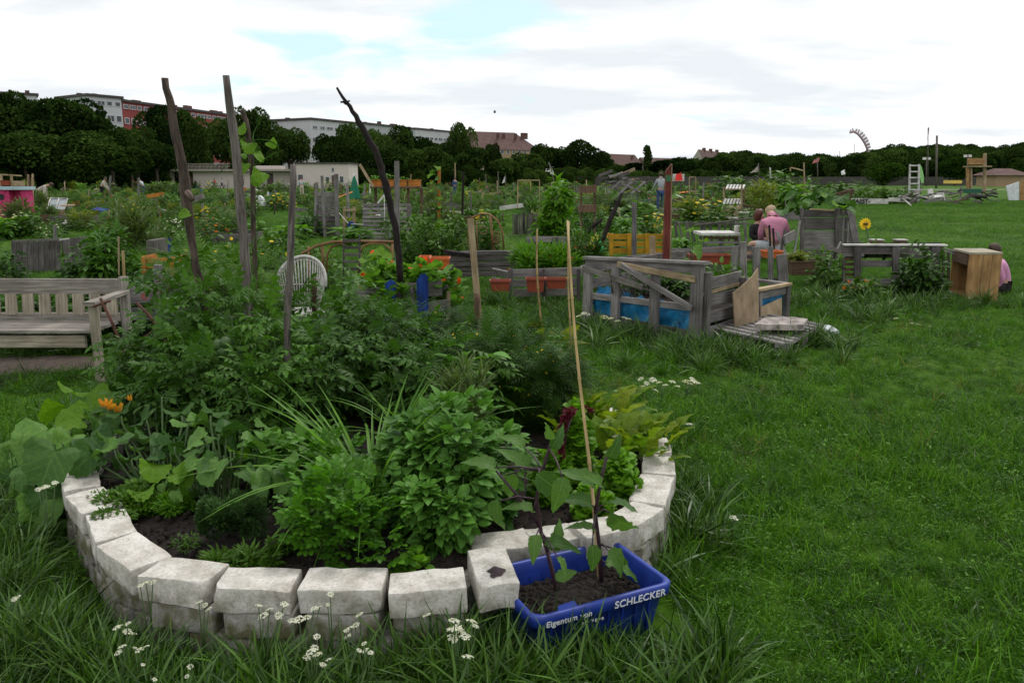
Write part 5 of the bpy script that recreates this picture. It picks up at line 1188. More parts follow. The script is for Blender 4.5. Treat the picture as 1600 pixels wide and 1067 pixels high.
for k, (x, y) in enumerate(((284, 490), (291, 488), (297, 487), (303, 486))):
    m = MB(); c = WY(x, y, 7.15)
    for s in range(3): m.beam(c + V((-.012, 0, -.015 + s * .015)), c + V((.012, 0, -.02 + s * .017)), .005, .002, up=(0, -1, 0), ch=0)
    m.build('painted_letter', M['black'], t)['kind'] = 'stuff'
def hoop(name, label, cx, cy, Y, rpx, r, mat, cat='hoop'):
    c = WY(cx, cy, Y); R_ = rpx * PXM(Y); return tag(tube(name, [c + V((math.cos(a) * R_, 0, math.sin(a) * R_)) for a in np.linspace(0, 6.283, 22)], r, mat, None, 6), label, cat)
hoop('iron_hoop', 'thin iron hoop hanging on the grey post beside the bench', 254, 447, 7.12, 10, .006, M['metalrust'])
def lathe(name, c, prof, mat, parent=None, n=20, sq=False):
    m = MB(); vs = []; c = V(c)
    for r, z in prof:
        for i in range(n): a = 6.283 * i / n; vs.append(c + V((math.cos(a) * r, math.sin(a) * r, z)))
    fs = [(j * n + i, j * n + (i + 1) % n, (j + 1) * n + (i + 1) % n, (j + 1) * n + i) for j in range(len(prof) - 1) for i in range(n)]
    m.add(vs, fs); return m.build(name, mat, parent, smooth=True, origin=None if parent is not None else tuple(c))
t = thing('black_tub', 'round black plastic tub on the ground beside the bench', 'tub', tuple(WY(228, 520, 6.9))[:2] + (0,)); c = V(t.location)
lathe('tub', c, [(.001, .01), (.15, .01), (.175, .26), (.185, .27), (.185, .28), (.168, .28), (.15, .2), (.001, .2)], M['black'], t)
tube('rim', [c + V((math.cos(a) * .18, math.sin(a) * .18, .278)) for a in np.linspace(0, 6.283, 24)], .006, M['darkmetal'], t, 5)
t = thing('rusty_iron_frame', 'crossed rusty iron rods standing in front of the bench end', 'ironwork', tuple(W(200, 600)))
for pix, r in (([(157, 466), (178, 510), (203, 580)], .010), ([(146, 479), (160, 474), (173, 470)], .008), ([(213, 473), (232, 492), (248, 512), (260, 535), (264, 560), (263, 600)], .011), ([(206, 537), (232, 523), (248, 508), (258, 490), (262, 470)], .007), ([(203, 580), (210, 600)], .009)):
    tube('rod', [WY(x, y, 5.2) for x, y in pix], r, M['metalrust'], t, 7)
# --- white wicker chair
def make_wicker():
    Y = 8.1; t = thing('wicker_chair', 'white wicker chair with a rounded fan back behind the tomatoes', 'chair', tuple(WY(470, 480, Y))[:2] + (0,))
    cx, top, wr = 470, 400, 39; c = WY(cx, 445, Y); zt = WY(cx, top, Y).z; zb = c.z - .30; wd = wr * PXM(Y)
    def arc(f): a = math.pi * f; return V((c.x - math.cos(a) * wd, Y + .18 * math.sin(a), c.z - .02 + (zt - c.z) * math.sin(a) ** .8))
    tube('rim', [arc(i / 18) for i in range(19)], .016, M['wicker'], t, 7)
    tube('inner_rim', [arc(i / 18) * 1 + V((0, 0, -.035)) for i in range(1, 18)], .008, M['wicker'], t, 5)
    for i in range(1, 24): p = arc(i / 24); q = V((c.x + (p.x - c.x) * .72, p.y - .06, zb + .08)); tube('cane', [p, p.lerp(q, .5) + V((0, .01, 0)), q], .0075, M['wicker'], t, 5)
    for z in (.18, .36): tube('band', [V((c.x + (arc(f).x - c.x) * (.74 + z * .35), arc(f).y - .05 + z * .06, zb + z * .8)) for f in np.linspace(.06, .94, 12)], .007, M['wicker'], t, 5)
    lathe('seat', (c.x, Y - .02, zb - .02), [(.001, 0), (wd * .85, 0), (wd * .92, .03), (wd * .85, .06), (.001, .06)], M['wicker'], t)
    for s in (-1, 1):
        for v in (-.2, .16): tube('leg', [(c.x + s * wd * .7, Y + v, zb), (c.x + s * wd * .8, Y + v * 1.1, 0)], .014, M['wicker'], t, 6)
make_wicker()
# --- rattan sofa frame
t = thing('rattan_sofa_frame', 'bare rattan sofa frame with looped arms overgrown by squash leaves', 'sofa frame', tuple(WY(545, 450, 9.4))[:2] + (0,))
for pix, r in (([(463, 412), (474, 395), (495, 384), (520, 378), (560, 377), (615, 378)], .017), ([(482, 385), (482, 425), (480, 450)], .014), ([(503, 384), (505, 410), (505, 440)], .016), ([(510, 430), (511, 398), (518, 386), (532, 381), (540, 384)], .012), ([(563, 395), (568, 384), (580, 380), (600, 381), (612, 392)], .013), ([(563, 395), (560, 420), (560, 445)], .013), ([(613, 380), (612, 430)], .014)):
    tube('rattan_rod', [WY(x, y, 9.4) for x, y in pix], r, M['rattan'], t, 7)
t = thing('dark_trellis_panel', 'dark rectangular plant support covered in leaves inside the rattan frame', 'trellis', tuple(WY(548, 430, 9.2))[:2] + (0,))
for i in range(7): bp(t, 'slat', 537, 376 + i * 11, 562, 376 + i * 11, 9.2, 9.2, 4, 'greydark')
for x in (537, 562): bp(t, 'upright', x, 450, x, 368, 9.22, 9.22, 3, 'greydark')
# --- nasturtium bed
t = thing('nasturtium_bed', 'grey plank bed with two upright blue boards below the nasturtiums', 'raised bed', tuple(WY(640, 500, 7.6))[:2] + (0,))
bp(t, 'plank', 605, 456, 690, 450, 7.6, 7.6, 24, 'grey', bend=.004); bp(t, 'plank', 612, 486, 702, 476, 7.6, 7.6, 17, 'grey'); bp(t, 'plank', 690, 452, 705, 440, 7.65, 8.6, 20, 'greydark'); bp(t, 'plank', 540, 462, 606, 458, 7.6, 7.62, 20, 'grey')
plate('board', [WY(602, 500, 7.5), WY(618, 500, 7.5), WY(618, 441, 7.5), WY(610, 437, 7.5), WY(602, 443, 7.5)], .02, M['bluewood'], t)
plate('board', [WY(651, 505, 7.5), WY(669, 505, 7.5), WY(669, 433, 7.5), WY(664, 427, 7.5), WY(658, 428, 7.5), WY(651, 438, 7.5)], .02, M['bluewood'], t)
bp(t, 'post', 701, 500, 701, 455, 7.6, 7.6, 6, 'fresh')
b = WY(640, 500, 7.75); b.z = .25; bush('nasturtium', 'sprawling nasturtium with round leaves and orange flowers over the blue-boarded bed', 'flower', b, .52, .4, .46, T_NAST, .085, 900, G['nast'], G['stem'], clumps=22, cr=.3, up=.6, flowers=(G['fr'], 20, .05, T_FLOWER))
b = WY(695, 480, 7.9); b.z = .1; bush('nasturtium', 'nasturtium shoots trailing down the right end of the blue-boarded bed', 'flower', b, .22, .3, .42, T_NAST, .075, 260, G['nast'], G['stem'], clumps=9, cr=.35, up=.6, flowers=(G['fr'], 14, .05, T_FLOWER))
squash_plant('squash plant with large pale leaves between the rattan rods', WY(590, 440, 9.0), [(585, 395, 9.0, .13), (572, 405, 8.8, .11), (600, 400, 8.9, .12), (608, 420, 8.8, .1), (560, 430, 8.8, .1), (530, 410, 9.3, .1), (520, 430, 9.2, .11), (580, 425, 8.8, .12)], yellow=(0, 1, 2, 7))
# --- generic things
def planter(label, x0, x1, y0, y1, Y, mat='terracotta', soil=True, cat='planter', dep=.18, group=None, name='plant_trough'):
    """tapered trough from its top edge (x0..x1, y0) down to y1"""
    a, b = WY(x0, y0, Y), WY(x1, y0, Y); zb = WY(x0, y1, Y).z; L_ = (b - a).length; c = (a + b) / 2; t = thing(name, label, cat, (c.x, Y, zb), group)
    def ring(ins, z): return [V((c.x - L_ / 2 + ins, Y - dep / 2 + ins, z)), V((c.x + L_ / 2 - ins, Y - dep / 2 + ins, z)), V((c.x + L_ / 2 - ins, Y + dep / 2 - ins, z)), V((c.x - L_ / 2 + ins, Y + dep / 2 - ins, z))]
    zt = a.z; hh = zt - zb; rr = [ring(.10 * hh + .01, zb), ring(.012, zt - .022), ring(0, zt - .022), ring(0, zt), ring(.012, zt), ring(.018, zt - .03)]; vs = [p for r in rr for p in r]
    fs = [(j * 4 + i, j * 4 + (i + 1) % 4, j * 4 + 4 + (i + 1) % 4, j * 4 + 4 + i) for j in range(5) for i in range(4)] + [(3, 2, 1, 0)]
    m = MB(); m.add(vs, fs); m.build('trough', M[mat], t)
    m = MB(); m.add(ring(.017, zt - .028), [(0, 1, 2, 3)]); m.build('soil', M['soil'], t); return t
def pallet(label, P, U, Vd, Nn, L_=1.2, Wd=.8, nsl=7, mat='grey', group=None, cat='pallet', blocks=True, sw=None, name='wooden_pallet', t=None):
    """P corner, U along the slats, Vd across them, Nn outward normal of the slatted face"""
    P, U, Vd, Nn = V(P), V(U).normalized(), V(Vd).normalized(), V(Nn).normalized()
    t = t or thing(name, label, cat, tuple(P), group); sw = sw or Wd / nsl * .68
    for i in range(nsl):
        v = sw / 2 + (Wd - sw) * i / (nsl - 1); a = P + Vd * v + Nn * .11; beam('slat', a, a + U * L_, sw, .02, M[mat], t, up=Nn, bend=.003, ends=.006)
    for i in range(3):
        u = .05 + (L_ - .1) * i / 2; a = P + U * u
        beam('stringer', a + Nn * .09, a + Nn * .09 + Vd * Wd, .09, .02, M[mat], t, up=Nn)
        if blocks:
            for k in range(3): q = a + Vd * (.06 + (Wd - .12) * k / 2); beam('block', q + Nn * .01, q + Nn * .08, .09, .11, M[mat], t, up=U)
        beam('skid', a, a + Vd * Wd, .09, .018, M[mat], t, up=Nn)
    return t
# --- the big pallet bed in the middle right
def pbed():
    A, B, C = V((.78, 8.05, 0)), V((1.66, 6.95, 0)), V((2.93, 8.45, 0)); D = A + (C - B)
    t = thing('pallet_bed', 'large raised bed made of grey pallets lined with blue tarpaulin, near the middle', 'raised bed', tuple(B))
    e1 = (A - B).normalized(); n1 = V((-e1.y, e1.x, 0)); n1 = n1 if n1.y < 0 else -n1; L1 = (A - B).length
    e2 = (C - B).normalized(); n2 = V((e2.y, -e2.x, 0)); n2 = n2 if n2.y < 0 else -n2
    z = V((0, 0, 1)); H = .70
    def f(u, h, o=0): return B + e1 * u + z * h + n1 * o
    # posts on the left face; measured u from the near corner
    for u, h, w in ((.02, .70, .115), (.50, .66, .10), (1.0, .62, .10), (L1 - .02, .60, .11)): beam('post', f(u, -.02, .03), f(u, h, .03), w, .045, M['grey'], t, up=n1, ends=.008)
    beam('rail', f(-.03, .70, .0), f(L1 + .05, .635, .0), .09, .022, M['grey'], t, up=n1, bend=.004)
    beam('rail_cap', f(-.05, .745, -.01), f(L1 + .06, .68, -.01), .03, .09, M['grey'], t, up=n1)
    beam('brace', f(.02, .60, .06), f(.95, .66, .065), .055, .02, M['fresh'], t, up=n1); beam('brace', f(L1 + .03, .585, .06), f(.62, .47, .065), .055, .02, M['greymoss'], t, up=n1)
    beam('brace', f(.88, .66, .09), f(.02, .35, .09), .05, .02, M['grey'], t, up=n1)
    beam('rail', f(0, .34, .0), f(L1, .30, .0), .06, .03, M['grey'], t, up=n1); beam('base_board', f(0, .07, -.02), f(L1, .07, -.02), .12, .02, M['greydark'], t, up=n1)
    # far and right faces
    def g(u, h, o=0): return B + e2 * u + z * h + n2 * o
    L2 = (C - B).length
    for k, h in enumerate((.10, .24, .39, .55)): beam('plank', g(0, h, .0), g(.80, h + random.uniform(-.01, .02), .0), .105, .022, M['grey'], t, up=n2, bend=.008, ends=.01)
    beam('plank', g(.0, .47, .02), g(.72, .49, .025), .03, .015, M['fresh'], t, up=n2)
    beam('post', g(.05, 0, .04), g(.05, .66, .04), .08, .05, M['greydark'], t, up=n2); beam('post', g(.78, 0, .03), g(.78, .55, .03), .08, .05, M['greydark'], t, up=n2)
    beam('rim', g(.8, .40, .03), g(L2, .37, .03), .07, .03, M['fresh'], t, up=UP); beam('rim', g(L2, .37), C + e1 * 1.1 + z * .37, .07, .03, M['grey'], t, up=UP)
    beam('plank', g(.8, .33, .02), g(L2, .31, .02), .08, .02, M['grey'], t, up=n2); beam('post', g(L2 - .04, 0, .03), g(L2 - .04, .38, .03), .08, .05, M['greydark'], t, up=n2); beam('post', g(1.25, 0, .03), g(1.2, .36, .03), .06, .04, M['grey'], t, up=n2)
    plate('tarpaulin_side', [g(.8, .02, -.01), g(L2 - .05, .02, -.01), g(L2 - .05, .30, -.01), g(.8, .30, -.01)], .006, M['tarp'], t)
    # back boards seen over the front
    for h in (.25, .42, .58): beam('plank', A + z * h, D + z * h, .1, .022, M['grey'], t, up=(0, -1, 0), bend=.005)
    # tarpaulin lining behind the left face: sagging folded sheet
    m = MB(); nu, nh = 22, 7; vs = []
    for i in range(nu + 1):
        for j in range(nh + 1):
            u = .04 + (L1 - .08) * i / nu; tp = .34 - .07 * math.sin(3.0 * u / L1 * 1.0 + .4) + .03 * math.sin(i * 1.7); h = .03 + tp * j / nh
            vs.append(f(u, h + (.03 if j == nh else 0), -.045 - .02 * math.sin(i * .9 + j) - (.05 if j == nh else 0) - .015 * math.sin(i * 2.3)))
    fs = [(i * (nh + 1) + j, (i + 1) * (nh + 1) + j, (i + 1) * (nh + 1) + j + 1, i * (nh + 1) + j + 1) for i in range(nu) for j in range(nh)]
    m.add(vs, fs); m.build('tarpaulin', M['tarp'], t, smooth=True)
    # soil inside
    m = MB(); q = [p + z * .27 for p in (A, B, C, D)]; c = (q[0] + q[2]) / 2; q = [c + (p - c) * .94 for p in q]; m.add(q, [(0, 1, 2, 3)]); m.build('soil', M['soil'], t)
    # plywood sheets leaning on the right face
    p = WY(1147, 512, 7.25)
    o = plate('plywood_sheet', [WY(1148, 512, 7.2), WY(1185, 500, 7.45), WY(1184, 419, 7.5), WY(1175, 432, 7.42), WY(1160, 446, 7.3), WY(1145, 458, 7.2)], .012, M['ply']); tag(o, 'tall warped plywood offcut with a curved edge leaning on the pallet bed', 'board')
    o = plate('plywood_sheet', [WY(1188, 502, 7.75), WY(1221, 492, 8.15), WY(1221, 465, 8.2), WY(1188, 480, 7.8)], .012, M['ply']); tag(o, 'smaller plywood piece standing beside the taller one', 'board')
    # pallet lying on the grass
    P0 = W(1112, 530, .02); U = W(1212, 552, .02) - P0; Vv = W(1200, 505, .02) - P0
    pallet('old grey slatted pallet lying in the grass beside the bed', (P0.x, P0.y, .01), (W(1212, 556, .0) - W(1115, 532, .0)), (W(1275, 522, 0) - W(1212, 556, 0)), UP, L_=.86, Wd=1.15, nsl=9, mat='grey', sw=.075)
    # stone slab on it and a crumpled bag
    m = MB(); pts = [W(1178, 511, .20), W(1255, 512, .2), W(1262, 502, .2), W(1235, 499, .2), W(1195, 500, .2)]; o = plate('paving_slab', pts, .05, plain('mottled_slab', (.22, .19, .18), .9, .3, 12, c2=(.48, .42, .38))); tag(o, 'thin mottled slab lying on the grey pallet', 'slab')
    b = bmesh.new(); bmesh.ops.create_icosphere(b, subdivisions=3, radius=.11)
    for v in b.verts: v.co.z *= .55; v.co *= 1 + .12 * math.sin(v.co.x * 50) * math.cos(v.co.y * 43) + .1 * math.sin(v.co.z * 60 + v.co.x * 20)
    me = bpy.data.meshes.new('plastic_bag'); b.to_mesh(me); me.materials.append(plain('thin_plastic', (.5, .54, .56), .25, .1, spec=.6)); o = link('plastic_bag', me); o.location = W(1290, 524) + V((0, 0, .04)); tag(o, 'crumpled translucent plastic bag in the grass by the pallet corner', 'bag')
    bb = A.lerp(C, .5); BLOCK.append((bb.x, bb.y, .75)); BLOCK.append((1.9, 7.7, .55)); 
    for fx, fy, r, h, tm, n, mt in ((.35, .5, .45, .36, T_OV5, 500, 'mid'), (.75, .45, .5, .25, T_OV, 600, 'dark'), (.55, .7, .3, .42, T_FEATH, 160, 'dark')):
        q = B + (A - B) * fx + (C - B) * fy; bush('bed_plant', {.35: 'leafy green strawberry-like plants inside the blue-lined pallet bed', .75: 'dry dark stalky growth at the back of the blue-lined pallet bed', .55: 'feathery plant in the middle of the blue-lined pallet bed'}[fx], 'plant', (q.x, q.y, .27), r, r * .8, h, tm, .08, n, G[mt], G['stem'], clumps=14, cr=.3)
pbed()
t = thing('dry_branches', 'tangle of dry bare branches inside the pallet bed', 'branch pile', tuple(WY(1000, 470, 7.7)))
for k in range(16): a = WY(random.uniform(955, 1050), random.uniform(455, 480), 7.7); b = a + V((random.uniform(-.25, .25), random.uniform(-.15, .15), random.uniform(.1, .4))); tube('twig', [a, a.lerp(b, .5) + V((.03, 0, .02)), b], [.008, .006, .003], M['barkgrey'], t, 5)
squash_plant('vine with a large hanging leaf on the post behind the pallet bed', WY(1085, 440, 8.9), [(1075, 360, 9.0, .07), (1090, 395, 8.9, .10, .8), (1068, 412, 8.9, .09, .8), (1100, 375, 9.0, .06), (1105, 430, 8.8, .07), (1080, 425, 8.8, .07)], yellow=(0, 3))
# --- marigold bed with hanging troughs
t = thing('plank_bed', 'low grey plank bed with marigolds and red troughs hung on its front', 'raised bed', tuple(WY(850, 450, 9.6))[:2] + (0,))
for x0, y0, x1, y1, Y0, Y1, w_ in ((796, 428, 906, 424, 9.4, 9.5, 13), (796, 443, 906, 440, 9.4, 9.5, 12), (772, 424, 797, 430, 11, 9.4, 13), (772, 437, 797, 444, 11, 9.4, 11), (906, 424, 935, 405, 9.5, 12.2, 13), (800, 458, 906, 455, 9.4, 9.5, 12)): bp(t, 'plank', x0, y0, x1, y1, Y0, Y1, w_, 'grey')
for x in (798, 850, 904): bp(t, 'post', x, 470, x, 420, 9.38, 9.38, 6, 'greydark', tpx=5)
planter('short square brick-red trough hanging at the left corner of the marigold bed', 765, 798, 437, 454, 9.2, group='brick-red plant troughs'); planter('brick-red trough on the left half of the marigold bed front', 821, 852, 434, 455, 9.2, group='brick-red plant troughs'); planter('brick-red trough on the right half of the marigold bed front', 852, 886, 434, 450, 9.2, group='brick-red plant troughs')
b = WY(850, 430, 9.9); b.z = .3; bush('marigold', 'bed of marigolds with tall narrow leaves and a few orange heads', 'flower', b, .55, .35, .42, T_NARROW, .12, 2200, G['bright'], clumps=24, cr=.25, up=1.0, flowers=(G['fo'], 12, .05, T_DAISY))
b = WY(910, 430, 10.3); b.z = .3; bush('marigold', 'marigold clump at the right corner of the plank bed', 'flower', b, .3, .3, .5, T_NARROW, .12, 900, G['mid'], clumps=14, cr=.3, up=1.0, flowers=(G['fo'], 5, .06, T_DAISY))
# --- stacked timber wall with orange boxes
t = thing('timber_stack', 'dark stacked timber edging behind the nasturtiums, several beams high', 'timber stack', tuple(WY(750, 430, 11.4))[:2] + (0,))
for k in range(5): bp(t, 'timber', 700 + (k % 2) * 3, 397 + k * 8, 808 - (k % 2) * 4, 395 + k * 8, 11.4 + .02 * (k % 2), 11.4, 7, 'greydark', tpx=10, bend=.01)
bp(t, 'timber', 696, 394, 742, 400, 10.6, 11.3, 7, 'char', tpx=8)
planter('pale-rimmed orange box with flowers at the left end of the timber stack', 672, 703, 402, 419, 10.3, 'orangeplastic', dep=.3); planter('second orange box left of the pale-rimmed one', 655, 673, 400, 412, 10.6, 'orangeplastic', dep=.25)
# --- arch trellis
t = thing('arch_trellis', 'arched rattan trellis with spiral loops behind the pale stake', 'trellis', tuple(WY(768, 400, 14))[:2] + (0,))
for pix, r in (([(730, 398), (731, 360), (738, 340), (752, 334), (765, 335), (778, 345), (785, 362), (788, 398)], .017), ([(766, 336), (768, 360), (771, 400)], .02), ([(744, 345), (746, 375), (745, 398)], .012), ([(768, 362), (780, 364), (786, 362)], .010)): tube('rattan_rod', [WY(x, y, 14) for x, y in pix], r, M['rattan'], t, 7)
for cx, cy, rr in ((776, 374, 6), (777, 388, 5), (776, 374, 3), (755, 360, 6)): tube('loop', [WY(cx + math.cos(a) * rr, cy + math.sin(a) * rr, 13.9) for a in np.linspace(0, 6.28, 14)], .009, M['rattan'], t, 5)
# --- posts around the centre
lone('grey_post', 'tall square grey post between the charred branch and the vine pole', 'post', 621, 420, 620, 252, 12, 12, 7, 'grey', tpx=6)
lone('grey_post', 'square grey post left of the red-brown post', 'post', 991, 420, 991, 317, 11.2, 11.2, 7, 'grey', tpx=6)
lone('pale_plank', 'short pale plank standing upright left of the red-brown post', 'plank', 1021, 430, 1019, 369, 9.2, 9.2, 9, 'fresh')
t = thing('red_post', 'tall red-brown painted post with a small green sticker near its slanted top', 'post', tuple(WY(1040, 430, 9))[:2] + (0,))
plate('post', [WY(1035, 425, 9), WY(1045, 425, 9), WY(1048, 257, 9), WY(1040, 268, 9)], .07, M['redpost'], t); plate('edge', [WY(1045.3, 425, 9.02), WY(1047.5, 425, 9.02), WY(1050, 256, 9.02), WY(1048.2, 256, 9.02)], .05, M['fresh'], t)
plate('sticker', [WY(1040.3, 284, 8.96), WY(1048, 284, 8.96), WY(1048.2, 274, 8.96), WY(1040.6, 274, 8.96)], .006, plain('green_sticker', (.03, .13, .05), .6, .3, 60), t)
# charred forked sculpture
t = thing('charred_branches', 'two charred crooked branches bound with yellow and bright green tape', 'branch', tuple(WY(928, 400, 11)))
for pix, r in (([(925, 400), (921, 385), (917, 365), (928, 352), (941, 343)], [.034, .034, .032, .03, .02]), ([(934, 395), (945, 365), (955, 340), (965, 318), (972, 302)], [.034, .032, .034, .028, .02]), ([(965, 318), (959, 312)], [.02, .012])): tube('branch', [WY(x, y, 11) for x, y in pix], r, M['char'], t, 8, jit=.15)
tube('green_hose', [WY(x, y, 10.95) for x, y in ((935, 376), (940, 382), (941, 390), (937, 396))], .018, plain('bright_green_plastic', (.03, .6, .18), .4), t, 7)
for x, y in ((926, 374), (932, 370), (921, 381), (929, 385)): c = WY(x, y, 10.93); plate('yellow_tape', [c + V((-.025, 0, -.03)), c + V((.02, 0, -.04)), c + V((.03, 0, .03)), c + V((-.02, 0, .035))], .008, plain('yellow_tape', (.75, .72, .04), .5), t)
lathe('orange_cup', WY(932, 392, 10.9), [(.001, 0), (.025, 0), (.035, .05), (.001, .05)], M['orangeplastic'], t, 10)
# yellow pallet planter with brassicas
def face_pallet(label, x0, x1, y0, y1, Y, n, mat, wpx, posts=3, name='pallet_bed', cat='raised bed', skew=0, group=None, pm=None, dep=.5):
    t = thing(name, label, cat, tuple(WY((x0 + x1) / 2, y1, Y))[:2] + (0,), group)
    for i in range(n): y = y0 + wpx / 2 + (y1 - y0 - wpx) * i / max(1, n - 1); bp(t, 'plank', x0, y, x1, y + skew, Y, Y, wpx, mat, bend=.003, ends=.006)
    for i in range(posts): x = x0 + 3 + (x1 - x0 - 6) * i / max(1, posts - 1); bp(t, 'post', x, y1 + 4, x, y0 - 1, Y - .04, Y - .04, 6.5, pm or mat, tpx=3)
    a, b = WY(x0, y0 + 3, Y), WY(x1, y0 + 3, Y)
    for p in (a, b): beam('side_board', p, p + V((0, dep, 0)), .1, .02, M[mat], t, up=(1, 0, 0))
    m = MB(); z = a.z - .04; m.add([(a.x, Y + .02, z), (b.x, Y + .02, z), (b.x, Y + dep, z), (a.x, Y + dep, z)], [(0, 1, 2, 3)]); m.build('soil', M['soil'], t); return t
face_pallet('planter made from a yellow-painted pallet full of cabbages', 952, 1042, 366, 396, 15.2, 3, 'yellowwood', 8, 4)
face_pallet('low black-lined plank bed between the posts', 940, 1032, 402, 424, 10.6, 2, 'greydark', 11, 3)
o = lone('grey_board', 'long pale-edged board lying tilted on the black-lined bed', 'board', 942, 406, 1032, 396, 10.5, 11, 3, 'grey')
t = thing('picket_boards', 'row of short upright grey boards behind the pallet bed', 'fence', tuple(WY(1080, 430, 10.6))[:2] + (0,))
for x, w_, y0 in ((1056, 12, 388), (1070, 6, 390), (1098, 10, 388), (1110, 9, 388), (1124, 8, 390)): bp(t, 'board', x, 428, x, y0, 10.6, 10.6, w_, 'grey')
bp(t, 'rail', 1045, 394, 1175, 388, 10.65, 10.4, 9, 'grey')
planter('long brick-red trough behind the grey boards, right of the red-brown post', 1076, 1140, 397, 412, 10.3, dep=.22)
for lb, x, y0, w_ in (('upright grey board, leftmost of the row of stubs before the seated pair', 1148, 385, 10), ('tall rounded grey stub in front of the pallet table', 1161, 378, 11), ('wide grey stub before the man\'s knee', 1182, 386, 11), ('flat pale upright board before the orange tub', 1204, 386, 8), ('leaning rounded log stub at the right of the row', 1224, 398, 16)):
    t = thing('wooden_stub', lb, 'post', tuple(WY(x, 448, 9.9))[:2] + (0,), 'upright stubs in a row'); bp(t, 'post', x, 447, x - (3 if w_ == 16 else 0), y0, 9.9, 9.9, w_, 'grey', tpx=5)
lone('grey_plank', 'low grey plank joining the upright stubs', 'plank', 1150, 400, 1190, 402, 10.1, 10.1, 7, 'greydark'); lone('grey_plank', 'lower dark plank between the last two stubs', 'plank', 1186, 438, 1226, 436, 10.1, 10.0, 6, 'greydark')
planter('shallow orange tub behind the upright stubs', 1190, 1220, 391, 402, 10.8, 'orangeplastic', dep=.25)
planter('brown trough of yellow-green lettuce under the tall box', 1229, 1278, 406, 428, 11.3, 'brown', dep=.4, name='wooden_trough')
b = WY(1248, 405, 11.3); bush('lettuce', 'yellow-green lettuce in the brown trough', 'lettuce', b, .2, .12, .10, T_ROUND, .07, 120, G['yellow'], clumps=8, cr=.4)
# --- pallet table with cup
t = thing('pallet_table', 'low pallet table with a whitish top beside the seated pair', 'table', tuple(WY(1126, 395, 15.4))[:2] + (0,))
a, b = WY(1097, 366, 15), WY(1155, 366, 15); m = MB(); m.beam((a + b) / 2 + V((0, .35, 0)) - V((.36, 0, 0)), (a + b) / 2 + V((.36, .35, 0)), .75, .05, up=UP); m.build('table_top', M['whitewood'], t)
for k, y in enumerate((372, 379, 386)): bp(t, 'plank', 1100, y, 1153, y, 15.05, 15.05, 4, 'grey' if k else 'brown')
for x in (1101, 1126, 1151): bp(t, 'leg', x, 397, x, 370, 15.08, 15.08, 5, 'greydark', tpx=4)
lathe('paper_cup', WY(1151, 364, 15.1), [(.001, 0), (.04, 0), (.055, .13), (.058, .135), (.001, .14)], M['white'], None, 14); tag(bpy.data.objects['paper_cup'], 'pale takeaway cup on the right end of the pallet table', 'cup')
# rough branch fence behind
t = thing('branch_fence', 'rickety fence of crossed grey branches behind the pallet table', 'fence', tuple(WY(1115, 385, 17.5))[:2] + (0,))
bp(t, 'rail', 1055, 348, 1172, 350, 17.5, 17.5, 2.5, 'grey'); tube('rail', [WY(1085, 352, 17.3), WY(1130, 347, 17.3), WY(1160, 343, 17.2), WY(1180, 341, 17.2)], .02, M['barkgrey'], t, 5)
for i in range(13):
    x = 1058 + i * 9; dx = random.choice((-7, -3, 4, 8)); bp(t, 'branch', x, 378, x + dx, 346, 17.5, 17.45, random.uniform(2, 5), random.choice(('grey', 'greydark')))
# --- tall box planter
def tallbox():
    t = thing('tall_planter_box', 'tall grey wooden box planter with squash leaves spilling over its top', 'planter', tuple(WY(1280, 405, 14.5))[:2] + (0,)); Y = 14.2
    for k, (y0, h) in enumerate(((332, 12), (348, 19), (373, 29), (393, 10))): bp(t, 'board', 1253, y0 + h * .0 + 2, 1308, y0 + 2, Y, Y, h - 1, 'greydark' if k != 2 else 'grey', tpx=2)
    for x0 in (1253, 1307): bp(t, 'corner_post', x0, 405, x0, 326, Y - .03, Y - .03, 5, 'greydark', tpx=5)
    for k, (y0, h) in enumerate(((332, 12), (350, 19), (373, 26))): beam('board', WY(1309, y0, Y), WY(1333, y0 - 2, Y + 1.2), h * PXM(Y), .03, M['greydark'], t, up=(1, 0, 0))
    bp(t, 'upright', 1316, 385, 1318, 330, Y + .2, Y + .3, 3, 'grey'); bp(t, 'upright', 1324, 385, 1326, 330, Y + .5, Y + .6, 2, 'whitewood')
    bp(t, 'leaning_board', 1340, 396, 1328, 325, Y + .2, Y + .5, 11, 'grey'); bp(t, 'rim', 1265, 327, 1308, 329, Y - .02, Y - .02, 2.5, 'fresh')
    for x0, x1 in ((1252, 1246), (1248, 1236), (1242, 1228)): pass
    return t
tallbox()
for lb, a in (('thin plank leaning on the left side of the tall box', (1238, 412, 1250, 345, 3, 'grey')), ('broad dark plank leaning beside the man in pink', (1218, 412, 1228, 360, 7, 'greydark')), ('short square-ended board leaning behind the man\'s back', (1226, 375, 1243, 366, 14, 'grey')), ('dark stake behind the man\'s back', (1204, 395, 1202, 352, 3, 'char')), ('second dark stake behind the man\'s back', (1210, 395, 1208, 357, 3, 'char')), ('pale thin plank between the leaning boards', (1232, 410, 1214, 362, 5, 'grey'))):
    lone('leaning_plank', lb, 'plank', a[0], a[1], a[2], a[3], 13.6, 13.8, a[4], a[5], 'planks leaning by the tall box')
lone('thin_pole', 'thin pale pole leaning across the weeds in front of the tall box', 'pole', 1290, 428, 1314, 378, 11, 11.3, 3, 'grey')
squash_plant('squash plant with many mid-green leaves filling the top of the tall box', WY(1290, 330, 14.8), [(1225 + 7 * i + random.uniform(-5, 5), 322 - 14 * math.sin(i / 15 * 3.1) + random.uniform(-8, 8), 14.5 + random.uniform(-.5, 1), .15) for i in range(16)] + [(random.uniform(1235, 1325), random.uniform(302, 328), 14.8, .14) for _ in range(22)], yellow=(3, 9, 12, 20), stalk=False)
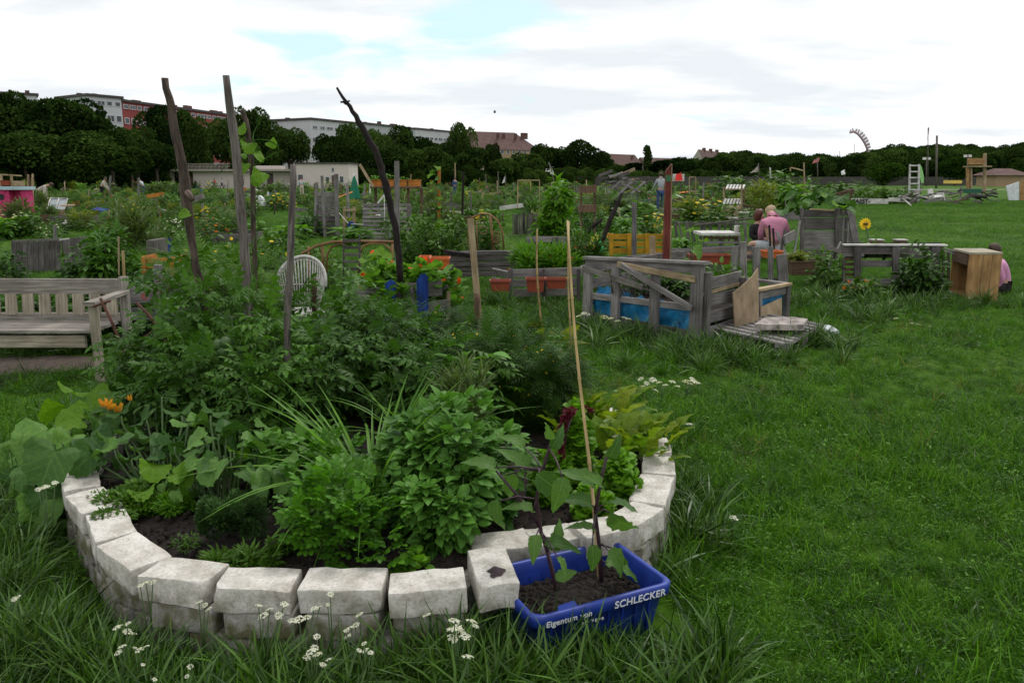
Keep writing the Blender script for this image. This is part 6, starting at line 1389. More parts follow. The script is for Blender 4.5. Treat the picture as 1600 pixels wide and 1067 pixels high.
# --- sunflower
t = thing('sunflower', 'single yellow sunflower on a thin stem right of the tall box', 'flower', tuple(WY(1355, 410, 11.6))[:2] + (0,)); c = WY(1352, 350, 11.6)
tube('stem', [WY(1362, 400, 11.6), WY(1358, 375, 11.6), c], .012, G['stem'], t, 6)
o = link('petals', leaf_mesh('petals', [(T_OV, np.tile(np.array(c - V(t.location)), (15, 1)), np.array([[math.cos(a), -.25 + .1 * math.sin(3 * a), math.sin(a)] for a in np.linspace(0, 5.86, 15)]), np.tile([0, -1., 0], (15, 1)), np.full(15, .09), None)], G['fy']), t)
lathe('flower_head', c + V((0, -.01, 0)), [(.001, -.01), (.035, -.01), (.035, .01), (.001, .015)], M['brown'], t, 12).rotation_euler.x = 0
EG_ = EG
for px, py in ((1343, 372), (1368, 378), (1350, 392)): a_ = WY(1358, py + 4, 11.6); place_leaf(t, EG[1], a_, WY(px, py, 11.5) - a_, (0, -.5, 1), .16)
# --- right pallet bed and cabinet
def rightbed():
    Y = 10.4; t = thing('pallet_bed', 'raised bed of dark grey pallets with a white-edged top, beside the cabinet', 'raised bed', tuple(WY(1400, 455, Y))[:2] + (0,))
    bp(t, 'top_plank', 1315, 389, 1472, 388, Y, Y, 12, 'greydark', bend=.003); bp(t, 'rim', 1318, 382.5, 1478, 383, Y, Y, 2.5, 'whitewood', tpx=12)
    for x0, x1, y, h in ((1345, 1395, 412, 10), (1322, 1440, 441, 11), (1318, 1350, 398, 6)): bp(t, 'plank', x0, y, x1, y, Y, Y, h, 'grey')
    for x, w_ in ((1340, 11), (1400, 11), (1462, 13)): bp(t, 'post', x, 452, x, 386, Y - .05, Y - .05, w_, 'greydark', tpx=5)
    for i in range(7): bp(t, 'side_slat', 1318, 405 + i * 8, 1334, 405 + i * 8, Y + .02, Y + .02, 4.5, 'brown')
    bp(t, 'post', 1318, 470, 1318, 405, Y, Y, 4, 'greydark', tpx=4)
    a, b = WY(1318, 395, Y), WY(1470, 395, Y); z = a.z - .02; m = MB(); m.add([(a.x, Y + .03, z), (b.x, Y + .03, z), (b.x + .1, Y + 1.1, z), (a.x + .1, Y + 1.1, z)], [(0, 1, 2, 3)]); m.build('soil', M['soil'], t)
    for k in range(2): bp(t, 'back_plank', 1320, 384 + k * 14, 1470, 384 + k * 14, Y + 1.15, Y + 1.15, 10, 'greydark')
    for x in (1474, 1482, 1490): bp(t, 'side_slat', x, 440, x, 392, Y + .1, Y + .1, 4, 'greydark')
    for k in range(2): bp(t, 'top_board', 1478 - 2, 388 + 4 * k, 1505, 397 + 4 * k, Y - .1, Y - .35, 4, 'grey', face=UP)
    for lb, x0, x1 in (('left of two small white-topped blocks on the back rim of the right bed', 1361, 1377), ('right of two small white-topped blocks on the back rim of the right bed', 1399, 1414)):
        o = thing('block', lb, 'block', tuple(WY((x0 + x1) / 2, 382, Y + .9))); m = MB(); p, q = WY(x0, 380, Y + .9), WY(x1, 380, Y + .9); m.beam(p, q, .12, .08); m.build('block_body', M['brown'], o); m = MB(); m.beam(p + V((-.01, 0, .048)), q + V((.01, 0, .048)), .15, .014, up=UP); m.build('block_top', M['whitewood'], o)
    lone('pale_board', 'pale board lying tilted behind the right bed', 'board', 1340, 383, 1372, 379, Y + .8, Y + 1.3, 8, 'whitewood', face=UP)
    # cabinet, open to the left
    Yc = 9.9; t = thing('wooden_cabinet', 'open-sided pine cabinet standing in the grass at the right, a girl behind it', 'cabinet', tuple(WY(1520, 470, Yc))[:2] + (0,))
    FL, FR, TLb, TRb = WY(1507, 468, Yc - .25), WY(1557, 470, Yc - .25), WY(1483, 450, Yc + .35), WY(1541, 450, Yc + .35)
    zt = WY(1507, 398, Yc - .25).z; p = [V((q.x, q.y, 0)) for q in (FL, FR, TRb, TLb)]; th = .02
    p[2] = p[1] + (p[3] - p[0])
    plate('side_panel', [p[0], p[1], p[1] + V((0, 0, zt)), p[0] + V((0, 0, zt))], th, M['cab'], t); plate('side_panel', [p[3], p[2], p[2] + V((0, 0, zt)), p[3] + V((0, 0, zt))], th, M['cab'], t)
    plate('back_panel', [p[1] + V((-.012, .015, 0)), p[2] + V((-.012, -.015, 0)), p[2] + V((-.012, -.015, zt)), p[1] + V((-.012, .015, zt))], .012, M['cab'], t)
    ov = .012; c = (p[0] + p[2]) / 2; plate('top_panel', [c + (q - c) * 1.03 + V((0, 0, zt + .015)) for q in p], .024, M['cabtop'], t); plate('bottom_panel', [c + (q - c) * .97 + V((0, 0, .05)) for q in p], .02, M['cab'], t)
    plate('front_rail', [p[0] + V((-.002, .012, zt - .13)), p[3] + V((-.002, -.012, zt - .13)), p[3] + V((-.002, -.012, zt - .01)), p[0] + V((-.002, .012, zt - .01))], .018, M['brown'], t)
    e = (p[1] - p[0]); 
    for f_ in (.42, .70): q = p[0] + e * f_; n = V((e.y, -e.x, 0)).normalized(); n = n if n.y < 0 else -n; beam('joint', q + n * .0115, q + n * .0115 + V((0, 0, zt)), .004, .002, M['brown'], t, up=n, ch=0)
    BLOCK.append(((p[0] + p[2]) / 2).to_tuple()[:2] + (.28,))
rightbed()
b = WY(1430, 470, 9.7); b.z = 0; bush('leafy_shrub', 'dark leafy shrub growing in front of the right pallet bed', 'shrub', b, .42, .35, .66, T_OV, .085, 1700, G['dark'], G['stem'], clumps=20, cr=.32)
b = WY(1345, 470, 9.6); b.z = 0; bush('leafy_shrub', 'low plant with small orange flowers at the left front of the right bed', 'flower', b, .3, .25, .3, T_OV, .09, 420, G['mid'], G['stem'], clumps=12, cr=.35, flowers=(G['fo'], 6, .06, T_FLOWER))
b = WY(1290, 450, 10.4); b.z = 0; bush('leafy_shrub', 'loose tall weed with narrow stems between the stubs and the right bed', 'weed', b, .32, .25, .75, T_OV, .08, 420, G['mid'], G['stem'], clumps=14, cr=.3)
b = WY(1375, 400, 10.9); b.z = .45; bush('bed_plant', 'sparse greens behind the top rail of the right bed', 'plant', b, .5, .3, .18, T_OV, .08, 260, G['mid'], clumps=12, cr=.3)
# ---------------------------------------------------------------- middle distance: structures
Y = 21.5
t = thing('upright_pallet', 'grey pallet standing among posts at the left, darker lower half', 'pallet', tuple(WY(512, 368, Y))[:2] + (0,))
for i in range(5): bp(t, 'slat', 495, 304 + i * 9, 527, 304 + i * 9, Y, Y, 7.5, 'grey')
for i in range(5): bp(t, 'slat', 490, 340 + i * 6.5, 531, 340 + i * 6.5, Y - .3, Y - .3, 5, 'greydark')
for lb, x0, y0, x1, y1, w_, mt in (('thin grey post, leftmost beside the upright pallet', 491, 372, 495, 285, 4, 'grey'), ('grey post before the upright pallet', 508, 378, 503, 275, 4, 'grey'), ('broad grey post right of the upright pallet', 528, 378, 525, 272, 6, 'grey'), ('thin grey post between the upright pallet and the green parasol', 545, 340, 542, 286, 4, 'grey'), ('short pale stake right of the upright pallet', 538, 374, 538, 323, 4, 'fresh'), ('short pale stake holding a crossbar', 553, 350, 553, 323, 4, 'fresh'), ('crooked dark stick leaning on the upright pallet', 511, 345, 523, 300, 2.5, 'greydark'), ('bent dark stick left of the upright pallet', 489, 365, 497, 320, 2.5, 'greydark')):
    lone('garden_post', lb, 'post', x0, y0, x1, y1, 20.8, 20.8, w_, mt, 'posts beside the upright pallet', tpx=w_)
lone('crossbar', 'short pale crossbar between two stakes', 'bar', 538, 329, 556, 328, 20.7, 20.7, 3, 'fresh')
pallet('pale grey slatted pallet leaning upright behind the charred branch', WY(567, 374, 19.6), (1, .02, 0), (.02, .25, 1), (0, -1, .2), L_=1.16, Wd=.86, nsl=9, mat='grey', sw=.06)
lone('pallet_board', 'lower pale board in front of the slatted pallet', 'board', 562, 373, 628, 372, 18.8, 18.8, 5, 'grey')
lone('bent_post', 'crooked weathered post right of the slatted pallet', 'post', 636, 368, 640, 322, 19.2, 19.4, 7, 'greymoss', tpx=6)
hoop('blue_ring', 'small blue coiled ring hung left of the slatted pallet', 549, 352, 19.5, 4, .03, M['bluewood'], 'ring')
tag(tube('string', [WY(600, 300, 19), WY(601, 340, 19), WY(594, 372, 19)], .008, M['white'], None, 5), 'white cord hanging in front of the slatted pallet', 'cord')
tag(tube('string', [WY(530, 333, 20), WY(545, 350, 19.5), WY(568, 351, 19.4)], .008, M['white'], None, 5), 'white cord strung from the broad post to the blue ring', 'cord')
Y = 25
t = thing('crate_table', 'tall rough table carrying a row of orange crates', 'table', tuple(WY(620, 330, Y))[:2] + (0,))
bp(t, 'table_top', 580, 292.5, 658, 293, Y, Y, 3.5, 'brown', tpx=26, face=(0, -1, 0))
for x in (587, 638, 609, 659): bp(t, 'leg', x, 335, x, 294, Y - .1, Y - .1, 4, 'brown', tpx=4)
bp(t, 'brace', 590, 318, 606, 298, Y - .1, Y - .1, 3, 'whitewood')
for lb, x0, x1 in (('leftmost orange crate on the tall table', 582, 598), ('second orange crate on the tall table', 599, 617), ('third orange crate on the tall table', 618, 637), ('rightmost orange crate on the tall table', 638, 658)): planter(lb, x0, x1, 281, 291, Y, 'orangewood', dep=.3, name='orange_crate', cat='crate', group='orange crates on the tall table')
b = WY(608, 283, Y); bush('crate_plants', 'pale leafy seedlings in the orange crates', 'plant', b, .6, .12, .18, T_OV, .09, 160, G['nast'], clumps=9, cr=.35)
lone('leaning_plank', 'pale plank slanting up left of the orange crates', 'plank', 583, 292, 562, 257, 24.5, 24.5, 4, 'fresh')
t = thing('garden_parasol', 'closed dark green parasol on a pale pole', 'parasol', tuple(WY(552, 312, 45))[:2] + (0,)); c = WY(553, 268, 45)
tube('pole', [WY(552, 312, 45), c + V((0, 0, -.1))], .04, M['white'], t, 6); m = MB(); vs = []
for j, (r, dz) in enumerate(((.03, -.2), (.16, -.6), (.26, -1.1), (.36, -1.5))):
    for i in range(12): a = 6.283 * i / 12; rr = r * (1 if i % 2 else .6); vs.append(c + V((math.cos(a) * rr, math.sin(a) * rr, dz)))
m.add(vs, [(j * 12 + i, j * 12 + (i + 1) % 12, j * 12 + 12 + (i + 1) % 12, j * 12 + 12 + i) for j in range(3) for i in range(12)]); m.build('canopy', plain('green_canvas', (.01, .16, .09), .8), t)
lone('vine_post', 'post with an orange-brown top carrying a climbing vine', 'post', 686, 345, 686, 262, 13.5, 13.5, 4.5, 'orangewood', tpx=4)
lone('dark_post', 'dark knotty post right of the vine post', 'post', 722, 350, 724, 268, 17, 17, 3.5, 'char', tpx=3)
squash_plant('light green climbing vine on the orange-topped post', WY(686, 350, 13.4), [(675 + random.uniform(-6, 14), 262 + i * 6, 13.4, .07 + .01 * (i % 3)) for i in range(15)], yellow=tuple(range(0, 15, 2)), stalk=False, name='climbing_vine', cat='vine')
# climbing bean on the slim pole in the bed
squash_plant('climbing bean with heart-shaped leaves on the slim reddish pole', WY(396, 480, 4.5), [(375, 202, 4.45, .045, .5), (388, 230, 4.4, .05, .6), (404, 245, 4.4, .05, .5), (378, 262, 4.4, .05, .7), (405, 275, 4.35, .055, .6), (372, 276, 4.4, .03), (425, 225, 4.4, .035, .5), (400, 284, 4.4, .04, .7), (288, 335, 4.3, .045, .1), (380, 243, 4.4, .03)], yellow=tuple(range(10)), stalk=False, name='bean_vine', cat='vine')
bv = bpy.data.objects['bean_vine']
tube('tendril', [WY(400 + 5 * math.sin(k * .9), 480 - k * 8, 4.45 + .03 * math.cos(k * .9)) for k in range(39)], .0028, G['bright'], bv, 5)
tube('tendril', [WY(388, 222, 4.4), WY(405, 218, 4.4), WY(422, 220, 4.4), WY(434, 228, 4.4), WY(436, 236, 4.4)], .003, G['bright'], bv, 5)
tube('tendril', [WY(404, 258, 4.4), WY(415, 248, 4.4), WY(432, 238, 4.4)], .0025, G['bright'], bv, 5); tube('tendril', [WY(362, 256, 4.3), WY(350, 260, 4.3), WY(345, 270, 4.3)], .0025, G['bright'], bv, 5)
# shelf tower
Y = 17; t = thing('shelf_tower', 'tall narrow rack holding two brown wooden boxes', 'rack', tuple(WY(917, 360, Y))[:2] + (0,))
for x in (908, 929): bp(t, 'upright', x, 385, x, 288, Y, Y, 3, 'brown', tpx=3)
for y in (296, 326): box('box', tuple(WY(906, y + 6, Y - .1)), tuple(WY(930, y - 6, Y + .25)), M['brown'], t)
# wattle box, boards, bed with window
Y = 19; t = thing('wattle_box', 'dark planter fenced with upright sticks', 'planter', tuple(WY(820, 365, Y))[:2] + (0,))
for i in range(17): x = 802 + i * 2.3; bp(t, 'stick', x, 366, x + random.uniform(-1, 1), 334 + random.uniform(-2, 2), Y + .1 * math.sin(i), Y, 2, 'greydark', tpx=2)
b = WY(835, 336, Y); bush('marsh_plant', 'grey-green tufts rising out of the stick planter', 'plant', b, .4, .3, .35, T_NARROW, .15, 260, G['mid'], clumps=9, cr=.35, up=1.2)
t = thing('timber_bed', 'open grey timber frame bed below the bright leafy plant', 'raised bed', tuple(WY(860, 402, 13))[:2] + (0,))
bp(t, 'plank', 823, 374, 900, 374, 13, 13, 9, 'grey'); bp(t, 'plank', 826, 394, 900, 394, 13, 13, 6, 'greydark'); bp(t, 'board', 868, 400, 868, 371, 12.95, 12.95, 10, 'greydark'); bp(t, 'board', 884, 400, 884, 370, 12.95, 12.95, 14, 'grey'); bp(t, 'board', 830, 400, 830, 374, 12.95, 12.95, 9, 'grey')
b = WY(868, 385, 13.4); b.z = .3; bush('leafy_shrub', 'tall bright green leafy plant right of centre, in the open timber bed', 'shrub', b, .42, .38, 1.05, T_OV5, .15, 900, G['bright'], G['stem'], clumps=18, cr=.32, droop=.5)
b = WY(690, 400, 13.2); b.z = 0; bush('leafy_shrub', 'dense dark green shrub left of the arch trellis', 'shrub', b, .62, .5, 1.0, T_OV, .08, 2400, G['mid'], G['stem'], clumps=24, cr=.28)
b = WY(660, 395, 14); b.z = 0; bush('leafy_shrub', 'rounded mid-green shrub behind the nasturtium bed', 'shrub', b, .5, .5, .8, T_OV, .08, 1300, G['mid'], G['stem'], clumps=18, cr=.3)
b = WY(755, 400, 14.5); b.z = 0; bush('leafy_shrub', 'tomato-like shrub growing through the arch trellis', 'shrub', b, .4, .4, .8, T_OV, .08, 1000, G['tomato'], G['stem'], clumps=14, cr=.3, flowers=(G['fo'], 8, .05, T_FLOWER))
b = WY(178, 450, 9.6); b.z = 0; bush('leafy_shrub', 'large loose dark shrub with light shoots behind the bench end', 'shrub', b, .45, .45, .98, T_OV5, .11, 1700, G['tomato'], G['stem'], clumps=24, cr=.27)
b = WY(150, 440, 10.5); b.z = 0; bush('leafy_shrub', 'lower dark shrub with a purple flower spike behind the bench', 'shrub', b, .5, .4, .65, T_OV5, .1, 900, G['dark'], G['stem'], clumps=14, cr=.3, flowers=(G['fp'], 12, .05, T_FLOWER))
b = WY(10, 440, 10.5); b.z = 0; bush('leafy_shrub', 'dark shrub at the left edge behind the bench', 'shrub', b, .3, .4, .62, T_OV, .08, 800, G['dark'], G['stem'], clumps=12, cr=.3)
lone('garden_stake', 'yellowish bamboo stake in the large shrub behind the bench', 'stake', 194, 432, 192, 392, 9.2, 9.2, 3.5, 'bamboo', tpx=3); lone('garden_stake', 'thin pale stake in the large shrub behind the bench', 'stake', 186, 430, 185, 370, 9.3, 9.3, 2, 'fresh', tpx=2)
b = WY(330, 470, 7.6); b.z = 0; bush('leafy_shrub', 'bright leafy weeds behind the tall poles', 'shrub', b, .7, .5, .95, T_FEATH, .2, 900, G['mid'], G['stem'], clumps=18, cr=.3, flowers=(G['fy'], 8, .04, T_FLOWER))
b = WY(400, 470, 8.6); b.z = 0; bush('leafy_shrub', 'tall stalky plants with pale yellow blossoms right of the tall poles', 'shrub', b, .5, .5, 1.02, T_OV, .1, 900, G['mid'], G['stem'], clumps=20, cr=.24, flowers=(G['fy'], 22, .045, T_FLOWER))
b = WY(480, 440, 10.5); b.z = 0; bush('leafy_shrub', 'low bush with many small yellow-green flowers behind the wicker chair', 'shrub', b, .6, .5, .72, T_OV, .07, 1300, G['mid'], G['stem'], clumps=18, cr=.28, flowers=(G['yellow'], 60, .05, T_FLOWER))
b = WY(400, 450, 9.2); b.z = .0; squash_plant('squash with a broad pale leaf left of the wicker chair', b, [(410, 430, 8.0, .13, .2), (418, 450, 8.0, .1), (400, 460, 8.0, .1)], yellow=(0,))
b = WY(245, 470, 8.2); b.z = 0; bush('leafy_shrub', 'broad dark leaves behind the plank screen', 'shrub', b, .35, .3, .55, T_ROUND, .14, 160, G['dark'], G['stem'], clumps=9, cr=.35)
# vertical board beds on the left
t = thing('board_bed', 'raised bed of upright grey boards in front of the left plots', 'raised bed', tuple(WY(60, 425, 12.8))[:2] + (0,))
for i in range(9): x = 22 + i * 8.6; bp(t, 'board', x, 425, x, 378 - .3 * i, 12.8, 12.8, 8, 'greydark', tpx=2)
for i in range(3): q = WY(92, 375, 12.8); beam('side_board', q + V((0, .2 + i * .25, 0)), V((q.x, q.y + .2 + i * .25, 0)), .24, .02, M['greydark'], t, up=(1, 0, 0))
bp(t, 'rim', 18, 377, 96, 373, 12.7, 12.7, 2.5, 'greymoss')
lone('white_lath', 'white lath lying on the edge of the board bed', 'lath', 93, 375, 108, 373, 12.6, 12.6, 2.5, 'whitewood'); lone('small_post', 'small grey post by the board bed', 'post', 86, 380, 86, 352, 13.5, 13.5, 4, 'grey', tpx=3)
box('orange_box', tuple(WY(0, 440, 11)), tuple(WY(27, 430, 11.3)), M['orangewood']); tag(bpy.data.objects['orange_box'], 'flat orange-brown wooden box behind the bench at the left edge', 'box')
t = thing('grey_box', 'weathered grey box with a blue stripe right of the large shrub', 'box', tuple(WY(250, 400, 14))[:2] + (0,))
box('box_side', tuple(WY(230, 398, 14)), tuple(WY(263, 372, 14.6)), M['greymoss'], t); bp(t, 'blue_stripe', 265, 392, 265, 373, 13.97, 13.97, 4, 'bluewood')
face_pallet('orange-brown low bed in front of the grey box', 222, 272, 403, 426, 12, 2, 'orangewood', 9, 2)
lone('white_pot', 'white plant pot saucer on the low wall behind the bench', 'pot', 98, 349, 108, 349, 18, 18, 4, 'white', tpx=8) if False else None
t = thing('plant_pots', 'white pot saucer with a small knob left of the big shrub', 'pot', tuple(WY(103, 350, 24))); lathe('pot', WY(103, 351, 24), [(.001, 0), (.09, 0), (.1, .05), (.02, .07), (.02, .13), (.001, .14)], M['white'], t, 12)
# pink playhouse with boxes behind
Y = 29; t = thing('playhouse', 'bright pink playhouse with a pale blue flat roof, cut by the left edge', 'playhouse', tuple(WY(20, 345, Y))[:2] + (0,))
x0, x1 = WY(-60, 300, Y).x, WY(41, 300, Y).x; zt = WY(20, 297, Y).z
m = MB(); m.beam((x0, Y + .2, zt / 2), (WY(13.5, 300, Y).x, Y + .2, zt / 2), .4, zt, up=UP, ch=0); a = WY(13.5, 300, Y).x; b_ = WY(32, 300, Y).x
m.build('wall', M['pinkwood'], t); m = MB(); m.beam((b_, Y + .2, zt / 2), (x1, Y + .2, zt / 2), .4, zt, up=UP, ch=0); m.build('wall', M['pinkwood'], t)
zd = WY(20, 330, Y).z; m = MB(); m.beam((a, Y + .2, zd / 2), (b_, Y + .2, zd / 2), .38, zd, up=UP, ch=0); m.build('wall', M['pinkwood'], t)
m = MB(); m.beam(((a + b_) / 2, Y + .36, 0), ((a + b_) / 2, Y + .36, zt), b_ - a, .05, up=(0, -1, 0), ch=0); m.build('inner_wall', M['pinkwood'], t)
m = MB(); m.beam((x0, Y + .2, zt + .06), (x1 + .06, Y + .2, zt + .06), .6, .11, up=UP, ch=0); m.build('roof', plain('pale_blue_board', (.38, .5, .56), .6), t)
m = MB(); c = WY(2, 308, Y - .012); n = 16; pts = [c] + [c + V((math.cos(6.283 * i / n) * .11, 0, math.sin(6.283 * i / n) * .11)) for i in range(n)]; m.add(pts, [(0, 1 + i, 1 + (i + 1) % n) for i in range(n)]); m.build('round_window', M['black'], t)
Y = 33; t = thing('planter_stand', 'pale timber frame planter rising behind the pink playhouse', 'frame', tuple(WY(18, 330, Y))[:2] + (0,))
for x in (2, 18): bp(t, 'upright', x, 325, x, 273, Y, Y, 3, 'fresh', tpx=3)
bp(t, 'top_bar', 0, 273, 34, 275, Y, Y, 2, 'fresh'); bp(t, 'board', 18, 287, 38, 287, Y, Y, 8, 'fresh'); planter('terracotta trough in the timber frame behind the playhouse', 3, 17, 282, 290, Y, dep=.3)
for lb, x, y0 in (('thin pale post right of the timber frame', 44, 273), ('rust-brown thin post between two pale ones', 47, 279), ('tallest pale thin post right of the playhouse', 51, 272)): lone('thin_post', lb, 'post', x, 325, x, y0, 32, 32, 2.5, 'fresh' if y0 != 279 else 'brown', 'thin posts right of the playhouse', tpx=2.5)
Y = 32; t = thing('cold_frame', 'slanting cold frame with a whitish window pane and pale wooden side', 'cold frame', tuple(WY(88, 338, Y))[:2] + (0,))
A, B, C, D = WY(73, 336, Y), WY(100, 337, Y), WY(106, 311, Y + .5), WY(80, 310, Y + .5); m_ = WY(74, 327, Y); n_ = WY(101, 328, Y)
plate('front_board', [A, B, n_, m_], .03, M['fresh'], t); plate('pane', [m_ + V((0, .01, 0)), n_ + V((0, .01, 0)), C, D], .015, plain('hazy_pane', (.55, .60, .63), .2, .35, 4, c2=(.3, .34, .36)), t)
for p, q in ((m_, D), (n_, C), (m_.lerp(n_, .5), D.lerp(C, .5)), (D, C)): beam('glazing_bar', p + V((0, -.02, .02)), q + V((0, -.02, .02)), .05, .03, M['whitewood'], t)
Y = 38; t = thing('garden_cloche', 'small white arched plant cloche right of the smooth grey pole', 'cloche', tuple(WY(405, 325, Y))[:2] + (0,))
m = MB(); vs = []; 
for j in range(2):
    for i in range(9): a = math.pi * i / 8; c = WY(404, 322, Y + j * .9); vs.append(V((c.x - math.cos(a) * .26 + j * .12, c.y, max(0.05, c.z) + .5 * math.sin(a))))
m.add(vs, [(i, i + 1, i + 10, i + 9) for i in range(8)] + [(0, 8, 7, 6, 5, 4, 3, 2, 1)]); m.build('cover', plain('milky_film', (.6, .63, .62), .35), t, smooth=False)
# hive-like boxes with slatted lids
Y = 30; t = thing('slatted_box', 'pale wooden box with a slanting white slatted lid', 'box', tuple(WY(1146, 345, Y))[:2] + (0,))
A, B = WY(1129, 342, Y), WY(1159, 342, Y); zt = WY(1129, 322, Y).z
for k in range(3): bp(t, 'board', 1129, 324 + k * 6.5, 1158, 324 + k * 6.5, Y, Y, 6, 'fresh')
bp(t, 'corner', 1159, 344, 1159, 288, Y - .03, Y - .03, 2.5, 'fresh', tpx=2.5); bp(t, 'corner', 1131, 320, 1131, 292, Y + .7, Y + .7, 2.5, 'fresh', tpx=2.5)
for i in range(6): bp(t, 'lid_slat', 1131 + i * 5, 319, 1134 + i * 5, 311, Y, Y + .6, 3.2, 'whitewood', face=UP)
for i in range(6): bp(t, 'roof_slat', 1135 + i * 5, 296, 1138 + i * 5, 289, Y + .2, Y + .8, 3.2, 'whitewood', face=UP)
bp(t, 'roof_rail', 1133, 296, 1163, 296, Y + .2, Y + .2, 2, 'fresh')
for k in range(6): bp(t, 'log', 1160, 300 + k * 7, 1163, 300 + k * 7, Y, Y, 5, 'brown', tpx=8)
lone('timber_beam', 'pale flat timber lying left of the red-brown post', 'beam', 995, 341, 1062, 338, 29, 29, 7, 'brown', tpx=10)
# pallet pile with boards near the middle horizon
t = thing('pallet_pile', 'untidy pile of pallets and boards on the far side of the garden', 'pallet pile', tuple(WY(975, 305, 48))[:2] + (0,))
for k in range(26):
    x = random.uniform(935, 1010); y = random.uniform(272, 300); a = random.uniform(-.7, .7); l = random.uniform(8, 24); bp(t, 'board', x, y, x + l, y - l * math.sin(a) * .7, 48 + random.uniform(-1, 1), 48, random.uniform(2, 5), random.choice(('grey', 'grey', 'greydark', 'fresh')))
for k in range(3): bp(t, 'beam', 940 + k * 18, 312, 968 + k * 20, 284, 46, 47, 3, 'grey')
planter('grey raised bin with a timber roof frame near the man in the hoodie', 975, 997, 302, 318, 37, 'greydark', dep=.6, name='grey_bin', cat='bin')
lone('grey_gable', 'tilted grey board forming a small gable in the middle distance', 'board', 972, 287, 1000, 300, 37, 37, 3, 'grey')
# red cloth board and small frames
t = thing('red_cloth', 'red cloth hung over a pale board left of the garden frames', 'cloth', tuple(WY(1062, 285, 55))[:2] + (.2,))
bp(t, 'board', 1051, 278, 1069, 278, 55, 55, 11, 'whitewood'); m = MB(); vs = [WY(1056, 273, 54.8), WY(1064, 270, 54.8), WY(1067, 282, 54.7), WY(1055, 283, 54.6)]; m.add(vs, [(0, 1, 2, 3)]); m.build('cloth', plain('red_cloth', (.6, .03, .02), .8), t); bp(t, 'post', 1064, 300, 1064, 269, 55, 55, 1.5, 'greydark')
for lb, xa, xb, y0, y1, Y in (('pale open timber frame right of the red cloth', 1077, 1087, 277, 303, 45), ('thin open frame left of the striped flag', 809, 843, 282, 325, 30), ('pale net goal frame near the middle horizon', 862, 875, 285, 300, 45)):
    t = thing('open_frame', lb, 'frame', tuple(WY((xa + xb) / 2, y1, Y))[:2] + (0,))
    for x in (xa, xb): bp(t, 'upright', x, y1, x, y0, Y, Y, 1.6, 'fresh', tpx=1.6)
    bp(t, 'top_bar', xa, y0, xb, y0, Y, Y, 1.6, 'fresh')
# flags
def flag(label, pole_pts, Y, cloth, mat, r=.03, grp=None, name='flag'):
    t = thing(name, label, 'flag', tuple(WY(*pole_pts[0], Y))[:2] + (0,), grp); tube('pole', [WY(x, y, Y) for x, y in pole_pts], r, M['barkgrey'], t, 6)
    m = MB(); pts = [WY(x, y, Y + .1 * math.sin(i * 2)) for i, (x, y) in enumerate(cloth)]; m.add(pts, [tuple(range(len(pts)))]); m.build('cloth', mat, t)
fc = lambda n, c: plain(n, c, .8, .12, 2)
flag('pale tapering pennant on a curved pole near the middle horizon', [(866, 310), (865, 280), (861, 262), (857, 254)], 42, [(858, 256), (861, 260), (867, 274), (860, 272), (859, 264)], fc('pale_green_cloth', (.42, .46, .36)))
flag('small black and white flag before the far trees', [(791, 300), (790, 274)], 90, [(789, 275), (789, 285), (784, 287), (787, 280)], fc('white_cloth', (.7, .7, .72)))
flag('pale triangular pennant above the shrubs right of centre', [(1186, 280), (1185, 255)], 48, [(1185, 258), (1186, 268), (1171, 271), (1180, 264)], fc('pinkish_cloth', (.52, .45, .42)))
flag('dull red flag on a tall pole above the green shrubs', [(1278, 285), (1277, 247)], 60, [(1277, 248), (1281, 246), (1279, 253), (1269, 256), (1272, 250)], fc('dull_red_cloth', (.35, .12, .12)))
flag('small white square flag on a short pole in the field', [(1320, 286), (1320, 266)], 85, [(1314, 268), (1320, 265), (1321, 272), (1315, 274)], fc('white_square_cloth', (.75, .75, .75)))
flag('narrow reddish banner high on a mast at the right', [(1450, 290), (1450, 200)], 170, [(1450, 200), (1452, 199), (1451, 210), (1449, 219)], fc('dark_red_cloth', (.16, .05, .05)), r=.07)
lone('timber_post', 'tall pale post with a slanting crossbar above the shrubs', 'post', 1257, 290, 1256, 254, 40, 40, 2, 'fresh', tpx=2); lone('timber_bar', 'slanting pale crossbar left of the tall pale post', 'bar', 1236, 262, 1256, 267, 40, 40, 2, 'fresh'); lone('timber_post', 'short pale post at the left end of the slanting crossbar', 'post', 1235, 268, 1235, 262, 40, 40, 1.6, 'fresh', tpx=2)
for lb, x, y0, Y, lamps in (('floodlight mast with two lamps before the wood', 1448, 247, 200, True), ('tall bare mast right of the floodlights', 1464, 212, 150, False), ('lamp mast left of the wooden tower', 1512, 243, 200, True)):
    t = thing('mast', lb, 'mast', tuple(G0(x, Y)), 'masts before the wood'); tube('pole', [G0(x, Y), WY(x, y0, Y)], .18 if not lamps else .14, M['barkgrey'], t, 6)
    if lamps:
        for s in (-.55, .55): box('lamp', tuple(WY(x, y0 + 1, Y) + V((s - .35, -.2, -.3))), tuple(WY(x, y0 + 1, Y) + V((s + .35, .2, .3))), M['white'], t)
for lb, x, y0, y1 in (('very distant thin antenna mast, left one', 1312, 236, 250), ('very distant thin antenna mast, right one', 1335, 225, 250)): t = tag(tube('antenna', [WY(x, y1 + 8, 900), WY(x, y0, 900)], .25, M['tar'], None, 5), lb, 'mast')
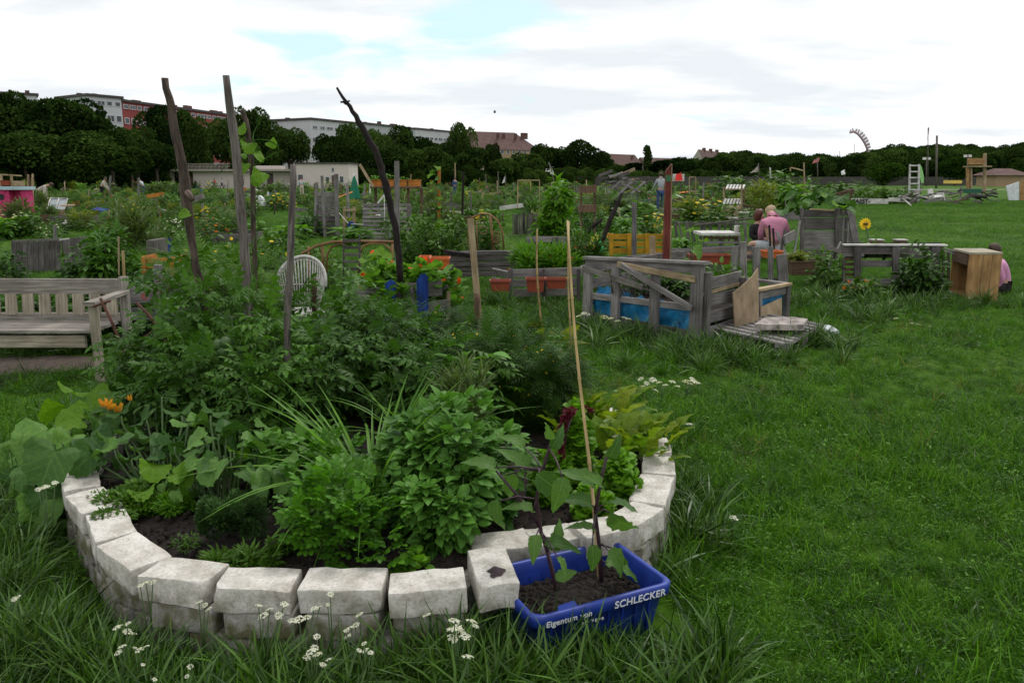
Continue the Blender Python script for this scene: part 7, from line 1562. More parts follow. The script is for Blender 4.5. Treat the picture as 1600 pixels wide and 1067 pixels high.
# kite and balloon
t = thing('power_kite', 'curved power kite with many white cells flying over the field', 'kite', tuple(WY(1345, 220, 120))); Y = 120
path = [(1327, 207), (1334, 205), (1341, 209), (1347, 216), (1352, 224), (1356, 233), (1355, 238)]; dp = []
for i in range(len(path) - 1):
    for s in range(4): dp.append((path[i][0] + (path[i + 1][0] - path[i][0]) * s / 4, path[i][1] + (path[i + 1][1] - path[i][1]) * s / 4))
dp.append(path[-1]); ka = plain('kite_cloth', (.14, .08, .09), .7, .3, .5); kb = plain('kite_white', (.6, .62, .64), .7)
for i in range(len(dp) - 1):
    (xa, ya), (xb, yb) = dp[i], dp[i + 1]; nx, ny = (yb - ya), -(xb - xa); l = math.hypot(nx, ny); nx, ny = nx / l, ny / l; nx, ny = (nx, ny) if nx > 0 or ny < 0 else (-nx, -ny); wd = 5.5 * math.sin(math.pi * (i + 1.5) / (len(dp) + 2)) + 1
    p = [WY(xa, ya, Y), WY(xb, yb, Y), WY(xb + nx * wd, yb + ny * wd, Y + 1.5), WY(xa + nx * wd, ya + ny * wd, Y + 1.5)]
    plate('cell', p, .12, ka if i % 2 else kb, t)
    p = [WY(xa - nx * 2, ya - ny * 2, Y - .4), WY(xb - nx * 2, yb - ny * 2, Y - .4), WY(xb, yb, Y - .02), WY(xa, ya, Y - .02)]; plate('leading_edge', p, .1, ka, t)
b = bmesh.new(); bmesh.ops.create_uvsphere(b, u_segments=12, v_segments=8, radius=.9); me = bpy.data.meshes.new('balloon'); b.to_mesh(me); me.materials.append(M['tar']); o = link('balloon', me); o.location = WY(773, 175, 600); o.scale = (1, 1, 1.2); tag(o, 'tiny dark balloon high above the ochre house', 'balloon')
# --- right far group
def rightfar():
    Y = 47
    t = thing('lettered_bed', 'white board edging painted with black letters along a green bed', 'raised bed', tuple(WY(1380, 320, Y))[:2] + (0,))
    bp(t, 'board', 1330, 314, 1388, 315, Y, Y, 8, 'whitewood', tpx=1.5); bp(t, 'board', 1388, 312, 1415, 313, Y + 1, Y + 1, 6, 'whitewood', tpx=1.5); bp(t, 'board', 1412, 312, 1424, 322, Y, Y - 2, 4, 'whitewood'); bp(t, 'board', 1424, 315, 1440, 308, Y, Y, 3, 'grey')
    cu = bpy.data.curves.new('txt', 'FONT'); cu.body = 'JAEST-'; cu.size = .34; cu.extrude = .004; cu.offset = .012; ob = bpy.data.objects.new('txt', cu); COL.objects.link(ob); me = bpy.data.meshes.new_from_object(ob.evaluated_get(bpy.context.evaluated_depsgraph_get())); bpy.data.objects.remove(ob)
    me.materials.clear(); me.materials.append(M['black']); o = link('lettering', me, t); o.location = WY(1334, 317.5, Y - .06) - world_of(t); o.rotation_euler = (R(90), 0, 0)
    b = WY(1375, 312, 49.5); b.z = 0; bush('bed_greens', 'bushy greens growing over the lettered bed', 'plant', b, 2.4, 1.2, 1.0, T_OV, .22, 1600, G['mid'], clumps=26, cr=.25)
    bp(None, 'plank_fence', 1306, 310, 1335, 303, 52, 52, 16, 'brown'); tag(bpy.data.objects['plank_fence'], 'brown board screen at the left end of the lettered bed', 'board')
    t = thing('ladder', 'pale wooden ladder standing upright in the rubble at the right', 'ladder', tuple(WY(1427, 315, 50))[:2] + (0,))
    bp(t, 'rail', 1420, 316, 1422, 257, 50, 50.2, 2, 'whitewood', tpx=3); bp(t, 'rail', 1435, 316, 1436, 257, 50, 50.2, 2, 'whitewood', tpx=3)
    for k in range(6): bp(t, 'rung', 1421, 306 - k * 9.4, 1436, 306 - k * 9.4, 50, 50, 2, 'whitewood')
    m = MB(); pts = [(1437, 257), (1440, 262), (1443, 275), (1443, 286), (1440, 287), (1437, 275)]; o = plate('surfboard', [WY(x, y, 50.5) for x, y in pts], .06, plain('light_green_paint', (.28, .6, .2), .5)); tag(o, 'light green curved board standing behind the ladder', 'board')
    t = thing('plastic_chair', 'white garden chair lying tilted among the debris', 'chair', tuple(WY(1460, 315, 48))[:2] + (0,))
    plate('backrest', [WY(1449, 296, 48), WY(1457, 295, 48), WY(1460, 310, 48), WY(1451, 311, 48)], .08, M['white'], t); plate('seat', [WY(1460, 306, 48), WY(1475, 304, 47.5), WY(1474, 308, 47.2), WY(1459, 310, 47.6)], .06, M['white'], t)
    bp(t, 'armrest', 1458, 303, 1474, 302, 47.6, 47.4, 1.8, 'white'); bp(t, 'leg', 1474, 302, 1476, 315, 47.3, 47.3, 1.8, 'white'); bp(t, 'leg', 1459, 308, 1458, 315, 47.5, 47.5, 1.8, 'white')
    t = thing('debris_heap', 'heap of broken boards and beams beside the ladder', 'debris', tuple(WY(1475, 318, 47))[:2] + (0,))
    for k in range(34):
        x = random.uniform(1400, 1495); y = random.uniform(300, 317); l = random.uniform(8, 24); bp(t, 'board', x, y, x + l, y + random.uniform(-7, 5), random.uniform(46, 49), 47.5, random.uniform(1.5, 4), random.choice(('grey', 'whitewood', 'brown', 'greydark', 'grey')), face=random.choice((UP, (0, -1, 0))))
    t = thing('debris_heap', 'second heap of planks, dark sacks and a green box under the wooden tower', 'debris', tuple(WY(1530, 315, 48))[:2] + (0,))
    for k in range(30):
        x = random.uniform(1496, 1550); y = random.uniform(296, 314); l = random.uniform(6, 20); bp(t, 'board', x, y, x + l, y + random.uniform(-4, 7), random.uniform(47, 50), 48.5, random.uniform(1.5, 5), random.choice(('brown', 'greydark', 'grey', 'char')), face=random.choice((UP, (0, -1, 0))))
    box('green_box', tuple(WY(1512, 302, 47.2)), tuple(WY(1525, 295, 47.8)), plain('dark_green_box', (.01, .09, .05), .5), t)
    t = thing('wooden_tower', 'pale wooden lookout frame with a boarded box on top, at the right', 'tower', tuple(WY(1527, 305, 49))[:2] + (0,))
    for a in ((1512, 300, 1512, 262, 4, 'cab'), (1517, 300, 1517, 262, 3, 'fresh'), (1538, 300, 1539, 240, 4, 'fresh')): bp(t, 'upright', a[0], a[1], a[2], a[3], 49, 49, a[4], a[5], tpx=4)
    bp(t, 'platform', 1510, 260.5, 1544, 260.5, 49, 49, 2, 'fresh', tpx=20)
    for k in range(2): bp(t, 'box_board', 1512, 250 + k * 5, 1537, 250 + k * 5, 48.9, 48.9, 4.7, 'cab')
    p = WY(1572, 288, 47); o = plate('translucent_board', [WY(1572, 291, 47), WY(1576, 313, 47), WY(1592, 313, 47), WY(1592, 284, 47)], .06, plain('translucent_panel', (.6, .63, .66), .4)); tag(o, 'white trapezoid panel standing near the right edge', 'panel')
    o = plate('brown_panel', [WY(1593, 313, 47.2), WY(1612, 313, 47.2), WY(1612, 284, 47.2), WY(1593, 284, 47.2)], .06, M['cab']); tag(o, 'brown board cut by the right edge beside the white panel', 'panel')
    o = box('yellow_van', tuple(WY(1485, 287, 120)), tuple(WY(1492, 282, 122)), plain('yellow_tent', (.7, .5, .1), .6)); o.name = 'yellow_tent'; tag(o, 'tiny yellow box-like shelter far out on the field', 'shelter')
rightfar()

# ---------------------------------------------------------------- people
def skin(name, pts, edges, root, mat, parent, sub=1):
    """pts: {key: (Vector, radius or (rx, ry))}; one continuous surface"""
    ks = list(pts); me = bpy.data.meshes.new(name); off = world_of(parent)
    me.from_pydata([tuple(V(pts[k][0]) - off) for k in ks], [(ks.index(a), ks.index(b)) for a, b in edges], [])
    o = bpy.data.objects.new(name, me); COL.objects.link(o); md = o.modifiers.new('s', 'SKIN'); md.use_smooth_shade = True
    for i, k in enumerate(ks):
        r = pts[k][1]; sv = me.skin_vertices[0].data[i]; sv.radius = (r, r) if isinstance(r, (int, float)) else r; sv.use_root = k == root
    sb = o.modifiers.new('u', 'SUBSURF'); sb.levels = sub; sb.render_levels = sub
    dg = bpy.context.evaluated_depsgraph_get(); m2 = bpy.data.meshes.new_from_object(o.evaluated_get(dg)); bpy.data.objects.remove(o)
    m2.name = name; m2.materials.clear(); m2.materials.append(mat); m2.polygons.foreach_set('use_smooth', [True] * len(m2.polygons)); return link(name, m2, parent)
M['skin'] = plain('skin', (.42, .24, .17), .55, .08); M['hairbrown'] = plain('brown_hair', (.05, .028, .016), .6, .4, 60); M['hairred'] = plain('red_brown_hair', (.09, .022, .014), .5, .4, 60); M['hairlight'] = plain('sandy_hair', (.36, .27, .17), .8, .45, 90)
def person(label, J, top, bottom, hair, s=1.0, fingers=False, shorts=False, hairmat='hairbrown', hoodie=True, longhair=False, shoes='black', group=None, sub=1):
    """J: joint positions in the world: pelvis, chest, neck, head, and for s in l, r: sh el wr hip kn an toe"""
    J = {k: V(v) for k, v in J.items()}; t = thing('person', label, 'person', tuple(J['pelvis'])[:2] + (0,), group)
    rad = dict(pelvis=.13, chest=.135, neck=.055, head=.092, crown=.07, sh=.065, el=.042, wr=.030, hand=.035, hip=.085, kn=.058, an=.038, toe=.036)
    hd = (J['head'] - J['neck']).normalized(); J['crown'] = J['head'] + hd * .07 * s; P = {k: (J[k], rad[k] * s) for k in ('pelvis', 'chest', 'neck', 'head', 'crown')}; P['waist'] = (J['pelvis'].lerp(J['chest'], .45), .115 * s)
    E = [('pelvis', 'waist'), ('waist', 'chest'), ('chest', 'neck'), ('neck', 'head'), ('head', 'crown')]
    for q in 'lr':
        for k in ('sh', 'el', 'wr', 'hip', 'kn', 'an', 'toe'): P[k + q] = (J[k + q], rad[k] * s)
        d = (J['wr' + q] - J['el' + q]).normalized(); hp = J['wr' + q] + d * .07 * s; P['hand' + q] = (hp, (.036 * s, .018 * s))
        E += [('chest', 'sh' + q), ('sh' + q, 'el' + q), ('el' + q, 'wr' + q), ('wr' + q, 'hand' + q), ('pelvis', 'hip' + q), ('hip' + q, 'kn' + q), ('kn' + q, 'an' + q), ('an' + q, 'toe' + q)]
        if fingers:
            sd = d.cross(V((0, 0, 1))); sd = sd.normalized() if sd.length > .1 else V((1, 0, 0)); dn = d.cross(sd)
            for i, ln in enumerate((.065, .075, .07, .055)):
                a = hp + sd * (i - 1.5) * .02 * s; b1 = a + d * ln * .5 * s; b2 = b1 + (d + dn * .7) * ln * .45 * s; P[f'f{i}a{q}'] = (b1, .009 * s); P[f'f{i}b{q}'] = (b2, .008 * s); E += [('hand' + q, f'f{i}a{q}'), (f'f{i}a{q}', f'f{i}b{q}')]
            a = J['wr' + q] + d * .03 * s + sd * .035 * s; P['th' + q] = (a + d * .03 * s, .010 * s); E.append(('wr' + q, 'th' + q))
    body = skin('body', P, E, 'pelvis', M['skin'], t, sub)
    g = 1.16; sh = {k: (P[k][0], P[k][1] * g) for k in ('waist', 'chest')}; sh['pelvis'] = (J['pelvis'], .142 * s); sh['collar'] = (J['chest'].lerp(J['neck'], .8), .07 * s); e2 = [('pelvis', 'waist'), ('waist', 'chest'), ('chest', 'collar')]
    for q in 'lr':
        sh['sh' + q] = (J['sh' + q], .082 * s); sh['el' + q] = (J['el' + q], .057 * s); sh['cf' + q] = (J['el' + q].lerp(J['wr' + q], .92), .042 * s); e2 += [('chest', 'sh' + q), ('sh' + q, 'el' + q), ('el' + q, 'cf' + q)]
    skin('top', sh, e2, 'pelvis', top, t, sub)
    tr = {'pelvis': (J['pelvis'] - V((0, 0, .02)), .138 * s)}; e3 = []
    for q in 'lr':
        tr['hip' + q] = (J['hip' + q], .10 * s); e3 += [('pelvis', 'hip' + q)]
        if shorts: tr['k1' + q] = (J['hip' + q].lerp(J['kn' + q], .85), .085 * s); e3.append(('hip' + q, 'k1' + q))
        else: tr['kn' + q] = (J['kn' + q], .075 * s); tr['an' + q] = (J['kn' + q].lerp(J['an' + q], .93), .055 * s); e3 += [('hip' + q, 'kn' + q), ('kn' + q, 'an' + q)]
    skin('shorts' if shorts else 'trousers', tr, e3, 'pelvis', bottom, t, sub)
    for q in 'lr':
        m = MB(); a, b = J['an' + q] - V((0, 0, .02 * s)), J['toe' + q]; skin('shoe', {'a': (a, .052 * s), 'b': (a.lerp(b, .5), .047 * s), 'c': (b, .042 * s)}, [('a', 'b'), ('b', 'c')], 'a', M[shoes] if isinstance(shoes, str) else shoes, t, sub)
    if hair:
        fw = V(hair)          # direction the face looks
        b = bmesh.new(); bmesh.ops.create_uvsphere(b, u_segments=20, v_segments=14, radius=1); rt = fw.cross(hd).normalized(); f2 = hd.cross(rt).normalized(); f2 = f2 if f2.dot(fw) > 0 else -f2; c = J['head'] + hd * .045 * s - f2 * .022 * s - world_of(t)
        for v in b.verts:
            x, y, z = v.co; k = 1 + .05 * math.sin(x * 19 + z * 7) * math.cos(y * 15); z *= 1.0 if z > 0 else (1.5 if longhair else 1.05); y = y if y < .35 else .35 + (y - .35) * .3
            v.co = c + (rt * x * .098 + f2 * y * .115 + hd * z * .108) * s * k
        me = bpy.data.meshes.new('hair'); b.to_mesh(me); b.free(); me.materials.append(M[hairmat]); me.polygons.foreach_set('use_smooth', [True] * len(me.polygons)); link('hair', me, t)
        nz = MB(); c = J['head'] + fw * .092 * s - hd * .005; nz.beam(c + hd * .02, c - hd * .02 + fw * .018 * s, .02 * s, .025 * s, up=fw); nz.build('nose', M['skin'], t)
    if hoodie: skin('hood', {'c': (J['neck'].lerp(J['head'], .45) - V((0, .03, 0)), .088 * s), 'a': (J['neck'] - V((0, 0, .03)) + (J['neck'] - J['head']).normalized() * .02, .085 * s), 'b': (J['chest'].lerp(J['neck'], .65), .10 * s)}, [('c', 'a'), ('a', 'b')], 'a', top, t, sub)
    return t
def standing(px, yb, Y, H, yaw, arms='down', bend=0, stride=0, **k):
    """joints of an upright (or bending) figure facing yaw (0 looks away from the camera)"""
    s = H / 1.78; b = WY(px, yb, Y); b.z = 0; Rz = Matrix.Rotation(yaw, 3, 'Z')
    def q(x, y, z): return b + Rz @ V((x * s, y * s, z * s))
    hipz = .93; fw = math.sin(bend); up = math.cos(bend)
    def u(x, l, o=0): return q(x, fw * l + up * o, hipz + .03 + up * l - fw * o)
    J = dict(pelvis=q(0, 0, hipz + .03), chest=u(0, .42), neck=u(0, .57), head=u(0, .70, .02 + .05 * bend))
    for n, g in (('l', -1), ('r', 1)):
        J['sh' + n] = u(g * .175, .47); st = stride * g
        if arms == 'down': J['el' + n] = u(g * .235, .20, .02); J['wr' + n] = u(g * .20, .0, .16)
        else: J['el' + n] = u(g * .22, .30, .20) - V((0, 0, .1)); J['wr' + n] = u(g * .16, .25, .42) - V((0, 0, .22))
        J['hip' + n] = q(g * .095, 0, hipz - .03); J['kn' + n] = q(g * .10, st * .25 + .02, .50); J['an' + n] = q(g * .10, st * .42 - .02, .09 + abs(min(0, st)) * .15); J['toe' + n] = q(g * .11, st * .42 + .14, .04)
    return J, Rz @ V((0, 1, 0))
cl = lambda n, c, v=.12: plain(n, c, .85, v, 14)
jn = cl('blue_denim', (.035, .07, .17), .3); gh = cl('grey_hoodie_cloth', (.33, .35, .38)); pk = cl('pink_sweatshirt', (.50, .20, .30)); pk2 = cl('light_pink_jacket', (.60, .27, .45)); bk = cl('black_cloth', (.012, .011, .013)); sg = cl('pale_grey_cloth', (.42, .44, .47)); bg_ = cl('beige_cloth', (.45, .40, .34))
J, f = standing(1031, 327, 37.5, 1.80, .25, arms='fwd'); person('standing man in a grey hoodie and blue jeans seen from behind, looking down', J, gh, jn, f)
# seated pair
Y = 14.3
J = dict(pelvis=WY(1211, 382, Y), chest=WY(1208, 351, Y + .05), neck=WY(1207, 338, Y + .24), head=WY(1204, 333, Y + .40), shl=WY(1193, 348, Y + .05), shr=WY(1225, 348, Y + .05), ell=WY(1188, 366, Y + .12), elr=WY(1231, 366, Y + .15), wrl=WY(1192, 376, Y + .35), wrr=WY(1222, 372, Y + .4),
         hipl=WY(1202, 386, Y), hipr=WY(1212, 386, Y + .12), knl=WY(1172, 380, Y + .02), knr=WY(1188, 383, Y + .42), anl=WY(1170, 414, Y + .05), anr=WY(1184, 409, Y + .5), toel=WY(1161, 418, Y + .02), toer=WY(1174, 412, Y + .5))
person('person in a pink hooded sweatshirt and pale shorts sitting with their back to the camera', J, pk, sg, (-.2, .8, -.55), shorts=True, fingers=True, hairmat='hairlight', sub=2)
Y = 15.0
J = dict(pelvis=WY(1187, 383, Y), chest=WY(1185, 358, Y - .02), neck=WY(1186, 348, Y), head=WY(1188, 339, Y - .02), shl=WY(1176, 356, Y - .05), shr=WY(1194, 356, Y + .1), ell=WY(1174, 370, Y - .1), elr=WY(1197, 370, Y + .1), wrl=WY(1188, 372, Y - .2), wrr=WY(1196, 374, Y - .1),
         hipl=WY(1185, 386, Y - .08), hipr=WY(1188, 386, Y + .1), knl=WY(1212, 384, Y - .05), knr=WY(1212, 386, Y + .2), anl=WY(1206, 408, Y), anr=WY(1208, 408, Y + .2), toel=WY(1216, 411, Y), toer=WY(1218, 411, Y + .2))
person('person with red-brown hair and a black top sitting left of the one in pink', J, bk, sg, (.8, -.3, -.4), fingers=True, hairmat='hairred', hoodie=False, longhair=True, s=.95, sub=2)
t = thing('camping_stool', 'low stool under the seated person in pink', 'stool', tuple(WY(1211, 400, 14.3))[:2] + (0,)); p = WY(1211, 391, 14.3); lathe('seat', p + V((0, 0, -.03)), [(.001, 0), (.17, 0), (.18, .03), (.001, .04)], M['brown'], t, 14)
for a in (.6, 2.2, 3.8, 5.3): tube('leg', [p + V((math.cos(a) * .12, math.sin(a) * .12, -.03)), V((p.x + math.cos(a) * .16, p.y + math.sin(a) * .16, 0))], .013, M['greydark'], t, 6)
t = thing('camping_stool', 'low stool under the seated person in black', 'stool', tuple(WY(1187, 396, 15))[:2] + (0,)); p = WY(1187, 391, 15.0); lathe('seat', p + V((0, 0, -.03)), [(.001, 0), (.17, 0), (.18, .03), (.001, .04)], M['brown'], t, 14)
for a in (.6, 2.2, 3.8, 5.3): tube('leg', [p + V((math.cos(a) * .12, math.sin(a) * .12, -.03)), V((p.x + math.cos(a) * .16, p.y + math.sin(a) * .16, 0))], .013, M['greydark'], t, 6)
Y = 10.3
J = dict(pelvis=WY(1568, 448, Y), chest=WY(1564, 417, Y), neck=WY(1558, 404, Y), head=WY(1553, 394, Y), shl=WY(1558, 414, Y - .12), shr=WY(1560, 413, Y + .12), ell=WY(1567, 436, Y - .16), elr=WY(1556, 434, Y + .15), wrl=WY(1556, 450, Y - .1), wrr=WY(1546, 444, Y + .1),
         hipl=WY(1566, 451, Y - .08), hipr=WY(1566, 450, Y + .08), knl=WY(1543, 448, Y - .1), knr=WY(1541, 446, Y + .1), anl=WY(1562, 460, Y - .1), anr=WY(1561, 459, Y + .1), toel=WY(1545, 464, Y - .1), toer=WY(1544, 463, Y + .1))
person('small girl in a light pink jacket crouching behind the cabinet, head bent down', J, pk2, bk, (-.85, .1, -.45), s=.74, fingers=True, hairmat='hairbrown', hoodie=False, longhair=True, sub=2)
for lb, px, yb, Y, H, yaw, bend, stride, tp, bt, arms in (('person bending over in dark trousers and a pale top beside the playhouse', 60, 325, 38, 1.7, -1.2, 1.0, 0, bg_, bk, 'fwd'), ('person in a pale shirt leaning forward among the far left beds', 160, 306, 62, 1.75, -1.4, .45, 0, bg_, bk, 'fwd'),
        ('tiny jogger in a red top on the far grass', 335, 294, 140, 1.75, -1.5, .15, .9, cl('red_cloth2', (.45, .03, .03)), bk, 'fwd'), ('tiny jogger in grey on the far grass', 347, 294, 140, 1.7, -1.5, .1, .8, gh, bk, 'fwd'), ('distant person in blue among the far beds', 711, 305, 75, 1.7, .3, 0, 0, jn, jn, 'down'), ('distant person in pale clothes left of the orange crates', 472, 305, 72, 1.75, .3, 0, 0, sg, bg_, 'down'), ('distant person in white at the far left beds', 225, 300, 75, 1.7, 1.2, .6, 0, sg, jn, 'fwd')):
    J, f = standing(px, yb, Y, H, yaw, arms=arms, bend=bend, stride=stride); person(lb, J, tp, bt, f, s=H / 1.78, hoodie=False)

# ---------------------------------------------------------------- filling plants and beds of the plots, each its own thing
def unit_bush(tmpl, size, n, mat, fl=None, fn=0, fs=.1, **k):
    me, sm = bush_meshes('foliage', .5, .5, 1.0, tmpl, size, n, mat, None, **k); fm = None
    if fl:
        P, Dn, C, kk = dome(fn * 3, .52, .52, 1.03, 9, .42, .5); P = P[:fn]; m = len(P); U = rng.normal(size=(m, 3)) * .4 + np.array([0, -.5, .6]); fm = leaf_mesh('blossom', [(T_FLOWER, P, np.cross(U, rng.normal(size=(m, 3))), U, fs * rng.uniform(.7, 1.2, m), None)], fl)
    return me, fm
KINDS = [('leafy shrub', 'leafy_shrub', 'mid-green leafy bush', unit_bush(T_OV, .13, 520, G['mid'], clumps=14, cr=.32), .8),
         ('shrub', 'dark_shrub', 'dark green bush', unit_bush(T_OV, .12, 560, G['dark'], clumps=14, cr=.32), .8),
         ('plant', 'bright_plant', 'bright broad-leaved plant', unit_bush(T_OV5, .22, 300, G['bright'], clumps=12, cr=.32), .6),
         ('plant', 'squash_patch', 'large-leaved squash patch', unit_bush(T_ROUND, .22, 220, G['squash'], clumps=12, cr=.34), .45),
         ('flower', 'orange_flower_bush', 'orange-flowered bush', unit_bush(T_OV, .12, 420, G['mid'], G['fo'], 20, .10, clumps=12, cr=.32), .6),
         ('flower', 'yellow_flower_bush', 'yellow-flowered bush', unit_bush(T_OV, .12, 420, G['mid'], G['fy'], 26, .09, clumps=12, cr=.32), .7),
         ('plant', 'feathery_plant', 'feathery green plant', unit_bush(T_FEATH, .28, 300, G['mid'], clumps=12, cr=.3, up=.6), .9),
         ('weed', 'tall_weed', 'narrow-leaved weed clump', unit_bush(T_NARROW, .24, 620, G['olive'], clumps=14, cr=.26, up=1.3), .9),
         ('weed', 'yellowish_weed', 'yellowish dry weed clump', unit_bush(T_NARROW, .22, 520, G['yellow'], clumps=14, cr=.26, up=1.2), .6),
         ('flower', 'pink_flower_plant', 'pink-flowered plant', unit_bush(T_OV, .12, 420, G['dark'], G['fpk'], 16, .09, clumps=12, cr=.32), .5),
         ('flower', 'white_flower_plant', 'loose white-flowered plant', unit_bush(T_OV, .12, 380, G['mid'], G['fw'], 26, .07, clumps=12, cr=.3), .6)]
XZ = [(0, 75, 'by the pink playhouse'), (75, 150, 'near the cold frame'), (150, 235, 'left of the tallest poles'), (235, 320, 'behind the crooked pole'), (320, 400, 'below the long pavilion wall'), (400, 480, 'behind the straight stake'), (480, 560, 'by the upright pallet'), (560, 660, 'below the orange crates'), (660, 730, 'by the vine post'), (730, 800, 'around the arch trellis'), (800, 900, 'near the tall leafy plant'), (900, 960, 'by the box rack'), (960, 1030, 'left of the hoodie man'), (1030, 1130, 'right of the red post'), (1130, 1190, 'near the slatted box'), (1190, 1260, 'behind the seated pair'), (1260, 1345, 'behind the tall box'), (1345, 1420, 'by the lettered bed')]
YZ = [(0, 305, 'at the far edge of the plots'), (305, 316, 'in the distant plots'), (316, 332, 'in the middle plots'), (332, 352, 'in the nearer plots'), (352, 379, 'in the near plots'), (379, 420, 'in the closest plots'), (420, 999, 'beyond the round bed')]
def where(x, y):
    a = next((n for l, h, n in XZ if l <= x < h), 'at the side'); b = next(n for l, h, n in YZ if l <= y < h); return b, a
USED = {}
def fill(x, y, kind=None, w_=None, h=None, pref=None):
    b, a = where(x, y); order = list(range(len(KINDS))); random.shuffle(order)
    if kind is not None: order = [kind] + order
    for k in order:
        if (k, a, b) not in USED: break
    n = USED.get((k, a, b), 0); USED[(k, a, b)] = n + 1
    cat, nm, desc, (me, fm), hh = KINDS[k]; Y = gY(y); hgt = (h or hh) * random.uniform(.75, 1.25); wd = (w_ or random.uniform(.7, 1.5))
    if n: desc = ('small ', 'broad ', 'another ')[min(n - 1, 2)] + desc
    p = WY(x, y, Y); t = thing(nm, f'{desc} {b}, {a}', cat, (p.x, p.y, 0), 'plants of the allotment plots')
    o = link('foliage', me, t); o['kind'] = 'stuff'; o.scale = (wd, wd * random.uniform(.7, 1), hgt); o.rotation_euler.z = random.random() * 6.28
    if fm: q = link('blossom', fm, t); q['kind'] = 'stuff'; q.scale = o.scale; q.rotation_euler.z = o.rotation_euler.z
def gY(y): r = ray(800, y); return CAMZ * r.y / -r.z
LAWN = [(400, 488, 326, 372), (785, 830, 318, 400), (330, 400, 296, 304), (0, 130, 398, 440), (88, 120, 338, 350)]
def okpos(x, y): return not any(a <= x <= b and c <= y <= d for a, b, c, d in LAWN)
for y0, y1, n, xm in ((294, 299, 60, 1290), (298, 303, 64, 1290), (303, 312, 66, 1300), (312, 326, 52, 1200), (326, 345, 40, 1180), (345, 370, 26, 1130), (370, 398, 16, 960)):
    for i in range(n):
        x = (i + random.uniform(.1, .9)) / n * xm; y = random.uniform(y0, y1)
        if okpos(x, y) and not (1090 < x < 1240 and y > 345): fill(x, y, w_=random.uniform(.9, 1.9) if y < 330 else random.uniform(.7, 1.3), h=1.25 if y < 305 else None)
for x, y, k, w_, h in ((1160, 312, 0, 4.5, 2.1), (1200, 316, 1, 4, 2.0), (1240, 318, 0, 4, 1.9), (1140, 305, 1, 5, 2.3), (1290, 312, 0, 4, 1.9), (1225, 330, 2, 2.5, 1.3), (1190, 332, 8, 2, 1.2), (1100, 352, 5, 2.0, .75), (1075, 350, 8, 1.6, .7), (1125, 355, 0, 1.6, .7), (1000, 345, 3, 2, .7), (985, 362, 3, 1.2, .6), (1020, 372, 3, 1.1, .65), (970, 375, 2, 1.0, .6), (970, 335, 6, 2.4, 1.0), (835, 335, 6, 1.9, 1.0), (820, 330, 1, 1.2, .9), (280, 318, 6, 1.8, 1.2), (245, 312, 1, 3.0, 1.6), (275, 308, 2, 3.0, 1.4), (300, 330, 4, 1.6, .6), (330, 360, 5, 1.3, .6), (350, 372, 4, 1.2, .6), (70, 372, 0, 1.2, .6), (20, 372, 3, 1.4, .8), (30, 360, 2, 1.2, .8), (215, 385, 4, 1.2, .5), (130, 360, 8, 1.2, .5), (440, 330, 5, 2, .7), (1390, 312, 0, 3, 1.2), (1350, 308, 6, 3, 1.6), (1310, 306, 1, 3, 1.6), (1420, 306, 1, 2.5, 1.1), (960, 392, 0, .8, .5), (925, 392, 0, .7, .5), (1060, 400, 2, .6, .45)):
    fill(x, y, k, w_, h)
# the weeds that fill the plots between the beds: one uncountable mass
wsrc = [bpy.data.objects.new('weed_tuft', KINDS[k][3][0]) for k in (0, 1, 6, 7, 10, 3, 0, 7, 4, 1, 5, 8)]; PW = []
while len(PW) < 2300:
    x = random.uniform(-30, 1290); y = random.uniform(293, 345) if random.random() < .8 else random.uniform(330, 395)
    if not okpos(x, y) or (1060 < x and y > 322) or (x > 940 and y > 345) or (y > 370 and not 620 < x < 760) or (1005 < x < 1062 and y > 300) or (300 < x < 380 and y < 300): continue
    p = W(x, y); PW.append((p.x, p.y, 0))
PW = np.array(PW); PW = PW[vnoise(PW, .5, 21) > .3]; sc_ = rng.uniform(.2, .55, len(PW)) * np.clip(PW[:, 1] / 28, .7, 1.35); scatter('garden_weeds', PW, sc_, wsrc, .1)
for i in range(90):
    x = random.uniform(60, 1250); y = random.uniform(297, 350); Y = gY(y); hh = random.uniform(10, 26) * 30 / Y; p = W(x, y); q = WY(x + random.uniform(-4, 4), y - random.uniform(14, 34), Y); b, a = where(x, y)
    if (a, b) in USED: continue
    USED[a, b] = 1; tag(tube('thin_stick', [p, p.lerp(q, .5), q], .012 + .0004 * Y, M[random.choice(('bark', 'barkgrey', 'fresh', 'brown'))], None, 5), f'thin upright stick {b}, {a}', 'stick', 'thin sticks of the plots')
# low plank beds and odd posts among the plots
def lowbed(x, y, wpx, label):
    Y = gY(y); t = thing('plank_bed', label, 'raised bed', tuple(WY(x, y, Y))[:2] + (0,), 'low plank beds of the plots'); h = random.uniform(.22, .38); w_ = wpx * PXM(Y); p = WY(x, y, Y); mt = random.choice(('grey', 'greydark', 'grey', 'brown', 'greymoss')); d = random.uniform(.7, 1.1); x0, x1 = p.x - w_ / 2, p.x + w_ / 2
    for k in range(2):
        z = h * (.27 + .5 * k); hh = h * .46
        for a, b in (((x0, Y, z), (x1, Y, z)), ((x0, Y + d, z), (x1, Y + d, z))): beam('plank', a, b, hh, .03, M[mt], t, up=(0, -1, 0), bend=.01)
        for a, b in (((x0, Y, z), (x0, Y + d, z)), ((x1, Y, z), (x1, Y + d, z))): beam('plank', a, b, hh, .03, M[mt], t, up=(1, 0, 0))
    m = MB(); m.add([(x0, Y, h * .8), (x1, Y, h * .8), (x1, Y + d, h * .8), (x0, Y + d, h * .8)], [(0, 1, 2, 3)]); m.build('soil', M['soil'], t)
seen = set()
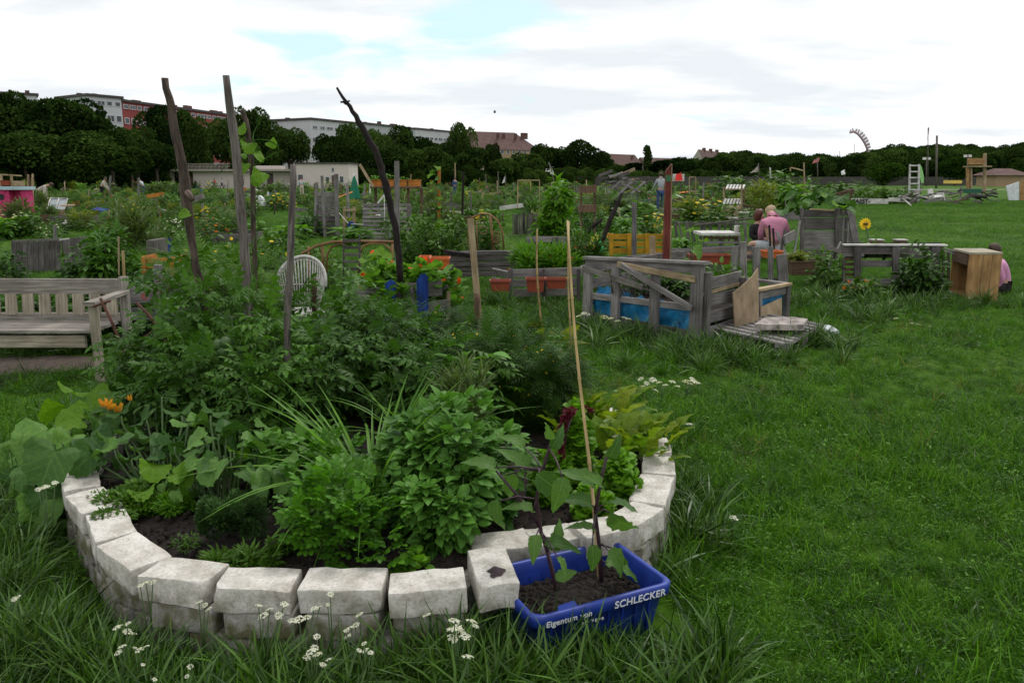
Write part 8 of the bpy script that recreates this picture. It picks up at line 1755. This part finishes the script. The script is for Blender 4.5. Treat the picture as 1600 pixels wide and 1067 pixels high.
for x, y, wp in ((225, 320, 80), (290, 318, 60), (150, 318, 60), (345, 338, 50), (110, 356, 60), (180, 312, 50), (380, 312, 40), (450, 312, 46), (60, 352, 50), (520, 308, 50), (600, 335, 40), (700, 330, 60), (740, 352, 50), (760, 322, 60), (850, 312, 50), (880, 330, 50), (925, 315, 50), (950, 328, 60), (1010, 325, 60), (1080, 318, 60), (1060, 335, 50), (1110, 308, 50), (900, 305, 60), (830, 302, 60), (680, 305, 60), (1240, 345, 40), (1180, 330, 40), (360, 382, 56)):
    b, a = where(x, y); lb = f'low plank bed {b}, {a}'
    if lb in seen: lb = 'small ' + lb
    if lb in seen: lb = lb.replace('small', 'third')
    seen.add(lb); lowbed(x, y, wp, lb)
seen = {}
for x, y, top, w_, mt in ((170, 308, 275, 2.5, 'grey'), (217, 325, 278, 2.5, 'grey'), (92, 290, 270, 1.2, 'fresh'), (318, 345, 318, 3, 'grey'), (421, 322, 300, 2.5, 'whitewood'), (712, 305, 255, 1.6, 'fresh'), (760, 310, 272, 1.4, 'barkgrey'), (780, 318, 268, 1.4, 'barkgrey'), (805, 306, 285, 1.4, 'grey'), (830, 308, 283, 1.4, 'fresh'), (902, 320, 290, 2, 'grey'), (1005, 290, 258, 1.5, 'barkgrey'), (947, 320, 300, 3, 'grey'), (1098, 318, 285, 2, 'grey'), (1112, 330, 300, 2, 'brown'), (1150, 285, 262, 1.5, 'grey'), (1205, 300, 262, 2, 'whitewood'), (1500, 310, 290, 2, 'grey'), (670, 320, 290, 2, 'brown'), (735, 345, 300, 2.5, 'greydark'), (705, 345, 302, 3, 'greydark'), (752, 325, 300, 2, 'fresh'), (578, 310, 285, 2, 'whitewood'), (568, 312, 288, 2, 'grey'), (460, 318, 290, 2, 'grey'), (355, 322, 300, 2, 'grey'), (138, 325, 296, 1.5, 'fresh')):
    b, a = where(x, y); Y = gY(y); lb = f'{"pale" if mt in ("fresh", "whitewood") else "grey"} garden stake {b}, {a}'
    if lb in seen: lb = 'thin ' + lb
    seen[lb] = 1
    tag(beam('garden_stake', WY(x, y, Y), WY(x + random.uniform(-3, 3), top, Y), w_ * PXM(Y), w_ * PXM(Y), M[mt], None, up=(0, -1, 0), bend=.01), lb, 'stake', 'stakes of the plots')
# scattered boards, tubs, crates
seen = {}
for i in range(150):
    x = random.uniform(60, 1250); y = random.choice((random.uniform(298, 312), random.uniform(305, 345))); Y = gY(y) - .6; b, a = where(x, y); mt = random.choice(('grey', 'whitewood', 'brown', 'greydark', 'terracotta', 'fresh', 'bluewood', 'orangewood', 'white', 'grey', 'greydark'))
    nm = {'grey': 'grey', 'whitewood': 'whitish', 'brown': 'brown', 'greydark': 'dark', 'terracotta': 'brick-red', 'fresh': 'pale', 'bluewood': 'blue', 'orangewood': 'orange-brown', 'white': 'white'}[mt]
    l = random.uniform(.4, 1.3); z0 = random.uniform(.05, .55); p = WY(x, y, Y); p.z = z0; an = random.uniform(-.5, .5)
    if mt in ('terracotta', 'white'):
        lb = f'{nm} plant tub {b}, {a}'
        if lb in seen: continue
        seen[lb] = 1; r = random.uniform(.12, .2); o = lathe('plant_tub', (p.x, p.y, 0), [(.001, 0), (r * .7, 0), (r, .3), (r * 1.08, .3), (r * 1.08, .34), (r * .95, .34), (r * .9, .28), (.001, .28)], M[mt], None, 12); tag(o, lb, 'tub', 'tubs and boards of the plots')
    else:
        lb = f'{nm} board lying {b}, {a}' if abs(an) < .2 else f'{nm} board leaning {b}, {a}'
        if lb in seen: continue
        seen[lb] = 1; tag(beam('loose_board', p, p + V((l * math.cos(an), random.uniform(-.3, .3), l * math.sin(an))), random.uniform(.1, .3), .03, M[mt], None, up=(0, -1, 0) if i % 2 else (0, -.3, 1)), lb, 'board', 'tubs and boards of the plots')
b = WY(800, 470, 6.3)
# ---------------------------------------------------------------- grasses and flowers near the camera
GRASS_SRC['arch'] = []
for s_ in range(3):
    t_ = grass_clump('x', (0, 0, 0), 30, .22, .46, .6, G['longgrass'], rad=.05, wd=.42); me = t_.children[0].data; bpy.data.objects.remove(t_.children[0]); bpy.data.objects.remove(t_); GRASS_SRC['arch'].append(bpy.data.objects.new('grass_tuft', me))
lay_grass()
def ringpts(n, a0, a1, r0, r1): a = rng.uniform(a0, a1, n); r = rng.uniform(r0, r1, n); return np.stack([RING_C.x + np.cos(a) * r, RING_C.y + np.sin(a) * r, np.zeros(n)], 1)
def outside_crate(P):
    u = np.array([( (V(p) - CR_A).dot(CR_X), (V(p) - CR_A).dot(CR_Y)) for p in P]); return P[~((u[:, 0] > -.02) & (u[:, 0] < .52) & (u[:, 1] > -.01) & (u[:, 1] < .37))]
CR_A = V((crate.location.x, crate.location.y, 0)); CR_X = (cq(1, 0, 0) - cq(0, 0, 0)).normalized(); CR_Y = (cq(0, 1, 0) - cq(0, 0, 0)).normalized()
P = np.concatenate([ringpts(330, math.pi * .98, math.pi * 1.36, 1.38, 2.0), ringpts(30, math.pi * 1.36, math.pi * 1.62, 1.45, 1.8)]); P = outside_crate(P)
scatter('arching_grass', P, rng.uniform(.4, .85, len(P)) * np.clip(1.0 - .5 * (P[:, 0] + 2), .55, 1.1), GRASS_SRC['arch'], .35)
P = np.concatenate([ringpts(300, math.pi * .95, math.pi * 1.72, 1.36, 1.6), ringpts(45, math.pi * 1.8, math.pi * 2.2, 1.36, 1.5), ringpts(300, math.pi * 1.3, math.pi * 1.7, 1.36, 1.9), np.stack([rng.uniform(-.1, .65, 90), rng.uniform(1.75, 2.2, 90), np.zeros(90)], 1)]); P = outside_crate(P)
scatter('long_grass', P, rng.uniform(.32, .75, len(P)), GRASS_SRC['long'], .3)
def around(lst, n, s): return np.concatenate([np.stack([rng.normal(size=n) * r + x, rng.normal(size=n) * r * .7 + y, np.zeros(n)], 1) for x, y, r in lst])
pts = [(p.x, p.y, .28) for p in (W(930, 520), W(980, 545), W(1040, 558), W(1100, 562), W(1160, 560), W(1200, 565), W(1260, 545), W(1000, 530), W(880, 500), W(830, 485), W(770, 475), W(1240, 480), W(1300, 470), W(1360, 480), W(1420, 485), W(1480, 480), W(1540, 480), W(1330, 500), W(1290, 490), W(190, 545), W(150, 542), W(80, 545), W(20, 545), W(280, 530), W(560, 520), W(700, 500), W(1390, 500), W(1080, 575), W(940, 545))]
P = around(pts, 20, 0); scatter('tall_grass', P, rng.uniform(.35, .8, len(P)), GRASS_SRC['long'], .3)
pts = [(p.x, p.y, .5) for p in (W(1350, 520), W(1430, 515), W(1500, 530), W(1250, 570), W(950, 590), W(1440, 590), W(1120, 640), W(1240, 690), W(1340, 640))]
P = around(pts, 9, 0); scatter('seeding_grass', P, rng.uniform(.35, .7, len(P)), GRASS_SRC['dry'], .35)
# yarrow
def umbel(r):
    n = 46; a = rng.random(n) * 6.283; q = np.sqrt(rng.random(n)); P = np.stack([np.cos(a) * q * r, np.sin(a) * q * r, r * .28 * (1 - q ** 2) + rng.normal(size=n) * r * .06], 1); U = P * np.array([.5, .5, 0]) / r + np.array([0, 0, 1.]) + rng.normal(size=(n, 3)) * .25
    return leaf_mesh('flower_head', [(T_FLOWER, P, np.cross(U, rng.normal(size=(n, 3))), U, np.full(n, r * .42), None)], G['fw'])
UM = [umbel(.022) for _ in range(4)]
tl = leaf_mesh('leaf', [(T_FEATH, np.zeros((5, 3)) + np.array([[0, 0, .03 * i] for i in range(5)]), np.array([[math.cos(i * 2.4), math.sin(i * 2.4), .5] for i in range(5)]), np.tile([0, 0, 1.], (5, 1)), np.full(5, .09), None)], G['dark'])
def yarrow(label, heads, Y, grp='white yarrow in the grass'):
    c = WY(heads[0][0], heads[0][1], Y); b = V((c.x, c.y, 0)); t = thing('yarrow', label, 'flower', tuple(b), grp)
    for i, (px, py, r) in enumerate(heads):
        h = WY(px, py, Y + .015 * (i % 3) - .01); j = V((c.x + (h.x - c.x) * .35, c.y + random.uniform(-.01, .01), max(.03, h.z * .55))); tube('stem', [b, j, h], [.0028, .0022, .0015], G['stem'], t, 5)
        o = link('flower_head', UM[i % 4], t); o.location = h - world_of(t); o.scale = (r * PXM(Y) / .022,) * 3; o.rotation_euler = (random.uniform(.1, .6), random.uniform(-.3, .3), random.random() * 6)
    o = link('leaf', tl, t); o['kind'] = 'stuff'
for lb, hd, Y in (('yarrow in front of the leftmost front brick', [(228, 911, 8), (239, 909, 5), (219, 915, 5)], 2.2), ('yarrow at the joint between the second and third front bricks', [(311, 941, 6), (320, 945, 5), (326, 952, 6)], 2.12), ('yarrow cluster low in the grass at the left, upper one', [(184, 980, 8), (198, 986, 7), (208, 990, 6), (200, 974, 5)], 2.0),
        ('yarrow cluster low in the grass at the left, lower left one', [(191, 1010, 7), (185, 1019, 7)], 1.95), ('yarrow cluster low in the grass at the left, lower right one', [(219, 1015, 8), (230, 1009, 4), (211, 1012, 4)], 1.95), ('tall yarrow in front of the fourth front brick, white heads in a row', [(404, 946, 6), (421, 952, 6), (411, 962, 9), (436, 961, 7), (444, 944, 7)], 2.03),
        ('yarrow with a broad flat head before the green-stained brick', [(468, 967, 9), (480, 964, 7), (456, 970, 7), (491, 951, 7), (500, 948, 5)], 2.03), ('single yarrow head standing over the top of the middle brick', [(516, 928, 6), (512, 944, 4)], 2.05), ('yarrow left of the moss-stained brick', [(549, 980, 7), (556, 976, 7), (544, 994, 7), (541, 985, 6)], 2.0), ('lone yarrow head over the moss-stained brick', [(562, 960, 7)], 2.02),
        ('short yarrow below the dark joint', [(495, 994, 6)], 1.97), ('large dense yarrow near the bottom edge, left of centre', [(486, 1018, 9), (497, 1022, 9), (480, 1028, 8), (504, 1038, 7), (514, 1030, 6), (491, 1012, 7)], 1.92), ('small yarrow between the two large ones', [(569, 1005, 5), (561, 1016, 5), (571, 1016, 6), (579, 1019, 5)], 1.95), ('yarrow beside the end-on brick, single head', [(667, 961, 7)], 2.03),
        ('largest yarrow with stacked heads in front of the end-on brick', [(710, 970, 10), (706, 984, 9), (719, 990, 10), (728, 994, 8), (707, 998, 10), (715, 980, 8)], 1.97), ('yarrow head right of the largest one', [(737, 971, 10), (742, 978, 7)], 2.0), ('lone yarrow head low at the right, below the end-on brick', [(731, 1026, 10)], 1.9), ('tiny yarrow at the left under the squash leaves', [(66, 763, 6), (72, 760, 6), (60, 765, 5), (86, 754, 5)], 2.8),
        ('yarrow half hidden in the long grass at the left edge', [(28, 933, 6), (22, 936, 5)], 2.1), ('yarrow at the bottom edge left', [(240, 1061, 6), (223, 1038, 4)], 1.85), ('yarrow at the bottom edge under the wall', [(297, 1041, 5), (292, 1056, 4)], 1.87)):
    yarrow(lb, hd, Y)
for lb, hd, Y in (('group of white yarrow heads in the lawn behind the bed, left part', [(1001, 592, 5), (1010, 599, 5), (1020, 594, 6), (1004, 604, 5), (1016, 606, 5)], 5.15), ('group of white yarrow heads in the lawn behind the bed, middle part', [(1030, 598, 5), (1040, 602, 5), (1050, 597, 6), (1058, 604, 5), (1024, 610, 5)], 5.1), ('group of white yarrow heads in the lawn behind the bed, right part', [(1072, 596, 6), (1082, 594, 7), (1088, 598, 6), (1078, 600, 5)], 5.15), ('single white flower in the lawn right of the wall', [(1077, 663, 6)], 4.25), ('white flower in the lawn, lower right of the wall', [(1145, 808, 6), (1149, 811, 5)], 3.0), ('small white flower left of the lower lawn flower', [(1110, 832, 4)], 2.9),
        ('white flowers in front of the pallet bed, left', [(905, 494, 5), (912, 490, 5), (920, 492, 4)], 7.6), ('white flowers in front of the pallet bed, right', [(945, 496, 6), (955, 498, 5), (975, 497, 5), (982, 499, 5), (965, 502, 5)], 7.2), ('white flowers in the lawn before the right bed', [(1436, 508, 4), (1445, 513, 4), (1452, 511, 4)], 7.9), ('pale litter-like flowers right of the yarrow before the right bed', [(1425, 506, 4), (1400, 498, 4)], 8.1)):
    yarrow(lb, hd, Y, 'white flowers in the lawn')
